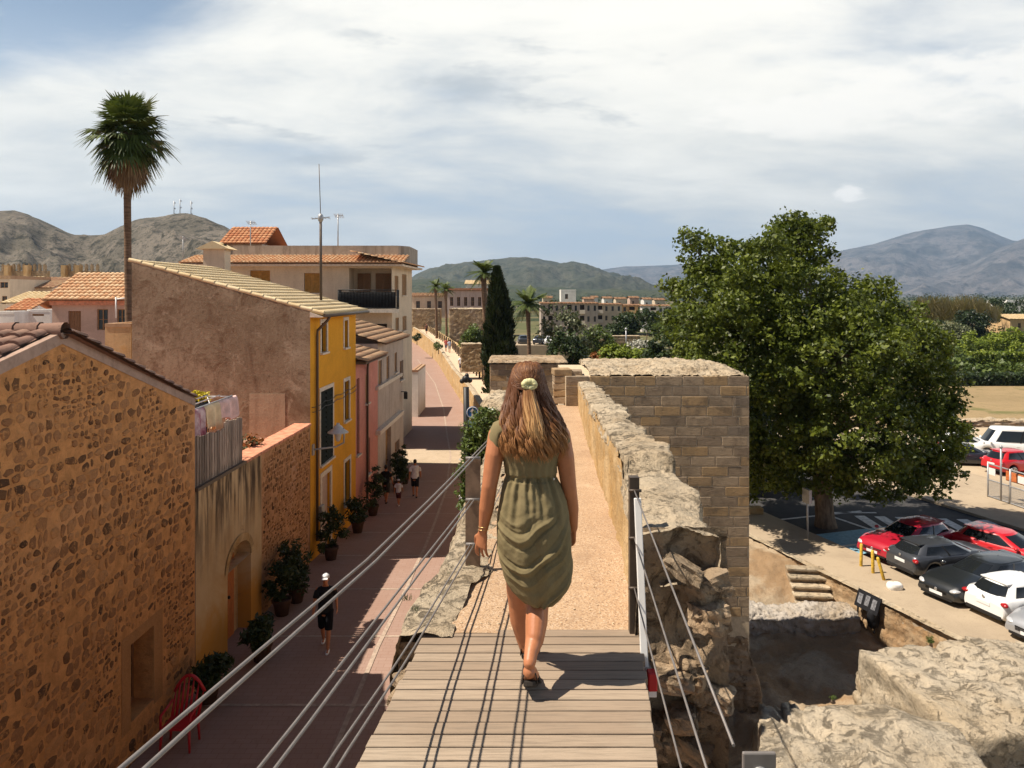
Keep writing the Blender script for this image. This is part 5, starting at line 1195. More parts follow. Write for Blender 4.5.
# small aerials on that roof
def aerial(x, yb, yt, D, label, w=6):
    t = thing('roof_antenna', label, 'antenna', tuple(P(x, yb, D))); mb = MB(); mb.tube([P(x, yb + 2, D), P(x, yt, D)], .035, 6); mb.build('pole', MAT['galv'], t)
    mb = MB(); top = P(x, yt + 2, D); mb.bar(top + Vector((-w * .03, 0, 0)), top + Vector((w * .05, 0, 0.02)), .035)
    for k in range(6): c = top + Vector((lerp(-w * .03, w * .05, k / 5), 0, .01)); mb.bar(c + Vector((0, -.3, .1)), c + Vector((0, .3, -.1)), .02)
    mb.build('aerial', MAT['galv'], t)
aerial(250.5, 246, 221, 48, 'comb shaped aerial beside the red tiled gable')
aerial(338, 247, 214, 46, 'slim aerial with short arms on the parapet right of the tall mast')
aerial(183, 262, 236, 60, 'thin dark aerial pole behind the yellow house roof', 3)

# ---- houses further along and behind
def house(name, label, x0, x1, yt, yb, D, depth, wmat, rmat, rise=1.2, rooft='front', wins=(), side=0.0, eave=.4, tw=.28, cat='house'):
    """a simple house whose front faces the viewer: wall rows yt (eave) to yb; front roof slope with tiles"""
    F_ = Fac(P(x0, 0, D), (1, side)); F_.O.z = 0; L = (x1 - x0) / FPX * D; ze, zb_ = -(yt - HY) / FPX * D, -(yb - HY) / FPX * D
    t = thing(name, label, cat, tuple(F_.p(L / 2, zb_, -depth / 2)))
    hs = [F_.rect(*w[:4]) for w in wins]; hs = [(max(.05, h[0]), min(L - .05, h[1]), max(zb_ + .02, h[2]), min(ze - .05, h[3])) for h in hs]
    mb = MB(); fbody(mb, F_, 0, L, zb_, ze, depth, hs); mb.build('wall', wmat, t)
    for h, w in zip(hs, wins):
        if len(w) > 4 and w[4] == 'door': door(t, F_, h, .15, MAT['doorbrown'], handle=False)
        else: window(t, F_, h, .15, w[4] if len(w) > 4 else None, bars=(2, 2), sill=False)
    mb = MB()
    if rooft == 'front': tile_roof(mb, F_.p(-eave, ze, eave), F_.d, -F_.n * depth + Vector((0, 0, rise * 2)), L + 2 * eave, math.hypot(depth / 2 + eave, rise), tw, .45); tile_roof(mb, F_.p(-eave, ze, -depth - eave), F_.d, F_.n * depth + Vector((0, 0, rise * 2)), L + 2 * eave, math.hypot(depth / 2 + eave, rise), tw * 2, .9)
    elif rooft == 'flat':
        for (a, b_, o0, o1) in ((0, L, -.2, .02), (0, L, -depth, -depth + .2), (0, .2, -depth + .2, -.2), (L - .2, L, -depth + .2, -.2)): fbox(mb, F_, a, b_, ze, ze + rise, o0, o1)
    elif rooft == 'left':   # slope rising to the left, seen from its lower right
        tile_roof(mb, F_.p(L + eave, ze, eave), -F_.n, -F_.d * L + Vector((0, 0, rise)), depth + eave, math.hypot(L + eave, rise), tw, .45)
        mb.poly([F_.p(0, ze), F_.p(L, ze), F_.p(0, ze + rise)])
    if mb.v: mb.build('roof', rmat, t)
    return t, F_, L, ze
t7, F7, L7, z7 = house('tiled_house', 'pinkish house with a broad orange tiled roof behind the stone gable', 52, 140, 300, 372, 46, 7, MAT['pinkbeige'], MAT['tile_orange'], 1.55, 'front', [(68, 81, 311, 333, 'door'), (97, 108, 309, 330, None), (117, 126, 309, 325, None)], tw=.30)
mb = MB(); fbox(mb, F7, 0, L7, z7 - .3, z7 - .03, 0, .25); mb.build('eave', MAT['coping'], t7)
mb = MB(); mb.tube([P(116, 318, 45), P(116, 297, 45)], .05, 6); mb.tube([P(117, 299, 45), P(127, 298, 45)], .04, 6); mb.build('pole', MAT['whitepaint'], t7)
house('plaster_shed', 'small ochre plastered shed with a rough slab roof beside the brown wall', 105, 131, 327, 362, 26.0, 3, MAT['ochreplaster'], MAT['tile_old'], .12, 'flat')
house('white_house', 'white low house with a single tiled slope among the far left roofs', 6, 38, 303, 330, 75, 8, MAT['white'], MAT['tile_cream'], 1.0, 'front', [(10, 13, 307, 314), (22, 26, 307, 314)], tw=.5)
house('beige_house', 'tall beige house with a dark loggia at the left edge of the photo', -6, 10, 279, 330, 90, 8, MAT['cream'], MAT['tile_old'], .4, 'flat', [(0, 8, 282, 288), (2, 7, 296, 304)])
house('white_house', 'bright white flat house below the pinkish tiled house', 27, 50, 312, 336, 62, 5, MAT['white'], MAT['white'], .2, 'flat', [(32, 44, 314, 316)])
house('brick_house', 'rust brown small house left of the bright white house', 12, 28, 310, 334, 64, 5, MAT['ochreplaster'], MAT['tile_red'], .8, 'front', tw=.4)
house('white_house', 'white block at the very left edge under the roof ridge', -6, 14, 314, 340, 60, 5, MAT['white'], MAT['white'], .2, 'flat')
house('pink_house', 'faded pink house with a pale roof in front of the crenellated wall', 10, 24, 281, 300, 105, 8, MAT['pinkbeige'], MAT['tile_cream'], .6, 'front', tw=.6)
house('tiled_house', 'long low house with a pale tiled roof sloping right', 22, 52, 288, 312, 95, 9, MAT['cream'], MAT['tile_old'], 1.3, 'front', [(27, 30, 291, 296), (40, 43, 291, 296)], tw=.6)
house('red_gable', 'small gable with red tiles above the corner building parapet', 226, 262, 244, 262, 56, 5, MAT['greycement'], MAT['tile_red'], 1.25, 'front', tw=.3, cat='roof')
# crenellated wall
cw = thing('crenellated_wall', 'old battlement wall with pointed merlons under the bare hill', 'wall', tuple(P(55, 285, 150)))
mb = MB()
for (xa, xb, yt, yb) in ((0, 47, 271, 300), (66, 100, 271, 300)):
    a, b_ = P(xa, yt, 150), P(xb, yb, 150); mb.box(((a.x + b_.x) / 2, 150.5, (a.z + b_.z) / 2), (b_.x - a.x, 1, a.z - b_.z)); n = int((b_.x - a.x) / .95)
    for k in range(n): x = lerp(a.x, b_.x, (k + .5) / n); mb.box((x, 150.2, a.z + .55), (.42, .5, 1.1)); mb.prism([(-.21, 0), (.21, 0), (0, .35)], lambda p, q: Vector((x + p, 149.95, a.z + 1.1 + q)), lambda p, q: Vector((x + p, 150.45, a.z + 1.1 + q)))
mb.build('wall', MAT['farwall'], cw)
mb = MB()
for x in (9.5, 29, 66, 80): a = P(x, 268, 150); mb.box((a.x, 149.6, a.z - 2.2), (.75, 1.4, 5.4))
mb.build('buttress', MAT['limegold'], cw)
# houses continuing down the street, beyond the corner building
house('street_house', 'narrow white house just past the corner building', 411.5, 418, 372, 420, 58, 5, MAT['white'], MAT['tile_old'], .15, 'flat')
house('village_house', 'pale village house behind the two far palms', 411, 446, 296, 318, 165, 8, MAT['cream'], MAT['tile_old'], .6, 'front', [(416, 420, 301, 308), (427, 431, 301, 308), (438, 442, 301, 308)], tw=.9)
house('long_house', 'long tan house with a row of dark windows left of the cypress', 446, 492, 290.5, 318, 150, 10, MAT['greyplaster'], MAT['tile_old'], .4, 'front', [(x, x + 3.2, 297, 306) for x in (450, 457, 464, 471, 478, 485)], tw=.9)
house('white_house', 'small white house peeping between palm and cypress', 466, 492, 284, 298, 210, 8, MAT['white'], MAT['tile_cream'], 1.0, 'front', [(470, 473, 288, 293), (479, 482, 288, 293)], tw=1.2)

# apartment blocks in the middle distance
def block(label, x0, x1, yt, yb, D, wmat, floors, cols, loggia=(), depth=12, rmat=None):
    rmat = rmat or MAT['tile_old']
    F_ = Fac((P(x0, 0, D).x, D, 0), (1, 0)); L = (x1 - x0) / FPX * D; ze, zb_ = -(yt - HY) / FPX * D, -(yb - HY) / FPX * D
    t = thing('apartment_block', label, 'building', (P((x0 + x1) / 2, 0, D).x, D + depth / 2, zb_), group='apartment blocks across the field')
    fh = (ze - zb_) / floors; cwid = L / cols; hs, lg = [], []
    for f in range(floors):
        for c in range(cols):
            if (c in loggia): h = (c * cwid + .25, (c + 1) * cwid - .25, zb_ + f * fh + .25, zb_ + (f + 1) * fh - .35); lg.append(h)
            else: h = (c * cwid + cwid * .32, c * cwid + cwid * .68, zb_ + f * fh + fh * .32, zb_ + f * fh + fh * .82)
            hs.append(h)
    mb = MB(); fbody(mb, F_, 0, L, zb_, ze, depth, hs); mb.build('wall', wmat, t)
    for h in hs:
        if h in lg:
            m = MB(); fbox(m, F_, h[0] - .1, h[1] + .1, h[2] - .1, h[2] + .06, -.1, .9); fbox(m, F_, h[0] - .1, h[1] + .1, h[2], h[2] + .95, .8, .9); b2 = m.build('balcony', MAT['trim'] if random.random() < .5 else wmat, t)
            m = MB(); m.poly([F_.p(h[0], h[2], -.19), F_.p(h[1], h[2], -.19), F_.p(h[1], h[3], -.19), F_.p(h[0], h[3], -.19)]); m.build('recess', MAT['darkroom'], b2)
        else:
            m = MB(); m.poly([F_.p(h[0], h[2], -.12), F_.p(h[1], h[2], -.12), F_.p(h[1], h[3], -.12), F_.p(h[0], h[3], -.12)]); m.build('window', MAT['glass'], t)
    mb = MB(); tile_roof(mb, F_.p(-.4, ze, .5), F_.d, -F_.n * depth + Vector((0, 0, .6)), L + .8, depth / 2 + .5, 1.1, 1.0, seg=3); mb.build('roof', rmat or MAT['tile_red'], t)
    return t
block('brown apartment block with dark balconies left of the pale apartment rows', 541, 598, 303.5, 347, 205, MAT['greyplaster'], 4, 9, (1, 4, 6))
block('cream apartment block with stacked balconies in the middle of the far row', 597, 622, 304.5, 333, 215, MAT['cream'], 3, 4, (0,))
block('yellowish apartment block with wide loggias near the right end of the far row', 621, 643, 305.5, 332, 218, MAT['ochreplaster'], 3, 3, (1,))
block('pale grey apartment block nearest the big tree', 642, 672, 306, 332, 214, MAT['white'], 3, 4, (1, 3))
house('white_tower_house', 'white cube house rising above the far brown apartment block', 561, 576, 291, 306, 260, 8, MAT['white'], MAT['white'], .5, 'flat', [(565, 568, 294, 299)])
for (x, w_, y, D, lab, m) in ((604, 8, 298.5, 300, 'small far white house above the cream block', 'white'), (616, 10, 299, 320, 'far beige house second behind the cream block', 'cream'), (630, 9, 298, 330, 'far pink roofed house above the yellowish block', 'pinkbeige'), (644, 8, 299.5, 310, 'far pale house at the left of the tree edge', 'white'), (655, 10, 300, 320, 'far house close beside the tree crown', 'cream'), (543, 9, 298, 300, 'far house over the left end of the brown block', 'cream'), (584, 10, 299, 310, 'far low house between the cube and the cream block', 'pinkbeige'), (592, 6, 297.5, 360, 'tiny white far house over the brown block end', 'white')):
    house('far_house', lab, x, x + w_, y, y + 12, D, 8, MAT[m], MAT['tile_old'], .7, 'front', [(x + w_ * .25, x + w_ * .45, y + 3, y + 6)], tw=1.6)
house('farm_house', 'orange farm house with a pale roof at the right edge among trees', 1010, 1040, 319, 334, 190, 10, MAT['ochreplaster'], MAT['tile_cream'], 1.0, 'front', [(1018, 1021, 323, 328)], tw=.9)
house('white_hall', 'long white hall roof at the right edge above the farm house', 1007, 1060, 302, 312, 330, 14, MAT['white'], MAT['whitepaint'], .8, 'flat')
# radio masts on the bare hill
for x, yt, yb, lab in ((174, 201, 217, 'leftmost thin radio mast on the bare hill top'), (180, 199, 217, 'middle and tallest radio mast with dishes on the hill top'), (191, 201, 217, 'rightmost radio mast on the bare hill top')):
    t = thing('radio_mast', lab, 'mast', tuple(P(x, yb, 985)), group='radio masts on the hill'); mb = MB(); mb.tube([P(x, yb + 3, 985), P(x, yt, 985)], .55, 5); mb.build('pole', MAT['galv'], t)
    mb = MB()
    for k in range(3): mb.box(P(x + .8, lerp(yt + 2, yb - 3, k / 2), 985), (1.8, 1.2, 1.6))
    mb.build('dish', MAT['galv'], t)
# ------------------------------------------------------------------ vegetation
def leaf_cloud(lobes, clumps, per, cr, size, rng, inner=0.45, flat=0.75, up=0.5, aspect=0.62, sizevar=.35):
    C = []
    vol = np.array([l[1][0] * l[1][1] * l[1][2] for l in lobes]) ** (2 / 3); cnt = np.maximum(1, np.round(clumps * vol / vol.sum()).astype(int))
    for (c, r), n in zip(lobes, cnt):
        d = rng.normal(size=(n, 3)); d /= np.linalg.norm(d, axis=1)[:, None]; k = inner + (1.03 - inner) * rng.random(n) ** 0.6
        C.append(np.array(c) + d * k[:, None] * np.array(r))
    C = np.concatenate(C); m = len(C); crs = cr * (0.55 + 0.9 * rng.random(m))
    off = rng.normal(size=(m, per, 3)); off /= np.linalg.norm(off, axis=2)[..., None]; off *= (rng.random((m, per)) ** 0.5)[..., None]
    off *= crs[:, None, None]; off[..., 2] *= flat
    Pn = (C[:, None, :] + off).reshape(-1, 3); N = len(Pn)
    nrm = rng.normal(size=(N, 3)) + np.array([0, 0, up * 2]) + off.reshape(-1, 3) / cr * 0.8; nrm /= np.linalg.norm(nrm, axis=1)[:, None]
    t = np.cross(nrm, rng.normal(size=(N, 3))); t /= np.linalg.norm(t, axis=1)[:, None]; b = np.cross(nrm, t)
    s = size * (1 - sizevar + 2 * sizevar * rng.random(N)); s = s[:, None]
    V = np.stack([Pn - t * s * .5, Pn + b * s * aspect * .5 - nrm * s * .08, Pn + t * s * .5, Pn - b * s * aspect * .5 - nrm * s * .08], axis=1).reshape(-1, 3)
    Fc = np.arange(N * 4).reshape(N, 4)
    rnd = np.clip(np.repeat(rng.random(m), per) * .6 + rng.random(N) * .5 - .05, 0, 1)
    return V, Fc, rnd
def limb_tree(mb, base, top, r0, lobes, rng, nb=10):
    base, top = Vector(base), Vector(top); pts = [base + (top - base) * t + Vector((0.12 * math.sin(5 * t + base.x), 0.12 * math.cos(4 * t), 0)) * (top - base).length * .12 for t in (0, .08, .3, .6, 1)]
    mb.tube(pts, [r0 * 1.45, r0 * 1.08, r0 * .9, r0 * .7, r0 * .35], 10)
    for k in range(nb):
        c, r = lobes[k % len(lobes)]; e = Vector(c) + Vector(tuple(rng.normal(size=3) * .25)) * r[0]; s = lerp(pts[2], pts[4], rng.random() * .8)
        m = lerp(s, e, .5) + Vector((0, 0, .12 * (e - s).length)); mb.tube([s, m, e], [r0 * .34, r0 * .2, r0 * .06], 6)
def tree(name, label, base, lobes, clumps, per, cr, size, mat, trunk_r=.2, seed=1, cat='tree', group=None, trunk_top=None, branches=8, **kw):
    rng = np.random.default_rng(seed); base = Vector(base); t = thing(name, label, cat, tuple(base), 0, group)
    cs = np.mean([l[0] for l in lobes], axis=0)
    mb = MB(); limb_tree(mb, base - Vector((0, 0, .3)), trunk_top or Vector(tuple(cs)), trunk_r, lobes, rng, branches); mb.build('trunk', MAT['trunk'], t)
    V, Fc, r = leaf_cloud(lobes, clumps, per, cr, size, rng, **kw); np_mesh('crown', V, Fc, r, mat, t); return t
def lobe(x, y, D, rx, rz=None, ry=None):
    k = D / FPX; rz = rz or rx; return (tuple(P(x, y, D)), (rx * k, (ry or rx) * k, rz * k))
# the big tree in the car park
bl = [lobe(802, 246, 37, 30, 28), lobe(742, 262, 37, 34, 24), lobe(708, 262, 38, 26, 24), lobe(715, 300, 37, 40, 40), lobe(792, 306, 36, 66, 44), lobe(856, 312, 37, 36, 28), lobe(872, 290, 37, 20, 16),
      lobe(755, 350, 35, 62, 55), lobe(830, 360, 34.5, 78, 60), lobe(896, 350, 36.5, 42, 40), lobe(922, 390, 36.5, 38, 38), lobe(935, 345, 36.5, 16, 14), lobe(912, 312, 36.8, 14, 12), lobe(715, 360, 38, 34, 46), lobe(770, 425, 36, 62, 48), lobe(850, 430, 34.5, 74, 46),
      lobe(915, 430, 36, 50, 46), lobe(940, 425, 36.5, 28, 30), lobe(800, 470, 36.5, 52, 26), lobe(870, 470, 35.5, 56, 26), lobe(925, 470, 36, 34, 24), lobe(745, 460, 38, 34, 36), lobe(795, 232, 37, 24, 18), lobe(820, 226, 37, 14, 10), lobe(690, 240, 38, 12, 10), lobe(672, 290, 38, 10, 12)]
rj = np.random.default_rng(77)
for k in range(24):
    a = rj.uniform(1.65, math.pi + .5); bl.append(lobe(815 + math.cos(a) * rj.uniform(96, 150), 365 - math.sin(a) * rj.uniform(88, 132), 36.8 + rj.normal() * 2.5, rj.uniform(12, 24), rj.uniform(10, 20)))
tree('plane_tree', 'huge dense green tree shading the road beside the stone tower', ab(30.2, 25.3, LOT), bl, 2700, 46, 0.50, 0.205, MAT['leaf_big'], .42, 5, trunk_top=P(820, 340, 36.8), branches=26, inner=.5, up=.35)
tt = ab(36.5, 22.3, LOT + .05)
tree('plane_tree', 'second shaded tree with a thick trunk behind the stone tower edge', tt, [lobe(752, 440, 43, 34, 34), lobe(775, 455, 44, 36, 24), lobe(740, 400, 43, 30, 40)], 160, 50, .6, .30, MAT['leaf_dark'], .38, 8, trunk_top=P(757, 440, 42))
# trees, bushes of the middle ground: (name, label, x, base y, D, lobes, mat, leaf)
def bush(name, label, x, D, lobes, mat, clumps=60, per=45, cr=.5, size=.28, base=-11.35, seed=1, tr=.12, cat='bush', **kw):
    return tree(name, label, (P(x, 0, D).x, D, base), lobes, clumps, per, cr, size, MAT[mat], tr, seed, cat, branches=5, **kw)
bush('olive_tree', 'feathery grey green tree right of the nearest feather palm', 560, 75, [lobe(560, 325, 75, 22, 18), lobe(578, 335, 75, 16, 16), lobe(548, 340, 76, 12, 14)], 'leaf_olive', 46, 40, .7, .32, seed=2, cat='tree')
bush('dark_tree', 'dark rounded tree at the right shoulder of the turret', 565, 55, [lobe(566, 352, 55, 17, 20), lobe(577, 362, 56, 12, 18), lobe(560, 372, 56, 12, 12)], 'leaf_dark', 90, 50, .5, .26, seed=3, cat='tree')
bush('round_bush', 'round mid green bush before the brown terrace wall', 597, 98, [lobe(597, 340, 98, 15, 13), lobe(588, 345, 98, 9, 9)], 'leaf_mid', 80, 45, .7, .35, seed=4)
bush('round_tree', 'dark round tree below the cream apartment rows', 625, 140, [lobe(625, 328, 140, 15, 13), lobe(632, 322, 140, 11, 9)], 'leaf_dark', 80, 45, 1.0, .5, seed=5, cat='tree')
bush('bush', 'dark small tree by the far apartment blocks right of the round one', 645, 160, [lobe(645, 316, 160, 9, 7), lobe(655, 320, 160, 9, 6)], 'leaf_dark', 50, 40, 1.0, .5, seed=6)
bush('bush', 'bright green bush left of the silver bush', 622, 62, [lobe(616, 353, 62, 14, 8), lobe(632, 357, 62, 16, 8)], 'leaf_lime', 60, 45, .5, .28, seed=7)
bush('silver_bush', 'pale silver leaved bush in the scrub behind the tower', 642, 68, [lobe(640, 347, 68, 11, 6), lobe(650, 352, 68, 9, 7)], 'leaf_white', 50, 45, .45, .25, seed=8)
bush('rust_bush', 'rust coloured low bush beneath the round green bush', 602, 66, [lobe(601, 358, 66, 9, 6)], 'leaf_rust', 26, 40, .4, .22, seed=9)
bush('bush', 'dark green bush touching the left of the big tree', 668, 58, [lobe(668, 352, 58, 22, 14), lobe(690, 345, 58, 18, 20), lobe(655, 362, 58, 14, 10)], 'leaf_dark', 90, 50, .5, .28, seed=10)
bush('bush', 'mid green scrub between silver bush and big tree', 672, 85, [lobe(668, 332, 85, 18, 10), lobe(685, 335, 85, 18, 14)], 'leaf_mid', 70, 45, .6, .32, seed=11)
bush('bush', 'mid green bush growing beside the golden bastion', 476, 85, [lobe(476, 336, 85, 11, 10), lobe(470, 340, 85, 9, 8)], 'leaf_mid', 60, 45, .5, .3, seed=12)
bush('bush', 'dark green mass of shrubs below the far apartment terraces', 672, 120, [lobe(672, 318, 120, 12, 8), lobe(658, 330, 120, 12, 7)], 'leaf_dark', 60, 45, .8, .4, seed=13)
# right side gardens
bush('tree', 'yellow green rounded tree at the right above the tall clipped hedge', 985, 120, [lobe(978, 345, 120, 20, 13), lobe(1000, 350, 120, 18, 12), lobe(1010, 340, 122, 14, 12)], 'leaf_lime', 120, 45, .8, .42, seed=14, cat='tree')
bush('tree', 'dark conical conifers between reeds and yellow green tree', 972, 165, [lobe(968, 322, 165, 12, 12), lobe(980, 326, 165, 10, 14)], 'leaf_cypress', 90, 45, .9, .45, seed=15, cat='tree')
bush('tree', 'grey green olive tree beside the dark conifers', 958, 150, [lobe(956, 335, 150, 14, 12)], 'leaf_olive', 60, 45, .9, .45, seed=16, cat='tree')
bush('tree', 'wide dark trees behind the orange farm house', 1005, 260, [lobe(990, 312, 260, 22, 9), lobe(1020, 309, 260, 26, 8), lobe(1000, 306, 262, 16, 8)], 'leaf_dark', 110, 45, 1.8, .8, seed=17, cat='tree')
bush('tree', 'mid green garden tree in front of the farm house', 1020, 140, [lobe(1022, 350, 140, 14, 14), lobe(1035, 340, 140, 14, 14), lobe(1012, 362, 138, 12, 8)], 'leaf_mid', 90, 45, .8, .42, seed=18, cat='tree')
def hedge(name, label, x0, x1, yt, yb, D, depth, mat, n, size, seed):
    rng = np.random.default_rng(seed); a, b_ = P(x0, yt, D), P(x1, yb, D); t = thing(name, label, 'hedge', ((a.x + b_.x) / 2, D, b_.z))
    V = []; W, H = b_.x - a.x, a.z - b_.z
    pts = np.column_stack([a.x + rng.random(n) * W, D + rng.random(n) ** 2 * depth, b_.z + rng.random(n) * H]); tp = rng.random(n) < .3; pts[tp, 2] = a.z + rng.normal(size=tp.sum()) * .12; pts[tp, 1] = D + rng.random(tp.sum()) * depth
    nrm = rng.normal(size=(n, 3)) + np.array([0, -.4, .5]); nrm /= np.linalg.norm(nrm, axis=1)[:, None]; tt_ = np.cross(nrm, rng.normal(size=(n, 3))); tt_ /= np.linalg.norm(tt_, axis=1)[:, None]; bb_ = np.cross(nrm, tt_)
    V = np.stack([pts - tt_ * size * .5, pts + bb_ * size * .3, pts + tt_ * size * .5, pts - bb_ * size * .3], axis=1).reshape(-1, 3)
    rnd = np.clip(.5 + .5 * np.sin(pts[:, 0] * 3.1 + np.sin(pts[:, 0] * 1.3) * 2) * .5 + rng.normal(size=n) * .25, 0, 1)
    np_mesh('foliage', V, np.arange(n * 4).reshape(n, 4), rnd, mat, t); mb = MB(); mb.box(((a.x + b_.x) / 2, D + depth / 2, (a.z + b_.z) / 2 - .1), (W - .3, depth - .5, H - .4)); mb.build('inner_branches', MAT['leaf_cypress'], t); return t
hedge('hedge', 'tall bright clipped hedge at the right edge', 972, 1060, 354, 376, 110, 1.5, MAT['leaf_lime'], 9000, .40, 1)
hedge('hedge', 'dark rough hedge in front of the dry field', 946, 1060, 376, 398, 96, 3, MAT['leaf_dark'], 9000, .42, 2)
# reed row
rt = thing('reed_row', 'tall row of drying yellowish reeds behind the big tree', 'reeds', tuple(P(955, 320, 185))); rng = np.random.default_rng(4); V = []; Rn = []
for k in range(2600):
    x = rng.uniform(915, 1000); b_ = P(x, 322, 185 + rng.uniform(0, 8)); h = rng.uniform(4.5, 6.9) * (1 - .35 * sstep((x - 978) / 20)); z = rng.uniform(.3, 1) * h
    d = Vector((rng.normal() * .35, rng.normal() * .3, 1)).normalized(); c = b_ + Vector((0, 0, z - 1.4)); s = Vector((.13, .05, 0)); V += [c - s, c + s, c + d * 1.8 + s * .2, c + d * 1.8 - s * .2]; Rn.append(rng.random() * .6 + .4 * z / 7)
np_mesh('stems', [tuple(v) for v in V], np.arange(len(V)).reshape(-1, 4), Rn, MAT['leaf_reed'], rt)
# the far-off wooded plain reads as one mass
rng = np.random.default_rng(21); lb = []
for k in range(900):
    D = float(np.exp(rng.uniform(math.log(230), math.log(2600)))); x = rng.uniform(400, 1060)
    if x < 545 and D < 420: continue
    if 540 < x < 690 and D < 380: continue
    if D < 300 and not (x > 690): continue
    r = rng.uniform(2.2, 4.5) * (1 + D / 900); lb.append(((P(x, 0, D).x, D, -12.0 + r * .5), (r * 1.8, r, r * .85)))
V, Fc, r = leaf_cloud(lb, 5200, 12, 2.2, 1.9, rng, inner=.3, up=.8)
tag(np_mesh('tree_belt', V, Fc, r, MAT['leaf_dark']), 'far wooded belt across the plain below the hills', 'woodland', kind='stuff')
rng = np.random.default_rng(5); lb = []
for k in range(260):
    x = rng.uniform(560, 720); D = rng.uniform(46, 118); r = rng.uniform(.4, 1.1); lb.append(((P(x, 0, D).x, D, -11.2 + r * .3), (r * 1.5, r, r * .8)))
V, Fc, r = leaf_cloud(lb, 1300, 16, .35, .26, rng, inner=.2, up=.6)
tag(np_mesh('scrub', V, Fc, r, MAT['leaf_olive']), 'low scrub covering the ground behind the tower', 'scrub', kind='stuff')
rng = np.random.default_rng(15); lb = []
for k in range(420):
    x = rng.uniform(840, 1040); D = rng.uniform(104, 235); r = rng.uniform(1.0, 2.6); lb.append(((P(x, 0, D).x, D, -11.2 + r * .4), (r * 1.5, r, r)))
V, Fc, r = leaf_cloud(lb, 2600, 16, .8, .62, rng, inner=.2, up=.6)
tag(np_mesh('undergrowth', V, Fc, r, MAT['leaf_mid']), 'green undergrowth filling the gardens behind the big tree', 'undergrowth', kind='stuff')
# cypress
cy = thing('cypress_tree', 'tall dark narrow cypress rising behind the turret', 'tree', (P(503, 0, 60).x, 60, -11.35)); rng = np.random.default_rng(9)
n = 20000; tz = rng.random(n) ** .85; zb, zt = -11.0, P(0, 270, 60).z; rad = np.interp(tz, [0, .12, .45, .75, .92, 1], [.85, 1.25, 1.45, .98, .44, .05]); ang = rng.random(n) * 2 * math.pi
rad = rad * (0.84 + .30 * np.sin(ang * 5 + tz * 14) * np.sin(tz * 31 + ang * 2)) * (rng.random(n) ** .35)
cxx = P(503, 0, 60).x + tz * (P(498, 0, 60).x - P(504, 0, 60).x); pts = np.column_stack([cxx + rad * np.cos(ang), 60 + rad * np.sin(ang), zb + tz * (zt - zb)])
d = np.column_stack([np.cos(ang) * .4, np.sin(ang) * .4, np.ones(n)]) + rng.normal(size=(n, 3)) * .25; d /= np.linalg.norm(d, axis=1)[:, None]; s_ = np.cross(d, rng.normal(size=(n, 3))); s_ /= np.linalg.norm(s_, axis=1)[:, None]
V = np.stack([pts - s_ * .06, pts + s_ * .06, pts + d * .42 + s_ * .02, pts + d * .42 - s_ * .02], axis=1).reshape(-1, 3)
np_mesh('crown', V, np.arange(n * 4).reshape(n, 4), np.clip(rng.random(n) * .8, 0, 1), MAT['leaf_cypress'], cy); mb = MB(); mb.tube([(P(503, 0, 60).x, 60, -11.6), (P(501, 0, 60).x, 60, -2)], [.25, .08], 8); mb.build('trunk', MAT['trunk'], cy)
# palms
def feather_palm(label, x, yb, yt, D, crown, nf=34, seed=1, base=-11.35, lean=0):
    t = thing('feather_palm', label, 'palm', (P(x, 0, D).x, D, base)); rng = np.random.default_rng(seed); k = D / FPX; top = P(x + lean, yt, D); b_ = Vector((P(x, 0, D).x, D, base - .2))
    mb = MB(); pts = [lerp(b_, top, q) + Vector((.1 * math.sin(q * 4), 0, 0)) for q in (0, .15, .4, .7, .95, 1)]; mb.tube(pts, [.30, .24, .2, .18, .24, .15], 10); mb.build('trunk', MAT['palmtrunk'], t)
    V, R = [], []; Rr = crown * k
    for f in range(nf):
        a = 2 * math.pi * f / nf * 2.618 + rng.normal() * .1; el_ = math.radians(lerp(78, -38, (f + .5) / nf)) + rng.normal() * .08; L = Rr * rng.uniform(.85, 1.1); droop = rng.uniform(.5, .9) * L * .5
        h = Vector((math.cos(a), math.sin(a), 0)); mid = [top + h * (L * q * math.cos(el_)) + Vector((0, 0, L * q * math.sin(el_) - droop * q ** 2.2)) for q in [i / 14 for i in range(15)]]
        for i in range(1, 15):
            d = (mid[i] - mid[i - 1]).normalized(); sd_ = d.cross(Vector((0, 0, 1)))
            sd_ = sd_.normalized() if sd_.length > .05 else Vector((-h.y, h.x, 0)); w = L * .22 * math.sin(math.pi * min(1, (i / 14) * .85 + .12))
            for sg in (-1, 1):
                for j in (0, .5):
                    o = lerp(mid[i - 1], mid[i], j); e = o + sd_ * sg * w * .8 + d * w * .6 - Vector((0, 0, w * .30)); wd = d * (L * .018); V += [o - wd, o + wd, e + wd * .3, e - wd * .3]; R.append(rng.random() * .7 + (.3 if f < nf * .5 else 0))
            V += [mid[i - 1] - sd_ * .02 * L * .5, mid[i - 1] + sd_ * .02 * L * .5, mid[i] + sd_ * .01 * L, mid[i] - sd_ * .01 * L]; R.append(.9)
    np_mesh('fronds', [tuple(v) for v in V], np.arange(len(V)).reshape(-1, 4), R, MAT['leaf_palm'], t); return t
feather_palm('tallest feather palm standing left of the dark cypress', 484.5, 365, 272, 66, 21, 40, 3)
feather_palm('feather palm with a wide bright crown right of the cypress', 528.5, 362, 303, 75, 25, 40, 5)
feather_palm('left one of two distant palms above the golden bastion', 436, 312, 286, 125, 12, 28, 7)
feather_palm('right one of two distant palms above the golden bastion', 446, 312, 289, 122, 12, 28, 8)
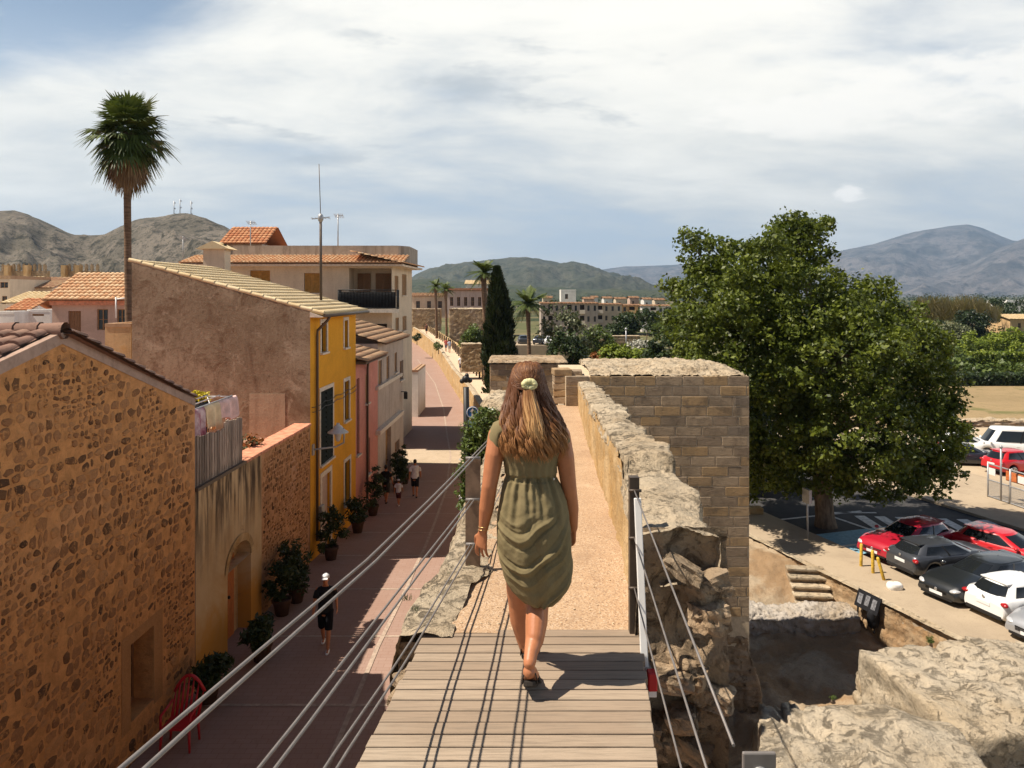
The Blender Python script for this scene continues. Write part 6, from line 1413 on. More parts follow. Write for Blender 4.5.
# tall fan palm over the roofs
fp = thing('fan_palm', 'very tall fan palm with a shaggy brown skirt rising over the roofs at left', 'palm', (P(127.5, 0, 38).x, 38, -9.35)); rng = np.random.default_rng(3); top = P(128, 130, 38)
mb = MB(); b_ = Vector((P(129.5, 0, 38).x, 38, -9.6)); mb.tube([lerp(b_, top, q) + Vector((.05 * math.sin(q * 6), 0, 0)) for q in (0, .1, .35, .65, .85, 1)], [.34, .24, .20, .165, .17, .2], 12); mb.build('trunk', MAT['palmtrunk'], fp)
def fan_leaf(V, R, o, direction, L, fanr, droop, nb, rng, spread=2.3, rr=.5):
    d = direction.normalized(); sd_ = d.cross(Vector((0, 0, 1))); sd_ = sd_.normalized() if sd_.length > .05 else Vector((1, 0, 0)); up_ = sd_.cross(d)
    hub = o + d * L - Vector((0, 0, droop * L * .3)); w = .018; V += [o - sd_ * w, o + sd_ * w, hub + sd_ * w, hub - sd_ * w]; R.append(.4)
    for k in range(nb):
        a = lerp(-spread / 2, spread / 2, k / (nb - 1)); b2 = (d * math.cos(a) + sd_ * math.sin(a)); ln = fanr * (.75 + .3 * math.cos(a)) * rng.uniform(.85, 1.1)
        p1 = hub + b2 * ln * .55 - Vector((0, 0, droop * ln * .12)); p2 = hub + b2 * ln - Vector((0, 0, droop * ln * (.42 + .25 * rng.random()))); s = sd_ * math.cos(a) - d * math.sin(a); s = s * (ln * .055)
        V += [hub - s * .3, hub + s * .3, p1 + s, p1 - s, p1 - s, p1 + s, p2 + s * .15, p2 - s * .15]; R += [np.clip(rr + rng.normal() * .2, 0, 1)] * 2
V, R = [], []
for f in range(62):
    a = f * 2.39996 + rng.normal() * .15; q = (f + .5) / 62; el_ = math.radians(lerp(86, -42, q ** .9)) + rng.normal() * .1
    d = Vector((math.cos(a) * math.cos(el_), math.sin(a) * math.cos(el_), math.sin(el_))); fan_leaf(V, R, top + Vector((0, 0, .15 - .5 * q)), d, rng.uniform(.6, 1.2), rng.uniform(.95, 1.35), lerp(.35, 1.15, q), 17, rng, 2.5, lerp(.7, .25, q))
for f in range(34):
    a = f * 2.39996 + .4; el_ = math.radians(rng.uniform(-25, 48)); d = Vector((math.cos(a) * math.cos(el_), math.sin(a) * math.cos(el_), math.sin(el_))); fan_leaf(V, R, top + Vector((0, 0, rng.uniform(-.5, .1))), d, rng.uniform(.3, .7), rng.uniform(.8, 1.15), rng.uniform(.6, 1.0), 17, rng, 2.5, .45)
np_mesh('fronds', [tuple(v) for v in V], np.arange(len(V)).reshape(-1, 4), R, MAT['leaf_palm'], fp)
V, R = [], []
for f in range(70):
    a = rng.uniform(0, 2 * math.pi); q = rng.random(); el_ = math.radians(lerp(-48, -84, q)); d = Vector((math.cos(a) * math.cos(el_), math.sin(a) * math.cos(el_), math.sin(el_)))
    fan_leaf(V, R, top + Vector((math.cos(a) * .15, math.sin(a) * .15, -.3 - 1.35 * q)), d, rng.uniform(.35, .8) * (1.1 - .5 * q), rng.uniform(.5, .9) * (1.15 - .35 * q), 1.3, 11, rng, 1.5, rng.random())
np_mesh('dead_fronds', [tuple(v) for v in V], np.arange(len(V)).reshape(-1, 4), R, MAT['leaf_dead'], fp)
# bush with pale blossoms in front of the wall, behind the woman
rng = np.random.default_rng(31); lb = [lobe(482, 432, 12.5, 15, 18), lobe(474, 450, 12.5, 10, 20), lobe(488, 450, 12.5, 10, 24), lobe(487, 416, 12.5, 10, 8), lobe(478, 478, 12.5, 10, 20), lobe(468, 440, 12.5, 7, 12), lobe(470, 500, 12.5, 10, 22), lobe(466, 470, 12.5, 8, 18)]
ob = thing('flowering_bush', 'dense green bush with pale blossoms at the street wall left of the woman', 'bush', (P(478, 0, 12.5).x, 12.5, -8.2))
mb = MB(); limb_tree(mb, (P(470, 0, 12.5).x, 12.5, -8.4), P(480, 450, 12.5), .06, lb, rng, 10); mb.build('trunk', MAT['trunk'], ob)
V, Fc, r = leaf_cloud(lb, 190, 34, .14, .075, rng, inner=.45, up=.4, aspect=.4); np_mesh('crown', V, Fc, r, MAT['leaf_mid'], ob)
V, Fc, r = leaf_cloud(lb, 34, 3, .06, .045, rng, inner=.98, up=.4, aspect=.9); np_mesh('blossoms', V, Fc, r, MAT['whitepaint'], ob)
# potted plants along the house fronts
def potted(label, u, out, h, w, seed, mat='leaf_dark', y=None):
    rng = np.random.default_rng(seed); c = FL.p(u, 0, out); z = street_z(c.y); t = thing('potted_plant', label, 'potted plant', (c.x, c.y, z), 0, 'potted plants along the house fronts')
    mb = MB(); pr = [(.16, 0), (.22, .30), (.25, .36), (.25, .42), (.21, .42), (.19, .36)]
    mb.loft([mb.ring([(c.x + r * math.cos(q), c.y + r * math.sin(q), z + zz) for q in [2 * math.pi * k / 14 for k in range(14)]]) for r, zz in pr]); mb.build('pot', MAT['pot'], t)
    lb = [((c.x + rng.normal() * w * .25, c.y + rng.normal() * w * .4, z + .42 + h * q), (w * .62, w * .7, h * .34)) for q in (.2, .42, .62)]
    V, Fc, r = leaf_cloud(lb, 30, 30, .2, .17, rng, inner=.2, aspect=.35, up=.3); np_mesh('foliage', V, Fc, r, MAT[mat], t)
for i, (y, out, h, w, lab) in enumerate([(15.6, .45, .6, .45, 'leafy pot at the corner of the stone gable house'), (17.4, .9, .6, .4, 'small pot standing before the arched door'), (20.0, .5, 1.5, .55, 'tall potted shrub right of the arched door'), (20.9, .6, 1.2, .55, 'dark potted shrub against the rubble wall'), (24.6, .55, 1.2, .5, 'potted plant at the corner of the yellow house'), (28.3, .55, 1.0, .55, 'bushy pot right of the pale house door'), (31.2, .5, 1.7, .5, 'tall potted plant in front of the pink house'), (36.2, .6, 1.4, .6, 'large dark potted shrub by the grey house'), (37.6, .7, 1.5, .6, 'last dark potted shrub before the brown doors')]): potted(lab, u_at(y), out, h, w, 50 + i)
def wall_plant(label, x, y, D, r, seed, mat='leaf_mid'):
    rng = np.random.default_rng(seed); c = P(x, y, D); k = r * D / FPX; t = thing('wall_plant', label, 'plant', tuple(c)); lb = [(tuple(c), (k, k, k * .8))]
    mb = MB(); mb.tube([c - Vector((0, 0, k * 1.6)), c], [.06, .03], 6); mb.build('stem', MAT['trunk'], t); V, Fc, rr = leaf_cloud(lb, 24, 26, k * .4, .22 * k / .4 * .5, rng, inner=.2); np_mesh('foliage', V, Fc, rr, MAT[mat], t)
wall_plant('round plant growing out of the golden rampart, nearer one', 438.5, 346, 94, 5, 3)
wall_plant('round plant further along the golden rampart', 417, 337, 112, 5, 4, 'leaf_dark')
wall_plant('small green weed on the retaining wall edge', 931, 640, 22.5, 4, 5, 'leaf_mid')
wall_plant('tiny weed on the slanting rock ridge', 833, 698, 16.5, 3, 6, 'leaf_mid')
# yellow topped pot on the terrace
yp = thing('potted_plant', 'dark bucket of yellow flowers by the brown side wall', 'potted plant', tuple(P(199, 410, 22))); rng = np.random.default_rng(2)
c = P(199, 405, 22); mb = MB(); mb.tube([Vector((c.x, c.y, -5.1)), c + Vector((0, 0, .1))], [.2, .3], 14); mb.build('pot', MAT['black'], yp)
V, Fc, r = leaf_cloud([((c.x, c.y, c.z + .22), (.34, .34, .14))], 30, 24, .1, .1, rng, inner=.3); np_mesh('foliage', V, Fc, r, leafmat('yellow_flowers', (.45, .36, .01), (.7, .58, .04)), yp)
for i, (x, y, lab) in enumerate([(246, 412, 'dry little plant behind the end of the slatted screen'), (252, 440, 'brown pot with a dry plant beside the screen end')]):
    c = P(x, y, 20.5); t = thing('potted_plant', lab, 'potted plant', (c.x, c.y, -5.1)); mb = MB(); mb.tube([(c.x, c.y, -5.1), (c.x, c.y, -4.3)], [.14, .20], 12); mb.build('pot', MAT['pot'], t)
    V, Fc, r = leaf_cloud([((c.x, c.y, -4.0), (.24, .24, .32))], 14, 16, .15, .11, rng, inner=.2); np_mesh('foliage', V, Fc, r, MAT['leaf_olive' if i == 0 else 'leaf_rust'], t)
# ------------------------------------------------------------------ timber deck and its railing
DK = -1.97
def dl_x(d): return -0.509 - 0.1115 * (4.5 - d)
def dr_x(d): return 0.749 - 0.1085 * (4.5 - d)
dk_ = thing('footbridge', 'grey weathered timber footbridge the woman walks on', 'footbridge', (0, 3, DK))
def plankmat():
    b = NB('weathered_planks'); g = b.noise(9, 7, .7, .4, stretch=(.35, 7, 4)); g2 = b.noise(42, 5, .7, .2, stretch=(.10, 6, 2)); big = b.noise(1.5, 5, .6)
    c = b.mix(b.attr(), (0.30, 0.222, 0.155), (0.40, 0.312, 0.225)); c = b.mix(b.ramp(g, .42, .7, 0, .6), c, (0.19, 0.15, 0.108)); c = b.mix(b.ramp(g2, .5, .7, 0, .6), c, (0.13, 0.10, 0.075)); c = b.mix(b.ramp(big, .5, .75, 0, .35), c, (0.43, 0.37, 0.28))
    return b.done(c, .85, b.bump(b.math('ADD', g, g2), .35, .006), .2)
mb = MB(); d = 0.5; k = 0
while d < 4.47:
    w = 0.0985; a, b_ = d + .0055, d + w - .0055; j = random.uniform(-.008, .008); z = DK + random.uniform(-.0015, .0015)
    q = [(dl_x(a) + j, a), (dr_x(a) + j, a), (dr_x(b_) + j, b_), (dl_x(b_) + j, b_)]
    mb.prism(q, lambda x, y: Vector((x, y, z - .035)), lambda x, y: Vector((x, y, z)), random.random()); d += w
bevel(mb.build('planks', plankmat(), dk_), .003, 1)
mb = MB()
for fn, o in ((dl_x, .02), (dr_x, -.02)):
    mb.bar((fn(.4) + o, .4, DK - .13), (fn(4.46) + o, 4.46, DK - .13), .03, .17)
mb.bar((-.3, .4, DK - .14), (.1, 4.46, DK - .14), .08, .18); mb.bar((.1, .4, DK - .14), (.4, 4.46, DK - .14), .08, .18)
mb.build('steel_beam', MAT['poststeel'], dk_)
# railings
ra_ = thing('cable_railing', 'steel cable railing with one brown flat post on the street side', 'railing', (-.3, 5.56, DK))
def lx(d): return -0.28 - .1115 * (5.56 - d)
mb = MB(); pt_ = P(473, 457, 5.56); mb.box((pt_.x, 5.56, (pt_.z - 2.05) / 2), (.108, .03, pt_.z + 2.05)); mb.build('post', MAT['poststeel'], ra_)
mb = MB(); mb.box((lx(.55) + .02, .55, -1.4), (.062, .05, 1.25)); mb.build('post', MAT['poststeel'], ra_)
mb = MB(); q_ = (-.02, 8.9); mb.box((q_[0], q_[1], -1.8), (.062, .05, .95)); mb.build('post', MAT['poststeel'], ra_)
for zs in ([(.55, -.84), (1.2, -.893), (1.49, -.915), (1.99, -.959), (3.07, -1.056), (4.2, -1.115), (5.56, -1.172)], [(.55, -1.16), (2.1, -1.29), (4.03, -1.387), (5.56, -1.47)], [(.55, -1.48), (2.59, -1.59), (3.61, -1.69), (5.56, -1.79)]):
    for s in (-1, 1):
        mb = MB(); n = 14; o = lambda d: s * lerp(.026, .014, (d - .5) / 5)
        mb.tube([(lx(d) + o(d), d, interp(d, zs)) for d in [lerp(.55, 5.56, i / n) for i in range(n + 1)]], .0052, 8)
        mb.tube([(lx(5.56) + o(5.56), 5.56, zs[-1][1]), (q_[0] + .015 * s, q_[1], zs[-1][1] - .25)], .005, 6); mb.build('cable', MAT['steel'], ra_)
for z in (-1.172, -1.47, -1.79): mb = MB(); mb.tube([(pt_.x - .05, 5.53, z), (pt_.x + .05, 5.53, z)], .012, 8); mb.build('clamp', MAT['steel'], ra_)
rr_ = thing('cable_railing', 'steel cable railing with a dark post beside the stone parapet', 'railing', (.7, 4.5, DK))
rx = lambda d: .712 - .06 * (4.5 - d)
mb = MB(); mb.box((.712, 4.5, (-1.06 - 2.3) / 2), (.055, .06, 1.24)); mb.build('post', MAT['darkpost'], rr_)
mb = MB(); mb.box((.619, 1.93, -1.635), (.084, .012, .98)); po = bevel(mb.build('post', MAT['steel'], rr_), .004)
mb = MB(); mb.sphere((.619, 1.92, -1.20), (.014, .008, .02), 12, 8); mb.tube([(.619, 1.925, -1.20), (.619, 1.919, -1.20)], .022, 16); mb.build('bolt', MAT['galv'], po)
for z in (-1.135, -1.41, -1.70):
    mb = MB(); mb.tube([(rx(d), d, z) for d in (1.94, 2.8, 3.6, 4.5)], .0042, 8); mb.build('cable', MAT['steel'], rr_)
for z in (-1.135, -1.41, -1.70): mb = MB(); mb.tube([(.675, 4.465, z), (.75, 4.465, z)], .009, 8); mb.build('clamp', MAT['darkpost'], rr_)
mb = MB(); a, b_ = P(637.5, 498, 4.40), P(645.5, 689, 4.22); mb.bar(a, b_, .022, .04, up=(1, 0, 0)); bevel(mb.build('white_stay', MAT['whitepaint'], rr_), .004)
rb_ = thing('junction_box', 'small red box with a white underside fixed beside the footbridge', 'box', tuple(P(652, 680, 4.12)))
c = P(652, 680, 4.12); mb = MB(); mb.box(c, (.05, .06, .10)); bevel(mb.build('cover', MAT['redplastic'], rb_), .008); mb = MB(); mb.box(c - Vector((0, 0, .065)), (.04, .05, .03)); mb.build('socket', MAT['whitepaint'], rb_)
mb = MB(); mb.bar(c + Vector((0, .03, 0)), c + Vector((0, .40, 0)), .03); mb.build('bracket', MAT['galv'], rb_)

rng = np.random.default_rng(8); mb = MB()
for k in range(220):
    y = 4.6 + 9 * rng.random() ** 2.2; e = rng.random(); x = lerp(left_edge(y) + .28, par_in(y) - .04, e ** .5 if rng.random() < .5 else e ** 2); z = walk_z(y) + .006; r = rng.uniform(.002, .006)
    mb.sphere((x, y, z), (r * rng.uniform(.8, 1.6), r, r * .7), 6, 4, rng.random())
tag(mb.build('loose_grit', MAT['joint']), 'loose pale grit scattered on the gravel walkway', 'gravel', kind='stuff')
V, R = [], []
for (x, y) in ((450, 578), (432, 592), (415, 612), (470, 568), (408, 600)):
    D = 1.97 * FPX / (y - HY); c = P(x, y, D)
    for k in range(26):
        d = Vector((rng.normal() * .5, rng.normal() * .5, 1)).normalized(); s_ = Vector((rng.normal(), rng.normal(), 0)).normalized() * .003; l = rng.uniform(.02, .05); o = c + Vector((rng.normal() * .012, rng.normal() * .012, 0)); V += [o - s_, o + s_, o + d * l + s_ * .3, o + d * l - s_ * .3]; R.append(rng.random())
tag(np_mesh('dry_weeds', [tuple(v) for v in V], np.arange(len(V)).reshape(-1, 4), R, MAT['leaf_olive']), 'tiny dry weeds in the border stones', 'weeds', kind='stuff')
# ------------------------------------------------------------------ things on the street
# red slatted plastic chair by the stone gable
rc = thing('garden_chair', 'red slatted plastic chair beside the stone gable house', 'chair', tuple(Vector((-6.05, 14.2, street_z(14.2)))))
c = Vector((-6.05, 14.2, street_z(14.2))); mb = MB()
for k in range(7):
    x = lerp(-.24, .24, k / 6); h = 1.05 - .28 * abs(x / .24) ** 2; mb.tube([c + Vector((x, .05, .42)), c + Vector((x * 1.08, .25, h))], (.032, .012), 6)
mb.tube([c + Vector((lerp(-.28, .28, k / 10), .26, 1.08 - .30 * abs(lerp(-1, 1, k / 10)) ** 2)) for k in range(11)], .03, 8); mb.build('backrest', MAT['redplastic'], rc)
mb = MB(); mb.box(c + Vector((0, -.18, .42)), (.52, .48, .035)); bevel(mb.build('seat', MAT['redplastic'], rc), .015)
for sx in (-.24, .24):
    for sy in (-.36, .04): mb = MB(); mb.tube([c + Vector((sx, sy, .42)), c + Vector((sx * 1.12, sy * 1.1, 0))], (.03, .02), 6); mb.build('leg', MAT['redplastic'], rc)
    mb = MB(); mb.tube([c + Vector((sx * 1.12, -.36, .42)), c + Vector((sx * 1.12, -.36, .64)), c + Vector((sx * 1.12, .14, .68))], .025, 6); mb.build('armrest', MAT['redplastic'], rc)
# blue round traffic sign on a pole, dark iron column
bs = thing('traffic_sign', 'round blue traffic sign with a white upward figure above a smaller blue plate', 'sign', tuple(P(472.5, 440, 42)))
c = P(472.5, 412.5, 42); mb = MB(); mb.tube([Vector((c.x, c.y + .05, -9.2)), c + Vector((0, .05, .2))], .035, 8); mb.build('pole', MAT['galv'], bs)
mb = MB(); mb.tube([c, c + Vector((0, -.02, 0))], .34, 28); blue = simple('sign_blue', (.03, .16, .52), .4, .4); pl = mb.build('disc', blue, bs)
mb = MB(); mb.prism([(-.05, -.22), (.05, -.22), (.05, .05), (.14, .05), (0, .24), (-.14, .05), (-.05, .05)], lambda p, q: c + Vector((p, -.024, q)), lambda p, q: c + Vector((p, -.03, q))); mb.build('arrow', MAT['whitepaint'], pl)
mb = MB()
tor = [c + Vector((.30 * math.cos(t), -.023, .30 * math.sin(t))) for t in [2 * math.pi * k / 28 for k in range(29)]]; mb.tube(tor, .018, 5); mb.build('rim', MAT['whitepaint'], pl)
mb = MB(); mb.box(c + Vector((0, -.01, -.62)), (.46, .02, .42)); p2 = mb.build('plate', simple('sign_pale_blue', (.20, .38, .55), .4, .4), bs)
ic = thing('iron_column', 'dark iron post with a knobbly top at the street wall beside the blue sign', 'post', tuple(P(467, 425, 43)))
c = P(467, 425, 43); c.z = -9.2; top = P(466, 379, 43); mb = MB(); mb.tube([c, lerp(c, top, .1), lerp(c, top, .9)], [.22, .19, .16], 12); mb.build('shaft', MAT['iron'], ic)
mb = MB()
for dx, dz, r in ((0, 0, .22), (-.22, -.12, .14), (.22, -.08, .14), (.05, .2, .12)): mb.sphere(top + Vector((dx, 0, dz)), r, 10, 8)
mb.build('finial', MAT['iron'], ic)
# parking side furniture
YELP = simple('yellow_paint', (.62, .40, .05), .6, .3, var=.3, scale=7)
for i, (x, y, tilt, lab) in enumerate([(861, 566, .02, 'yellow bollard furthest from the viewer by the first red car'), (873, 573, -.02, 'upright yellow bollard in front of the dark red car'), (884, 580, -.28, 'leaning yellow bollard in front of the grey car')]):
    D = 10.9 * FPX / (y - HY); c = P(x, y, D); mb = MB(); e = c + Vector((math.sin(tilt) * .85, 0, math.cos(tilt) * .85)); mb.tube([c, e], .062, 10, dome=True); tag(mb.build('bollard', YELP, origin=c), lab, 'bollard', 'yellow bollards')
c = P(895, 589, 10.9 * FPX / (589 - HY)); mb = MB(); boulder(mb, c + Vector((0, 0, .1)), (.55, .35, .3), 3, .05, 20, 14); tag(mb.build('kerb_block', MAT['whitepaint'], origin=c), 'small white stone block lying beside the leaning bollard', 'stone')
sp = thing('sign_pole', 'thin grey pole with a sign seen edge on beside the blue parking bay', 'sign', tuple(ab(28.9, 23.3, LOT + .1))); c = P(808, 541, 34.4); mb = MB(); mb.tube([c - Vector((0, 0, .05)), P(807, 488, 34.4)], .045, 8); mb.build('pole', MAT['galv'], sp)
mb = MB(); mb.box(P(807, 496, 34.3), (.14, .5, .62), Matrix.Rotation(.25, 3, 'Z')); mb.build('plate', MAT['galv'], sp)
c = P(753, 518, 38.5); mb = MB(); mb.box(c + Vector((0, 0, .25)), (.9, .5, .62)); tag(bevel(mb.build('stone_block', MAT['limegold'], origin=c), .04), 'square golden stone block against the tower edge on the footpath', 'stone')
ip = thing('information_panel', 'black information board leaning on the retaining wall below the footpath', 'sign', tuple(P(868, 630, 27.75))); c = P(868, 602, 27.75); M = Matrix.Rotation(math.atan2(-AV.y, -AV.x), 3, 'Z') @ Matrix.Rotation(-.35, 3, 'X')
mb = MB(); mb.box(c, (1.1, .05, .62), M); b0 = mb.build('board', MAT['black'], ip); mb = MB()
for k in range(3): mb.box(c + M @ Vector((-.35 + .33 * k, -.03, .03 * (k % 2))), (.20, .006, .36), M)
mb.build('pictures', simple('faded_print', (.16, .16, .17), .6, .3, var=.5, scale=14), b0); mb = MB()
for s in (-.42, .42): e = c + M @ Vector((s, .03, -.25)); mb.bar(e, e + Vector((0, .1, -.75)), .05)
mb.build('leg', MAT['iron'], ip)
bg_ = thing('rubbish_bag', 'black bag hanging under the information board', 'bag', tuple(P(873, 619, 27.5))); mb = MB(); boulder(mb, P(873, 619, 27.5), (.42, .35, .7), 5, .08, 24, 18, squareness=.2); mb.build('sack', MAT['black'], bg_)
# metal barrier at the far pavement
fe = thing('mesh_barrier', 'grey metal barrier with small white notices at the right edge', 'barrier', tuple(ab(32, 36, LOT))); A0 = P(988, 497, 41.5); B0 = P(1060, 524, 37); Hh = 1.85
fd = (B0 - A0); FE = Fac(A0, (fd.x, fd.y)); FE.O.z = 0; Lf = math.hypot(fd.x, fd.y); zz = A0.z
mb = MB()
for k in range(4): u = Lf * k / 3; mb.tube([FE.p(u, zz - .1), FE.p(u, zz + Hh)], .05, 8)
mb.build('post', MAT['galv'], fe); mb = MB()
for z in (.08, .95, 1.8): mb.tube([FE.p(0, zz + z), FE.p(Lf, zz + z)], .035, 6)
for k in range(70): mb.bar(FE.p(Lf * k / 70, zz + .08), FE.p(Lf * k / 70, zz + .95), .012)
for k in range(9): mb.bar(FE.p(0, zz + .08 + .1 * k), FE.p(Lf, zz + .08 + .1 * k), .012)
mb.build('mesh_panel', MAT['galv'], fe); mb = MB()
for u in (.35, 2.3, 3.0): mb.box(FE.p(u, zz + 1.45, .05), (.45, .02, .36), FE.M())
mb.build('notice', MAT['whitepaint'], fe); mb = MB(); mb.box(FE.p(Lf * .55, zz + 1.3, -.5), (Lf * .8, .04, .5), FE.M()); mb.build('orange_board', simple('orange_board', (.55, .16, .05), .7, .2, var=.2), fe)
for i, (x, yb, yt, D, lab) in enumerate([(1001, 500, 447, 40, 'slim grey pole rising behind the metal barrier'), (955, 486, 468, 46, 'short thin pole on the pale pavement near the hanging leaves'), (626, 350, 329, 110, 'thin pale lamp pole in the scrub right of the round tree')]):
    mb = MB(); mb.tube([P(x, yb + 1, D), P(x, yt, D)], .05 if D < 100 else .09, 8); mb.sphere(P(x, yt, D), .09 if D < 100 else .2, 8, 6); tag(mb.build('thin_pole', MAT['galv'], origin=P(x, yb, D)), lab, 'pole')

# ------------------------------------------------------------------ cars
def paint(name, c, flake=.0):
    b = NB(name); b.b.inputs['Coat Weight'].default_value = .8; b.b.inputs['Coat Roughness'].default_value = .06
    d = b.noise(3, 4, .6); return b.done(b.mix(b.ramp(d, .5, .8, 0, .10), c, shade(tuple(.6 * x + .05 for x in c), 1)), .38, None, .45, flake)
PAINT = {'red': paint('paint_red', (.52, .008, .014)), 'crimson': paint('paint_crimson', (.40, .010, .028)), 'grey': paint('paint_grey', (.055, .060, .070), .3), 'black': paint('paint_black', (.012, .014, .016)), 'white': paint('paint_white', (.80, .80, .78)), 'silver': paint('paint_silver', (.42, .43, .45), .45), 'dark': paint('paint_dark_blue', (.03, .035, .05), .2), 'palesilver': paint('paint_pale', (.62, .62, .60), .2)}
CARGLASS = simple('car_glass', (.012, .014, .016), .06, .6); HEADL = simple('lamp_clear', (.62, .63, .64), .15, .5, .3); TAILL = simple('lamp_red', (.35, .012, .015), .2, .5); RIM = simple('alloy_rim', (.50, .50, .51), .3, .5, .8); PLATE = simple('plate_white', (.75, .75, .74), .5, .3); TRIMB = simple('black_trim', (.015, .015, .016), .5, .35)
def car(label, col, loc, heading, L=4.2, W=1.8, H=1.46, style='hatch', group='cars in the car park', detail=True, name='parked_car'):
    t = thing(name, label, 'car' if style != 'van' else 'van', loc, heading, group); hw = W / 2; wb = L * .305; wr = .315
    van = style == 'van'
    top = [(-L / 2, .72), (-L / 2 + .05, .90), (-L / 2 + .22, .98), (-L * .25, 1.0), (L * .14, .96), (L * .20, .95), (L * .36, .88), (L * .45, .78), (L / 2 - .03, .62), (L / 2, .52)] if not van else [(-L / 2, .85), (-L / 2 + .05, 1.05), (L * .2, 1.08), (L * .36, 1.02), (L * .46, .85), (L / 2, .6)]
    body = MB(); N_ = 64; rings = []
    for i in range(N_ + 1):
        x = -L / 2 + L * i / N_; e = abs(x) / (L / 2); w = hw * (1 - .16 * max(0, (e - .72) / .28) ** 2.2); zb_ = .24 + .10 * max(0, (e - .85) / .15) ** 2
        for c_ in (-wb, wb):
            dd = abs(x - c_)
            if dd < wr + .055: zb_ = max(zb_, .315 + math.sqrt(max(0, (wr + .055) ** 2 - dd * dd)) * .98)
        zt = max(interp(x, top), zb_ + .05); fl = 1 + .012 * math.exp(-((abs(x) - wb) / .4) ** 2)
        sec = [(w * .90, zb_), (w * .975 * fl, lerp(zb_, zt, .12)), (w * fl, lerp(zb_, zt, .42)), (w * .985 * fl, lerp(zb_, zt, .66)), (w * .955, lerp(zb_, zt, .86)), (w * .89, zt - .012), (w * .70, zt + .012), (w * .35, zt + .03), (0, zt + .035)]
        rings.append(body.ring([(x, y, z) for y, z in sec] + [(x, -y, z) for y, z in reversed(sec[:-1])]))
    body.loft(rings, True, True, .5, True); bo = body.build('body', PAINT[col], t, True)
    # cabin
    zr = H; zbelt = .90 if not van else .98
    xf0, xr0 = L * .235, -L / 2 + (.08 if style != 'sedan' else .62); xf1, xr1 = L * .0, -L / 2 + (.52 if style != 'sedan' else 1.05)
    if van: xf0, xf1, xr0, xr1 = L * .33, L * .20, -L / 2 + .04, -L / 2 + .14
    def lvl(q, grow=0.0, gx=0.0):
        z = lerp(zbelt, zr - .06, q); q = max(0.0, q); a, b_ = lerp(xf0, xf1, q ** .92) + gx, lerp(xr0, xr1, q ** 1.15) - gx; w = hw * lerp(.93, .68 if not van else .82, q ** 1.2) + grow; pts = []
        for k in range(28):
            th = 2 * math.pi * k / 28; cx_, sy_ = math.cos(th), math.sin(th); p = 5.0; sc_ = (abs(cx_) ** p + abs(sy_) ** p) ** (-1 / p); cx_ *= sc_; sy_ *= sc_
            bow = .10 * (1 - sy_ ** 2); mid = (a + b_) / 2; half = (a - b_) / 2; pts.append((mid + cx_ * (half - .10) + math.copysign(bow, cx_) * min(1, max(0, (abs(cx_) - .4) / .4)), sy_ * w, z))
        return pts
    r = MB(); mid_ = (xf1 + xr1) / 2
    cap = [[(lerp(p[0], mid_, k), p[1] * (1 - k), zr - .06 + .06 * math.sin(k * math.pi / 2)) for p in lvl(1.0)] for k in (.04, .12, .3, .6, .97)]
    r.loft([r.ring(lvl(q)) for q in (-.06, .2, .4, .6, .8, .93, 1.0)] + [r.ring(x) for x in cap], True, False, .5, True)
    if style == 'hatch': r.box((xr1 + .06, 0, zr - .055), (.24, hw * 1.15, .03))
    r.build('roof', PAINT[col], t, True)
    def glass(ks, name, q0=.07, q1=.88):
        g = MB(); qs = [lerp(q0, q1, i / 6) for i in range(7)]; R_ = [g.ring([lvl(q, .007, .009)[k % 28] for k in ks]) for q in qs]; g.loft(R_, False, False, .5, True); g.build(name, CARGLASS, t, True)
    glass(range(25, 32), 'windscreen'); glass(range(11, 18), 'rear_window', .12, .84)
    for ks in ((4, 5, 6, 7), (7, 8, 9, 10), (18, 19, 20, 21), (21, 22, 23, 24)): glass(ks, 'side_window', .10, .86)
    for k in (7, 21): r = MB(); r.bar(Vector(lvl(.08, .012)[k]), Vector(lvl(.88, .012)[k]), .07, .02, up=(0, 1, 0)); r.build('door_pillar', TRIMB, t, True)
    xm0 = lerp(xf0, xr0, .52)
    if detail:
        m = MB()
        for s in (1, -1): m.sphere((xf0 - .30, s * (hw + .06), zbelt + .10), (.09, .10, .07), 10, 8)
        m.build('mirror', PAINT[col], t, True)
        f = MB(); f.box((L / 2 - .035, 0, .50), (.07, W * .50, .16)); f.box((L / 2 - .05, 0, .32), (.10, W * .72, .12)); bevel(f.build('grille', TRIMB, t, True), .02)
        f = MB(); f.sphere((L / 2 + .006, 0, .545), (.012, .06, .06), 14, 8); f.build('emblem', RIM, t, True)
        f = MB(); f.sphere((-L / 2 - .004, 0, .86), (.012, .055, .055), 14, 8); f.build('emblem', RIM, t, True)
        for s in (1, -1):
            f = MB(); f.sphere((L / 2 - .20, s * hw * .70, .645), (.20, .19, .075), 14, 8, M=Matrix.Rotation(-s * .55, 3, 'Z') @ Matrix.Rotation(.22, 3, 'Y')); f.build('headlight', HEADL, t, True)
            f = MB(); f.sphere((-L / 2 + .11, s * hw * .78, .80), (.11, .20, .085), 14, 8, M=Matrix.Rotation(s * .45, 3, 'Z')); f.build('taillight', TAILL, t, True)
        for x in (L / 2 - .005, -L / 2 - .008): f = MB(); f.box((x, 0, .42 if x > 0 else .66), (.018, .52, .11)); f.build('licence_plate', PLATE, t, True)
        f = MB()
        f.box((-L / 2 + .03, 0, .34), (.09, W * .78, .13)); bevel(f.build('bumper', TRIMB, t, True), .02)
        f = MB()
        for s in (1, -1):
            f.box((xm0 + .22, s * hw * .995, .80), (.16, .02, .022))
        f.build('door_handle', PAINT[col], t, True)
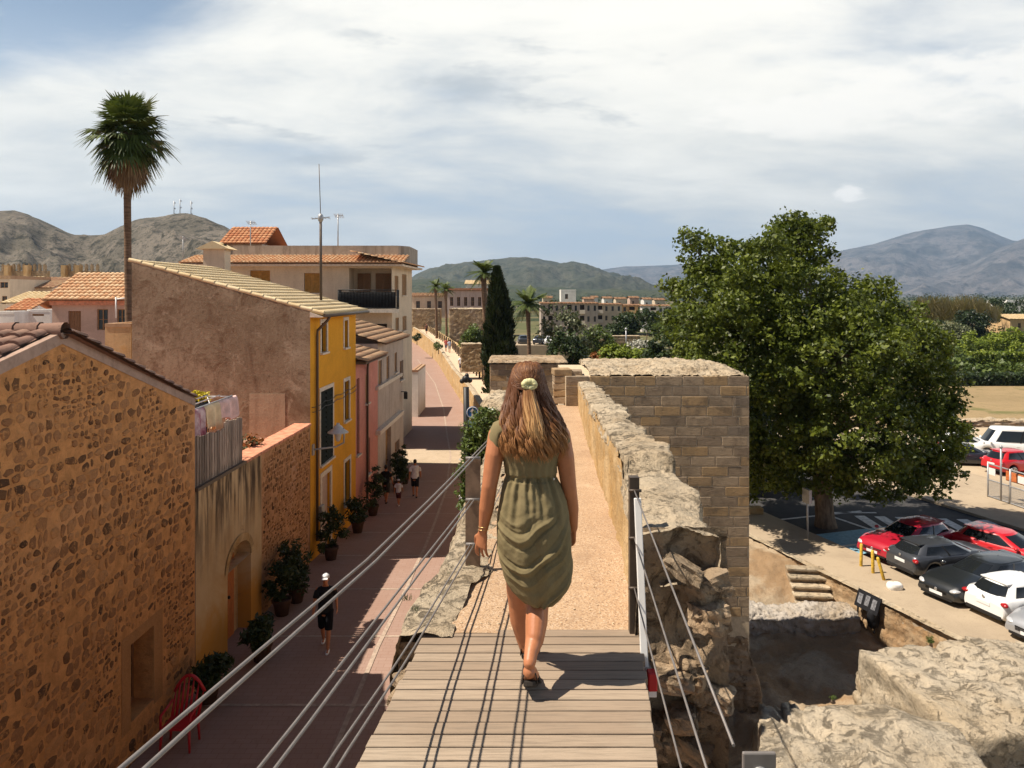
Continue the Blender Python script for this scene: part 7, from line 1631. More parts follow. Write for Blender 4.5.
    for sx in (-1, 1):
        for sy in (-1, 1):
            f = MB(); yo = sy * (hw + .004); f.tube([(sx * wb, yo - sy * .21, wr), (sx * wb, yo - sy * .02, wr), (sx * wb, yo, wr)], [wr, wr, wr * .93], 26); ty = f.build('wheel', MAT['rubber'], t, True)
            f = MB(); f.tube([(sx * wb, yo - sy * .02, wr), (sx * wb, yo + sy * .016, wr)], [wr * .22, wr * .18], 14)
            for k in range(5 if detail else 4):
                a = 2 * math.pi * k / 5; d_ = Vector((math.cos(a), 0, math.sin(a)))
                for o in (-.22, .22): e = Vector((math.cos(a + o), 0, math.sin(a + o))); f.bar(Vector((sx * wb, yo + sy * .008, wr)) + d_ * wr * .12, Vector((sx * wb, yo + sy * .008, wr)) + e * wr * .68, .045, .02, up=(0, 1, 0))
            ring = [(sx * wb + wr * .68 * math.cos(q), yo + sy * .006, wr + wr * .70 * math.sin(q)) for q in [2 * math.pi * k / 22 for k in range(23)]]; f.tube(ring, .026, 5); f.build('rim', RIM, ty, True)
    mi = MB(); mi.box((0, 0, .42), (L * .86, W * .72, .34)); mi.build('underbody', TRIMB, t, True)
    return t
HB = math.atan2(BV.y, BV.x)                       # heading along the bay, nose away from the footpath
def carpos(a, b): v = ab(a, b, LOT + .006); return (v.x, v.y, v.z)
car('dark red hatchback nose to the footpath, furthest in the row', 'crimson', carpos(26.0, 26.0), HB + math.pi + .12, 4.25, 1.78, 1.38)
car('dark grey hatchback with its rear to the footpath', 'grey', carpos(23.9, 25.8), HB - .06, 4.3, 1.78, 1.38)
car('black car nose to the footpath between grey and white cars', 'black', carpos(21.6, 25.0), HB + math.pi + .05, 4.5, 1.78, 1.36)
car('white hatchback with dark rear window backed against the footpath', 'white', carpos(19.8, 25.15), HB - .02, 4.2, 1.78, 1.40)
car('silver car cut by the right edge of the photo', 'silver', carpos(17.9, 24.8), HB + math.pi + .03, 4.5, 1.85, 1.5)
car('bright red hatchback on the road facing the viewer', 'red', carpos(23.6, 28.9), math.atan2(-AV.y, -AV.x) + .22, 4.15, 1.78, 1.38, group='cars on the road')
car('red car behind the metal barrier', 'red', tuple(P(1018, 472, 47.6)), .25, 4.1, 1.75, 1.48, group='cars in the sandy lot')
car('dark blue car half hidden by the tree leaves', 'dark', tuple(P(968, 465, 50)), -.15, 4.2, 1.75, 1.42, group='cars in the sandy lot')
car('silver car behind the dark blue one under the leaves', 'palesilver', tuple(P(969, 454, 53)), -.35, 4.2, 1.75, 1.45, group='cars in the sandy lot')
car('white van with dark side windows in the sandy lot', 'white', tuple(P(1008, 456, 52.3)), math.pi - .25, 5.0, 1.95, 2.0, 'van', 'cars in the sandy lot')
for i, (x, D, col, lab) in enumerate([(541, 128, 'dark', 'tiny dark car parked beyond the bright feather palm'), (549, 127, 'white', 'tiny white car beyond the bright feather palm'), (559, 127, 'palesilver', 'tiny pale car right of the tiny white one'), (523, 130, 'grey', 'tiny grey car left of the bright palm trunk')]):
    car(lab, col, (P(x, 0, D).x, D, -11.35 + 3.2), .4 * (i % 2) + 1.2, 4.2, 1.75, 1.45, group='cars beyond the palm', detail=False)
mb = MB(); mb.box((P(541, 0, 131).x, 131, -11.35 + 1.55), (14, 12, 3.28)); tag(mb.build('raised_lot', concrete), kind='structure')
# ------------------------------------------------------------------ people
def remesh(o, vs, it=4, f=.5):
    m = o.modifiers.new('remesh', 'REMESH'); m.mode = 'VOXEL'; m.voxel_size = vs; m.use_smooth_shade = True
    s = o.modifiers.new('smooth', 'SMOOTH'); s.iterations = it; s.factor = f
    return o
def head(mb, c, s, fwd=1):
    """head of height .22*s round c, face towards +Y*fwd"""
    mb.sphere(c + Vector((0, -.008 * s * fwd, .015 * s)), (.073 * s, .092 * s, .098 * s), 18, 14)
    mb.sphere(c + Vector((0, .022 * s * fwd, -.055 * s)), (.055 * s, .062 * s, .062 * s), 14, 10)
    mb.tube([c + Vector((0, .078 * s * fwd, .02 * s)), c + Vector((0, .104 * s * fwd, -.022 * s))], [.008 * s, .014 * s], 8, dome=True)
    for sx in (-1, 1):
        mb.sphere(c + Vector((sx * .076 * s, -.01 * s * fwd, -.002 * s)), (.010 * s, .020 * s, .030 * s), 8, 8)
        mb.sphere(c + Vector((sx * .030 * s, .078 * s * fwd, .022 * s)), (.015 * s, .010 * s, .008 * s), 8, 6)
    mb.sphere(c + Vector((0, .078 * s * fwd, -.060 * s)), (.024 * s, .012 * s, .010 * s), 10, 6)
def hand(mb, w, d, side, palm, s=1.0, curl=.35):
    """w wrist, d pointing to the finger tips, side towards the thumb, palm the way the palm faces"""
    w, d, side, palm = Vector(w), Vector(d).normalized(), Vector(side).normalized(), Vector(palm).normalized(); d0 = d.copy()
    mb.tube([w, w + d * .03 * s, w + d * .085 * s], [(.024 * s, .017 * s), (.034 * s, .014 * s), (.037 * s, .012 * s)], 12, ref=side, dome=True)
    for k, (o, L) in enumerate(((.028, .068), (.010, .076), (-.009, .071), (-.027, .055))):
        b = w + d * .085 * s + side * o * s; d = (Vector(d0) + side * o * 5.5).normalized(); c = curl * (1 + .12 * k); d1 = (d * math.cos(c * .6) + palm * math.sin(c * .6)); d2 = (d * math.cos(c * 1.5) + palm * math.sin(c * 1.5)); d3 = (d * math.cos(c * 2.2) + palm * math.sin(c * 2.2)); L *= s
        p = [b - d * .02 * s, b, b + d1 * L * .45, b + d1 * L * .45 + d2 * L * .32, b + d1 * L * .45 + d2 * L * .32 + d3 * L * .23]; mb.tube(p, [.0088 * s, .0086 * s, .008 * s, .0072 * s, .006 * s], 8, dome=True)
    d = d0; b = w + d * .025 * s + side * .026 * s; t1 = (d * .75 + side * .6 + palm * .25).normalized(); t2 = (d * .95 + side * .15 + palm * .3).normalized(); mb.tube([b - side * .01 * s, b + t1 * .035 * s, b + t1 * .035 * s + t2 * .028 * s, b + t1 * .035 * s + t2 * .05 * s], [.014 * s, .011 * s, .010 * s, .008 * s], 8, dome=True)
def walker(label, loc, rot, H, shirt, bottom, hair, stride=.22, long_=False, cap=None, skin=None, sleeves=True, shirtlow=.50, bottomlow=.28, bag=None, group=None, fine=True):
    s = H / 1.7; t = thing('person', label, 'person', loc, rot, group); skin = skin or MAT['skin']; vs = .016 * s if fine else .03 * s
    hip, sh = .90 * s, 1.40 * s; sw, hw_ = .185 * s, .095 * s
    leg = {}
    for sx, q in ((-1, 1), (1, -1)):
        st = stride * q * s; leg[sx] = [Vector((sx * hw_, 0, hip)), Vector((sx * hw_ * .95, st * .45 + .04 * s, .49 * s)), Vector((sx * hw_ * .85, st - (.05 * s if q < 0 else 0), (.085 if q > 0 else .12) * s))]
    arm = {}
    for sx, q in ((-1, -1), (1, 1)): arm[sx] = [Vector((sx * sw, 0, sh - .02 * s)), Vector((sx * (sw + .05 * s), q * stride * .35 * s - .02 * s, 1.12 * s)), Vector((sx * (sw + .065 * s), q * stride * .75 * s + .06 * s, .88 * s))]
    mb = MB()
    mb.tube([(0, 0, hip - .06 * s), (0, -.01 * s, 1.0 * s), (0, 0, 1.12 * s), (0, .01 * s, 1.28 * s), (0, 0, 1.40 * s), (0, 0, 1.45 * s)], [(.16 * s, .11 * s), (.155 * s, .11 * s), (.135 * s, .095 * s), (.16 * s, .11 * s), (.17 * s, .09 * s), (.08 * s, .06 * s)], 16, dome=True)
    mb.tube([(0, 0, 1.42 * s), (0, .01 * s, 1.54 * s)], .052 * s, 12); head(mb, Vector((0, .015 * s, 1.60 * s)), s)
    for sx in (-1, 1):
        mb.tube(leg[sx], [.085 * s, .056 * s, .036 * s], 12, dome=True); mb.tube([lerp(leg[sx][1], leg[sx][2], .15) + Vector((0, -.012 * s, 0)), lerp(leg[sx][1], leg[sx][2], .5) + Vector((0, -.018 * s, 0))], [.052 * s, .048 * s], 10, dome=True)
        a = leg[sx][2]; mb.tube([a + Vector((0, -.03 * s, -.05 * s)), a + Vector((0, .13 * s, -.055 * s))], [.036 * s, .03 * s], 8, dome=True)
        mb.tube(arm[sx], [.05 * s, .04 * s, .026 * s], 10, dome=True); d = (arm[sx][2] - arm[sx][1]).normalized(); hand(mb, arm[sx][2], d, (0, 1, 0), (-sx, 0, 0), s)
    remesh(mb.build('body', skin, t, True), vs * .75, 3)
    mb = MB()
    mb.tube([(0, 0, shirtlow * 1.7 * s), (0, 0, 1.05 * s), (0, .0, 1.2 * s), (0, 0, 1.33 * s), (0, 0, 1.42 * s), (0, 0, 1.455 * s)], [(.175 * s, .13 * s), (.168 * s, .125 * s), (.165 * s, .12 * s), (.182 * s, .125 * s), (.185 * s, .10 * s), (.075 * s, .065 * s)], 18)
    if sleeves:
        for sx in (-1, 1): mb.tube([arm[sx][0] - Vector((sx * .03 * s, 0, 0)), lerp(arm[sx][0], arm[sx][1], .25), lerp(arm[sx][0], arm[sx][1], .75)], [.06 * s, .066 * s, .07 * s], 12)
    remesh(mb.build('shirt', shirt, t, True), vs, 3)
    mb = MB(); mb.tube([(0, 0, hip + .1 * s), (0, 0, hip - .08 * s)], [(.168 * s, .122 * s), (.178 * s, .128 * s)], 16)
    if long_ == 'skirt': mb.tube([(0, 0, hip), (0, 0, bottomlow * 1.7 * s)], [(.17 * s, .13 * s), (.24 * s, .19 * s)], 18)
    else:
        for sx in (-1, 1):
            zt = bottomlow * 1.7 * s; p = leg[sx]; k = (hip - zt) / (hip - .49 * s)
            e = lerp(p[0], p[1], k) if k <= 1 else lerp(p[1], p[2], (k - 1) * 1.05); pts = [p[0], lerp(p[0], p[1], min(k, 1)), e] if k > 1 else [p[0], lerp(p[0], p[1], k * .5), e]; mb.tube(pts, [.10 * s, .092 * s, .08 * s], 12)
    remesh(mb.build('trousers' if long_ != 'skirt' else 'skirt', bottom, t, True), vs, 3)
    mb = MB(); c = Vector((0, 0, 1.625 * s)); mb.sphere(c + Vector((0, -.012 * s, .012 * s)), (.084 * s, .094 * s, .10 * s), 18, 12)
    if long_ in ('skirt', 'hair'): mb.tube([c + Vector((0, -.05 * s, .03 * s)), c + Vector((0, -.10 * s, -.12 * s)), c + Vector((0, -.11 * s, -.28 * s))], [(.08 * s, .05 * s), (.085 * s, .04 * s), (.06 * s, .02 * s)], 14, dome=True)
    mb.build('hair', hair, t, True)
    if cap: 
        mb = MB(); mb.tube([c + Vector((0, -.005 * s, .02 * s)), c + Vector((0, -.01 * s, .08 * s)), c + Vector((0, -.01 * s, .118 * s))], [(.094 * s, .102 * s), (.085 * s, .092 * s), (.03 * s, .03 * s)], 18); mb.box(c + Vector((0, .12 * s, .03 * s)), (.13 * s, .12 * s, .012 * s)); mb.build('cap', cap, t, True)
    mb = MB()
    for sx in (-1, 1): a = leg[sx][2]; mb.tube([a + Vector((0, -.045 * s, -.055 * s)), a + Vector((0, .05 * s, -.06 * s)), a + Vector((0, .15 * s, -.065 * s))], [(.042 * s, .034 * s), (.045 * s, .036 * s), (.036 * s, .024 * s)], 10, dome=True)
    mb.build('shoes', MAT['whitepaint'] if cap else MAT['black'], t, True)
    return t
cl = lambda n, c: simple(n, c, .9, .1, var=.12, scale=10)
HAIR_D = simple('dark_hair', (.02, .013, .01), .5, .3); HAIR_B = simple('brown_hair', (.10, .05, .025), .5, .3); WHITE_C = cl('white_cotton', (.74, .73, .74)); DARKSKIN = MAT['skin']
def foot(x, y, D): return (P(x, 0, D).x, D, street_z(D))
walker('man in a white shirt and dark shorts walking away up the shaded street', foot(415, 0, 34.8), .08, 1.68, WHITE_C, cl('dark_shorts', (.02, .02, .025)), HAIR_D)
walker('small child in a white top and sun hat walking beside the dark plants', foot(398.5, 0, 33.0), -.1, 1.12, WHITE_C, cl('child_shorts', (.10, .03, .03)), HAIR_B, cap=cl('hat_pale', (.66, .64, .62)))
walker('person in black walking along the house fronts just before the pale-hatted child', foot(386, 0, 33.6), -.1, 1.62, MAT['black'], cl('olive_shorts', (.05, .045, .03)), HAIR_D)
walker('person in black with a white cap walking towards the viewer past the rubble wall', foot(325.5, 0, 18.0), math.pi + .1, 1.70, MAT['black'], cl('black_shorts', (.010, .010, .012)), HAIR_D, cap=cl('white_cap', (.70, .70, .70)))
def wallfoot(x, y, D): c = P(x, y, D); return (c.x, D, interp(D, [(60, fw_t(60) - .42), (77, fw_t(77) - .42), (106, fw_t(106) - .42), (140, fw_t(140) - .42)]))
walker('person in a white top walking on the rampart, nearest on the left', wallfoot(461, 0, 77), 0, 1.75, WHITE_C, cl('blue_shorts', (.08, .10, .16)), HAIR_D, fine=False, group='people on the rampart')
walker('person in a dark red top walking right beside the white top on the rampart', wallfoot(466.5, 0, 76), 0, 1.65, cl('maroon_top', (.16, .03, .04)), cl('dark_skirt', (.05, .03, .04)), HAIR_D, fine=False, group='people on the rampart')
walker('person in a coral top further along the rampart', wallfoot(446, 0, 101), 0, 1.7, cl('coral_top', (.5, .12, .10)), cl('grey_shorts', (.2, .2, .24)), HAIR_D, fine=False, group='people on the rampart')
walker('person in a pale blue top behind the coral top on the rampart', wallfoot(449.5, 0, 99), 0, 1.7, cl('pale_blue_top', (.42, .48, .58)), cl('light_shorts', (.4, .38, .34)), HAIR_B, fine=False, group='people on the rampart')
walker('dark dressed person farthest off on the rampart', wallfoot(426.5, 0, 136), math.pi, 1.8, cl('brown_top', (.12, .06, .05)), MAT['black'], HAIR_D, fine=False, group='people on the rampart')

# ------------------------------------------------------------------ the woman
wo = thing('person', 'woman with long wavy hair in an olive green dress walking away on the footbridge', 'person', (P(530, 0, 3.95).x, 3.95, DK))
W = lambda x, y, D=4.0: P(x, y, D)
mb = MB()
tor = [(424, 528.5, 14, .06), (431, 528.5, 33, .085), (440, 529, 33, .10), (455, 530, 28, .105), (478, 531, 21.5, .080), (500, 532, 27, .10), (530, 532.5, 32, .12), (552, 533, 32, .12), (566, 533, 28, .10)]
mb.tube([W(c, y) for y, c, h, d in tor], [(h * 4 / FPX, d) for y, c, h, d in tor], 24, dome=True)
mb.tube([W(528.5, 428, 4.0), W(528.5, 408, 4.02), W(528, 396, 4.03)], [.06, .05, .052], 14)
head(mb, W(528, 385.5, 4.04), .98)
# arms
AL = [W(498, 434, 3.99), W(494.5, 455, 3.96), W(489.5, 486, 3.94), W(486.5, 508, 3.96), W(483, 531, 3.99)]
mb.tube(AL, [.050, .049, .040, .039, .023], 16, dome=True); hand(mb, AL[-1], (W(480, 553, 4.02) - AL[-1]), (-.75, .62, .12), (.62, .75, 0), 1.04, .24)
AR = [W(560.5, 434, 4.0), W(565, 457, 3.99), W(569, 488, 4.0), W(571.5, 508, 4.04), W(573.5, 528, 4.08)]
mb.tube(AR, [.050, .048, .040, .038, .023], 16, dome=True); hand(mb, AR[-1], (W(573, 546, 4.14) - AR[-1]), (-.2, .95, .1), (-.9, .1, 0), .92, .5)
# legs: right one trailing with a raised heel, left one set forward
RL = [W(545, 562, 4.0), W(541, 590, 4.0), W(537.5, 606, 3.99), W(536.5, 622, 3.93), W(534.5, 640, 3.86), W(531, 653, 3.79), W(529.5, 663, 3.755)]
mb.tube(RL, [.088, .070, .058, .0575, .047, .034, .031], 18, dome=True)
mb.tube([W(536.8, 612, 3.93), W(536.3, 622, 3.905), W(535, 638, 3.85)], [.044, .049, .040], 14, dome=True)
heel = W(529.3, 672, 3.755); ball = Vector((heel.x + .012, 3.875, DK + .038)); toe = Vector((heel.x + .02, 3.945, DK + .032))
mb.tube([heel, lerp(heel, ball, .5) + Vector((0, 0, .02)), ball, toe], [(.032, .034), (.036, .032), (.044, .024), (.036, .018)], 14, dome=True)
LL = [W(521, 562, 4.05), W(519, 590, 4.13), W(518.5, 603, 4.16), W(520, 620, 4.18), W(523, 636, 4.19), W(526, 650, 4.2)]
mb.tube(LL, [.088, .068, .056, .054, .042, .032], 18, dome=True)
h2 = Vector((W(527, 655, 4.19).x, 4.185, DK + .055)); mb.tube([W(526, 650, 4.2), h2], [.032, .03], 10, dome=True); mb.tube([h2, h2 + Vector((.005, .10, -.005)), h2 + Vector((.01, .2, -.02))], [(.031, .034), (.038, .026), (.036, .016)], 12, dome=True)
remesh(mb.build('body', MAT['skin'], wo), .0042, 6)
# sandals
sole = simple('sandal_sole', (.035, .028, .022), .75, .25, var=.3); strap = simple('sandal_strap', (.018, .015, .013), .6, .3)
def sandal(hl, bl, te, side=Vector((1, 0, 0)), lift=True):
    fwd = (te - hl).normalized(); pts = []
    mbs = MB(); prof = [(0.0, .020), (.02, .033), (.08, .036), (.14, .038), (.19, .045), (.235, .038), (.258, .018)]
    path = lambda q: (lerp(hl, bl, q / .175) if q < .175 else lerp(bl, te, (q - .175) / .083))
    R_ = []
    for q, w in prof:
        c = path(q); d = (path(min(.258, q + .01)) - path(max(0, q - .01))).normalized(); up_ = side.cross(d); up_ = up_ if up_.z > 0 else -up_
        R_.append(mbs.ring([c - side * w + up_ * .008, c - side * w * .9 - up_ * .020, c + side * w * .9 - up_ * .020, c + side * w + up_ * .008]))
    mbs.loft(R_, True, True, .5, False); o = bevel(mbs.build('sandal', sole, wo), .006, 2)
    for q, h, w in ((.155, .052, .045), (.185, .045, .048), (.035, .075, .036)):
        c = path(q); m2 = MB(); m2.tube([c + side * w * math.cos(a) + Vector((0, 0, h * math.sin(a) - .004)) for a in [math.pi * k / 10 for k in range(11)]], (.016, .003), 8, ref=(0, 1, 0)); m2.build('strap', strap, o)
sandal(heel - Vector((0, .028, .038)), Vector((ball.x, ball.y, DK + .024)), Vector((toe.x, toe.y + .01, DK + .022)))
sandal(h2 - Vector((0, .035, .034)), h2 + Vector((.004, .13, -.034)), h2 + Vector((.01, .215, -.034)))
# bracelets
mb = MB()
for k, y in enumerate((526, 529.5)):
    c = W(483.7 - .5 * k, y, 3.982 + .006 * k); mb.tube([c + Vector((.0255 * math.cos(a), .0255 * math.sin(a), .004 * math.cos(a + k))) for a in [2 * math.pi * i / 24 for i in range(25)]], .0025, 6)
mb.build('bracelet', simple('brass', (.55, .38, .16), .35, .5, .8), wo)
# dress
ROW = [(423.5, 513, 543, .060), (427, 502, 555, .075), (431, 495.5, 562, .092), (438, 494.5, 563, .108), (448, 498, 561.5, .115), (458, 502.5, 558.5, .118), (468, 504.5, 556.5, .115), (477, 505, 556.5, .110), (482, 504, 558, .118), (490, 501.5, 561.5, .132), (505, 499, 566, .150), (520, 497, 568.5, .165), (535, 496.5, 570, .172), (550, 497, 571, .172), (565, 499, 572, .168), (578, 502.5, 572.5, .162), (588, 506, 571.5, .155), (596, 510.5, 568, .148), (603, 517, 562.5, .138), (609, 525, 556, .122)]
ys = [r[0] for r in ROW]
def dress_pt(th, y, shrink=0.0):
    xl = interp(y, [(r[0], r[1]) for r in ROW]); xr = interp(y, [(r[0], r[2]) for r in ROW]); dp = interp(y, [(r[0], r[3]) for r in ROW])
    x = math.sin(th); back = max(0.0, math.cos(th)); k = 4.0 / FPX
    D0 = 4.0; hx = (xr - xl) / 2; cx_ = (xr + xl) / 2
    off = 0.0
    if y > 476:                                      # gathers falling from the waist seam
        g = max(0, 1 - (y - 476) / 62); off += .0085 * g * (math.sin(x * 19 + 1.3 * math.sin(x * 5 + y * .03)) + .6 * math.sin(x * 33 + 2)) * (.35 + .65 * back)
        off += .004 * min(1, (y - 476) / 20) * math.sin(x * 11 + y * .02)
    elif y > 448: off += .0035 * math.sin(x * 26 + 1) * sstep((y - 448) / 20)
    if y > 505:                                      # swags that sweep from the right hip down to the left
        q = y + 34 * (x + .28) ** 2 + 3.5 * math.sin(x * 4.3 + 1) + 6 * noise.noise(Vector((x * 1.6, y * .03, 4))); f = q / 16.5; ph_ = f - math.floor(f); rdg = (1 - abs(2 * ph_ - 1)) ** 1.6
        amp = sstep((y - 505) / 26) * (.35 + .65 * back) * (.55 + .45 * math.sin(math.floor(f) * 2.4 + 1)); off += .026 * amp * (rdg - .35) + .002 * amp * math.sin(q * 1.15 + 2 * math.sin(x * 5))
    if 474 < y < 481: off -= .006
    off += .004 * noise.noise(Vector((x * 6, y * .12, back * 3))) + .0013 * noise.fractal(Vector((x * 11, y * .16, back * 5)), .8, 2.1, 4) * (1 if y > 482 else .4)
    p = 2.35; s = (abs(math.sin(th)) ** p + abs(math.cos(th)) ** p) ** (-1 / p)
    X = (cx_ - CX) * k + math.sin(th) * s * (hx * k + off * .6 - shrink); Y = D0 - math.cos(th) * s * (dp + off - shrink)
    return Vector((X, Y, -(y - HY) * k * (1 - .032 * sstep((y - 430) / 120))))
mb = MB(); NT, NY = 220, 200; rows = []
for j in range(NY + 1):
    y = lerp(423.5, 609, j / NY); rows.append(mb.ring([dress_pt(-math.pi + 2 * math.pi * i / NT, y) for i in range(NT)]))
for j in range(NY):
    for i in range(NT): mb.face((rows[j][i], rows[j][(i + 1) % NT], rows[j + 1][(i + 1) % NT], rows[j + 1][i]), .5, True)
last = rows[-1]; inn = [mb.ring([dress_pt(-math.pi + 2 * math.pi * i / NT, y, .02 + .0005 * (609 - y)) for i in range(NT)]) for y in (607, 596, 580)]
prev = last
for R_ in inn:
    for i in range(NT): mb.face((prev[i], prev[(i + 1) % NT], R_[(i + 1) % NT], R_[i]), .5, True)
    prev = R_
# cap sleeves
for s, c0_, c1_, c2_ in ((-1, (505, 428), (496, 431), (490.5, 442)), (1, (551, 428), (561, 431), (567, 442))):
    n = 26; R3 = []
    a, b_, c_ = W(*c0_), W(*c1_), W(*c2_)
    for (p_, r_, tilt) in ((a, (.045, .075), 0), (lerp(a, b_, .6), (.05, .085), .1), (b_ + Vector((-s * .012, 0, -.006)), (.055, .085), .5), (lerp(b_, c_, .5) + Vector((-s * .022, 0, -.012)), (.058, .078), .9), (c_ + Vector((-s * .036, 0, -.012)), (.060, .074), 1.2)):
        ax = Vector((s * math.cos(tilt), 0, -math.sin(tilt))); upv = Vector((s * math.sin(tilt), 0, math.cos(tilt))); R3.append(mb.ring([p_ + upv * (math.cos(q) * r_[0]) + Vector((0, 1, 0)) * (math.sin(q) * r_[1] * (1 + .03 * math.sin(q * 7))) for q in [2 * math.pi * k / n for k in range(n)]]))
    mb.loft(R3, True, False, .5, True)
def dressmat():
    b = NB('olive_linen'); w = b.noise(260, 3, .6, stretch=(1, 1, .35)); m = b.noise(9, 5, .6)
    c = b.mix(b.ramp(m, .35, .7), (.215, .168, .088), (.176, .138, .070)); c = b.mix(b.ramp(w, .45, .65, 0, .35), c, (.235, .21, .105)); return b.done(c, .9, b.bump(w, .15, .002), .1)
mb.build('dress', dressmat(), wo)
mb = MB(); mb.sphere(dress_pt(.98, 478) + Vector((0, -.004, 0)), .006, 10, 8); mb.build('button', MAT['whitepaint'], wo)
# hair
def hairmat(name, root, tip):
    b = NB(name); r = b.attr(); c = b.mix(b.ramp(r, .15, .95), root, tip); return b.done(c, .52, None, .28)
HM = hairmat('ombre_hair', (.115, .043, .016), (.42, .20, .072)); HMP = hairmat('blonde_lock', (.21, .09, .03), (.66, .39, .165))
HR = [(362.5, 528, 3, .02, 4.03), (365, 528, 8.5, .055, 4.03), (370, 528, 12.6, .080, 4.03), (378, 527.7, 15, .095, 4.03), (388, 527.5, 16.4, .099, 4.03), (398, 528, 18.6, .098, 4.02), (408, 529, 21.8, .097, 4.00), (418, 530.5, 25.2, .100, 3.985), (428, 532, 28.2, .103, 3.97), (438, 533, 30.4, .102, 3.96), (448, 533, 31, .097, 3.955), (458, 533, 30.5, .088, 3.95), (464, 533, 28, .08, 3.95)]
def hair_pt(phi, y, out=0.0):
    cx_ = interp(y, [(r[0], r[1]) for r in HR]); h = interp(y, [(r[0], r[2]) for r in HR]); d = interp(y, [(r[0], r[3]) for r in HR]); D = interp(y, [(r[0], r[4]) for r in HR]); k = 4.0 / FPX
    return Vector(((cx_ - CX) * k + math.sin(phi) * (h * k + out), D - math.cos(phi) * (d + out), -(y - HY) * k * .982))
mb = MB(); R_ = []
for j in range(40):
    y = lerp(362.6, 452, j / 39); R_.append(mb.ring([hair_pt(ph, y, -.006 - .0 + .004 * math.sin(ph * 17 + y * .1)) for ph in [lerp(-2.15, 2.15, i / 60) for i in range(61)]]))
mb.loft(R_, False, False, [min(1, max(0, (j / 39) ** 2.0 * .55)) for j in range(40)], True)
hb = mb.build('hair', HM, wo)
rng = np.random.default_rng(12); mb = MB()
def strand(mb, pts, r0, cols):
    m = len(pts); rings = []; x = Vector((1, 0, 0))
    for i in range(m):
        d = (pts[min(i + 1, m - 1)] - pts[max(i - 1, 0)]).normalized(); x = (x - d * x.dot(d)).normalized(); y = d.cross(x); rr = r0 * (1.0 if i < m * .6 else max(.12, 1 - (i / (m - 1) - .6) / .42)); rings.append(mb.ring([pts[i] + x * (math.cos(q) * rr * 1.5) + y * (math.sin(q) * rr * .75) for q in (0, 1.257, 2.513, 3.77, 5.027)]))
    mb.loft(rings, True, True, cols, True)
for k in range(900):
    side = rng.random(); phi1 = (rng.random() * 2 - 1) * 1.95; phi0 = phi1 * rng.uniform(.75, 1.0); y0 = 364 + rng.random() ** 2 * 40 if abs(phi1) > .6 else 392 + rng.random() * 30
    clump = math.floor((phi1 + 2) * 5.5); ye = 449 + 9 * noise.noise(Vector((clump * 1.7, 3, 0))) + rng.normal() * 3.5 + 6 * math.cos(phi1); ph_ = clump * 1.9 + rng.normal() * .35; amp = rng.uniform(.008, .018); outw = rng.random() * .014; tone = rng.normal() * .14 + .10 * math.sin(clump * 2.3); n = 20; pts = []; cols = []
    for i in range(n + 1):
        q = i / n; y = lerp(y0, ye, q); ph2 = lerp(phi0, phi1, q ** .7); w = min(1, q * 1.6) * amp; p_ = hair_pt(ph2, y, outw * min(1, q * 2) + .004); p_ += Vector((math.cos(ph2), math.sin(ph2), 0)) * w * math.sin(y * .24 + ph_) + Vector((math.sin(ph2), -math.cos(ph2), 0)) * w * .8 * math.cos(y * .24 + ph_)
        pts.append(p_); cols.append(float(np.clip(((y - 405) / 50) * .85 + tone + .12, 0, 1)))
    strand(mb, pts, rng.uniform(.0022, .0042), cols)
tie = hair_pt(.04, 385, .008)
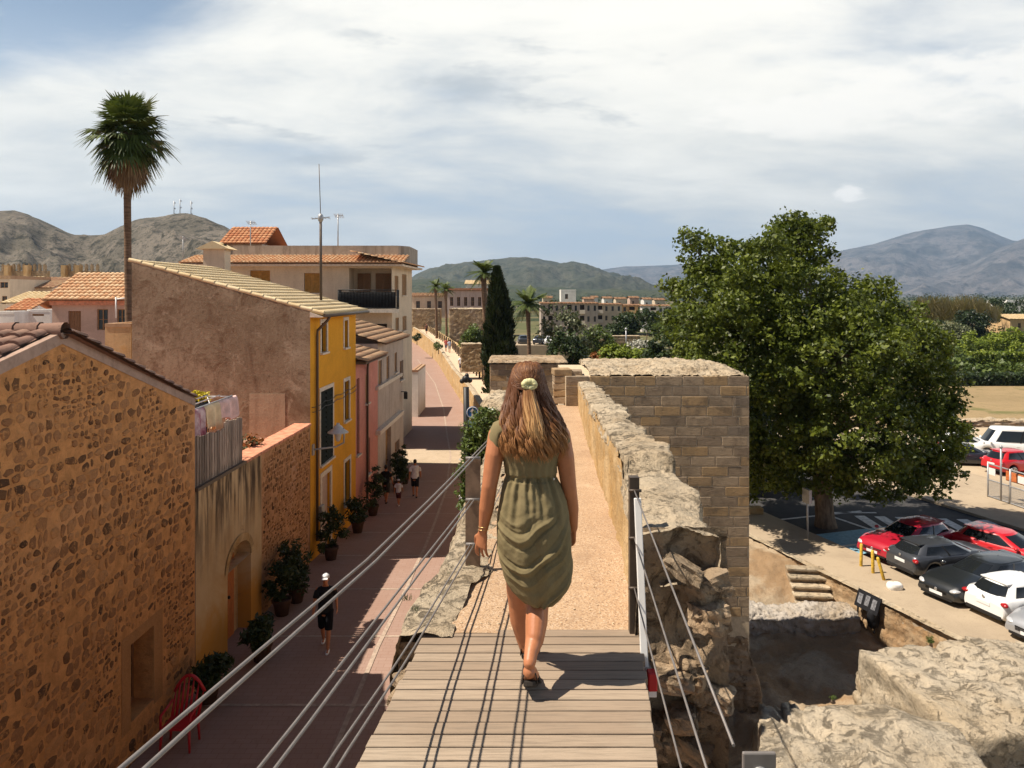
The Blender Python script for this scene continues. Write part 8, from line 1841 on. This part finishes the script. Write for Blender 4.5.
for k in range(420):      # top hair drawn back to the tie
    phi0 = (rng.random() * 2 - 1) * 1.75; y0 = 363.5 + rng.random() ** 1.6 * 22 * (abs(phi0) / 1.75 * .7 + .3); pts, cols = [], []; n = 14; tone = rng.normal() * .10; a = hair_pt(phi0, y0, .004); yy1 = 386 + rng.normal() * 2
    sag = rng.uniform(0, 7) * abs(math.sin(phi0))
    for i in range(n + 1):
        q = i / n; y = lerp(y0, yy1, q) + sag * math.sin(math.pi * q); ph2 = phi0 * (1 - q) ** 1.1 + .04 * q; pts.append(hair_pt(ph2, y, .007 + .004 * rng.random() + .006 * q)); cols.append(float(np.clip(.16 + tone + .18 * (1 - q) * (y0 < 372), 0, 1)))
    strand(mb, pts, rng.uniform(.0018, .0032), cols)
mb.build('loose_strands', HM, hb)
mb = MB()
for k in range(130):      # the tied lock hanging from the tie
    a = rng.random() * 2 * math.pi; sp = rng.random() ** .5; ye = 430 + rng.random() * 9; n = 18; pts, cols = [], []; tone = rng.normal() * .15; ph_ = round(rng.random() * 3) * 1.6
    for i in range(n + 1):
        q = i / n; y = lerp(387, ye, q); w = .010 + .034 * math.sin(math.pi * min(1, q * .62 + .12)); p_ = hair_pt(.04 + .05 * q, y, .018 + .012 * math.sin(math.pi * q)); p_ += Vector((math.cos(a) * sp * w, -abs(math.sin(a)) * sp * w * .55, 0)) + Vector((1, 0, 0)) * (.009 * math.sin(q * 8 + ph_) * q + .012 * max(0, q - .8) * 5 * rng.random()); pts.append(p_); cols.append(float(np.clip(.15 + q * .75 + tone, 0, 1)))
    strand(mb, pts, rng.uniform(.0025, .0045), cols)
mb.build('tied_lock', HMP, hb)
mb = MB(); c = tie + Vector((.004, -.012, .004)); ringp = []
for k in range(73): a = 2 * math.pi * k / 72; rr = .022 + .0012 * math.sin(a * 9); ringp.append(c + Vector((rr * math.cos(a) * 1.1, -.004 * math.sin(a * 9 + 1), rr * .7 * math.sin(a))))
mb.tube(ringp, [.0165 + .0016 * math.sin(k * 1.9) for k in range(73)], 10); mb.build('hair_tie', simple('scrunchie', (.66, .60, .34), .7, .25, c2=(.52, .52, .22), scale=30), wo)

# ------------------------------------------------------------------ haze
mb = MB(); mb.box((0, 5975, 446), (26000, 12150, 924))
hm = bpy.data.materials.new('haze'); hm.use_nodes = True; nt = hm.node_tree; nt.nodes.remove(nt.nodes['Principled BSDF']); pv = nt.nodes.new('ShaderNodeVolumePrincipled'); pv.inputs['Density'].default_value = 0.00007; pv.inputs['Color'].default_value = (.47, .70, 1.0, 1); pv.inputs['Anisotropy'].default_value = .2
nt.links.new(pv.outputs[0], nt.nodes['Material Output'].inputs['Volume'])
HZ = tag(mb.build('haze', hm), kind='stuff')
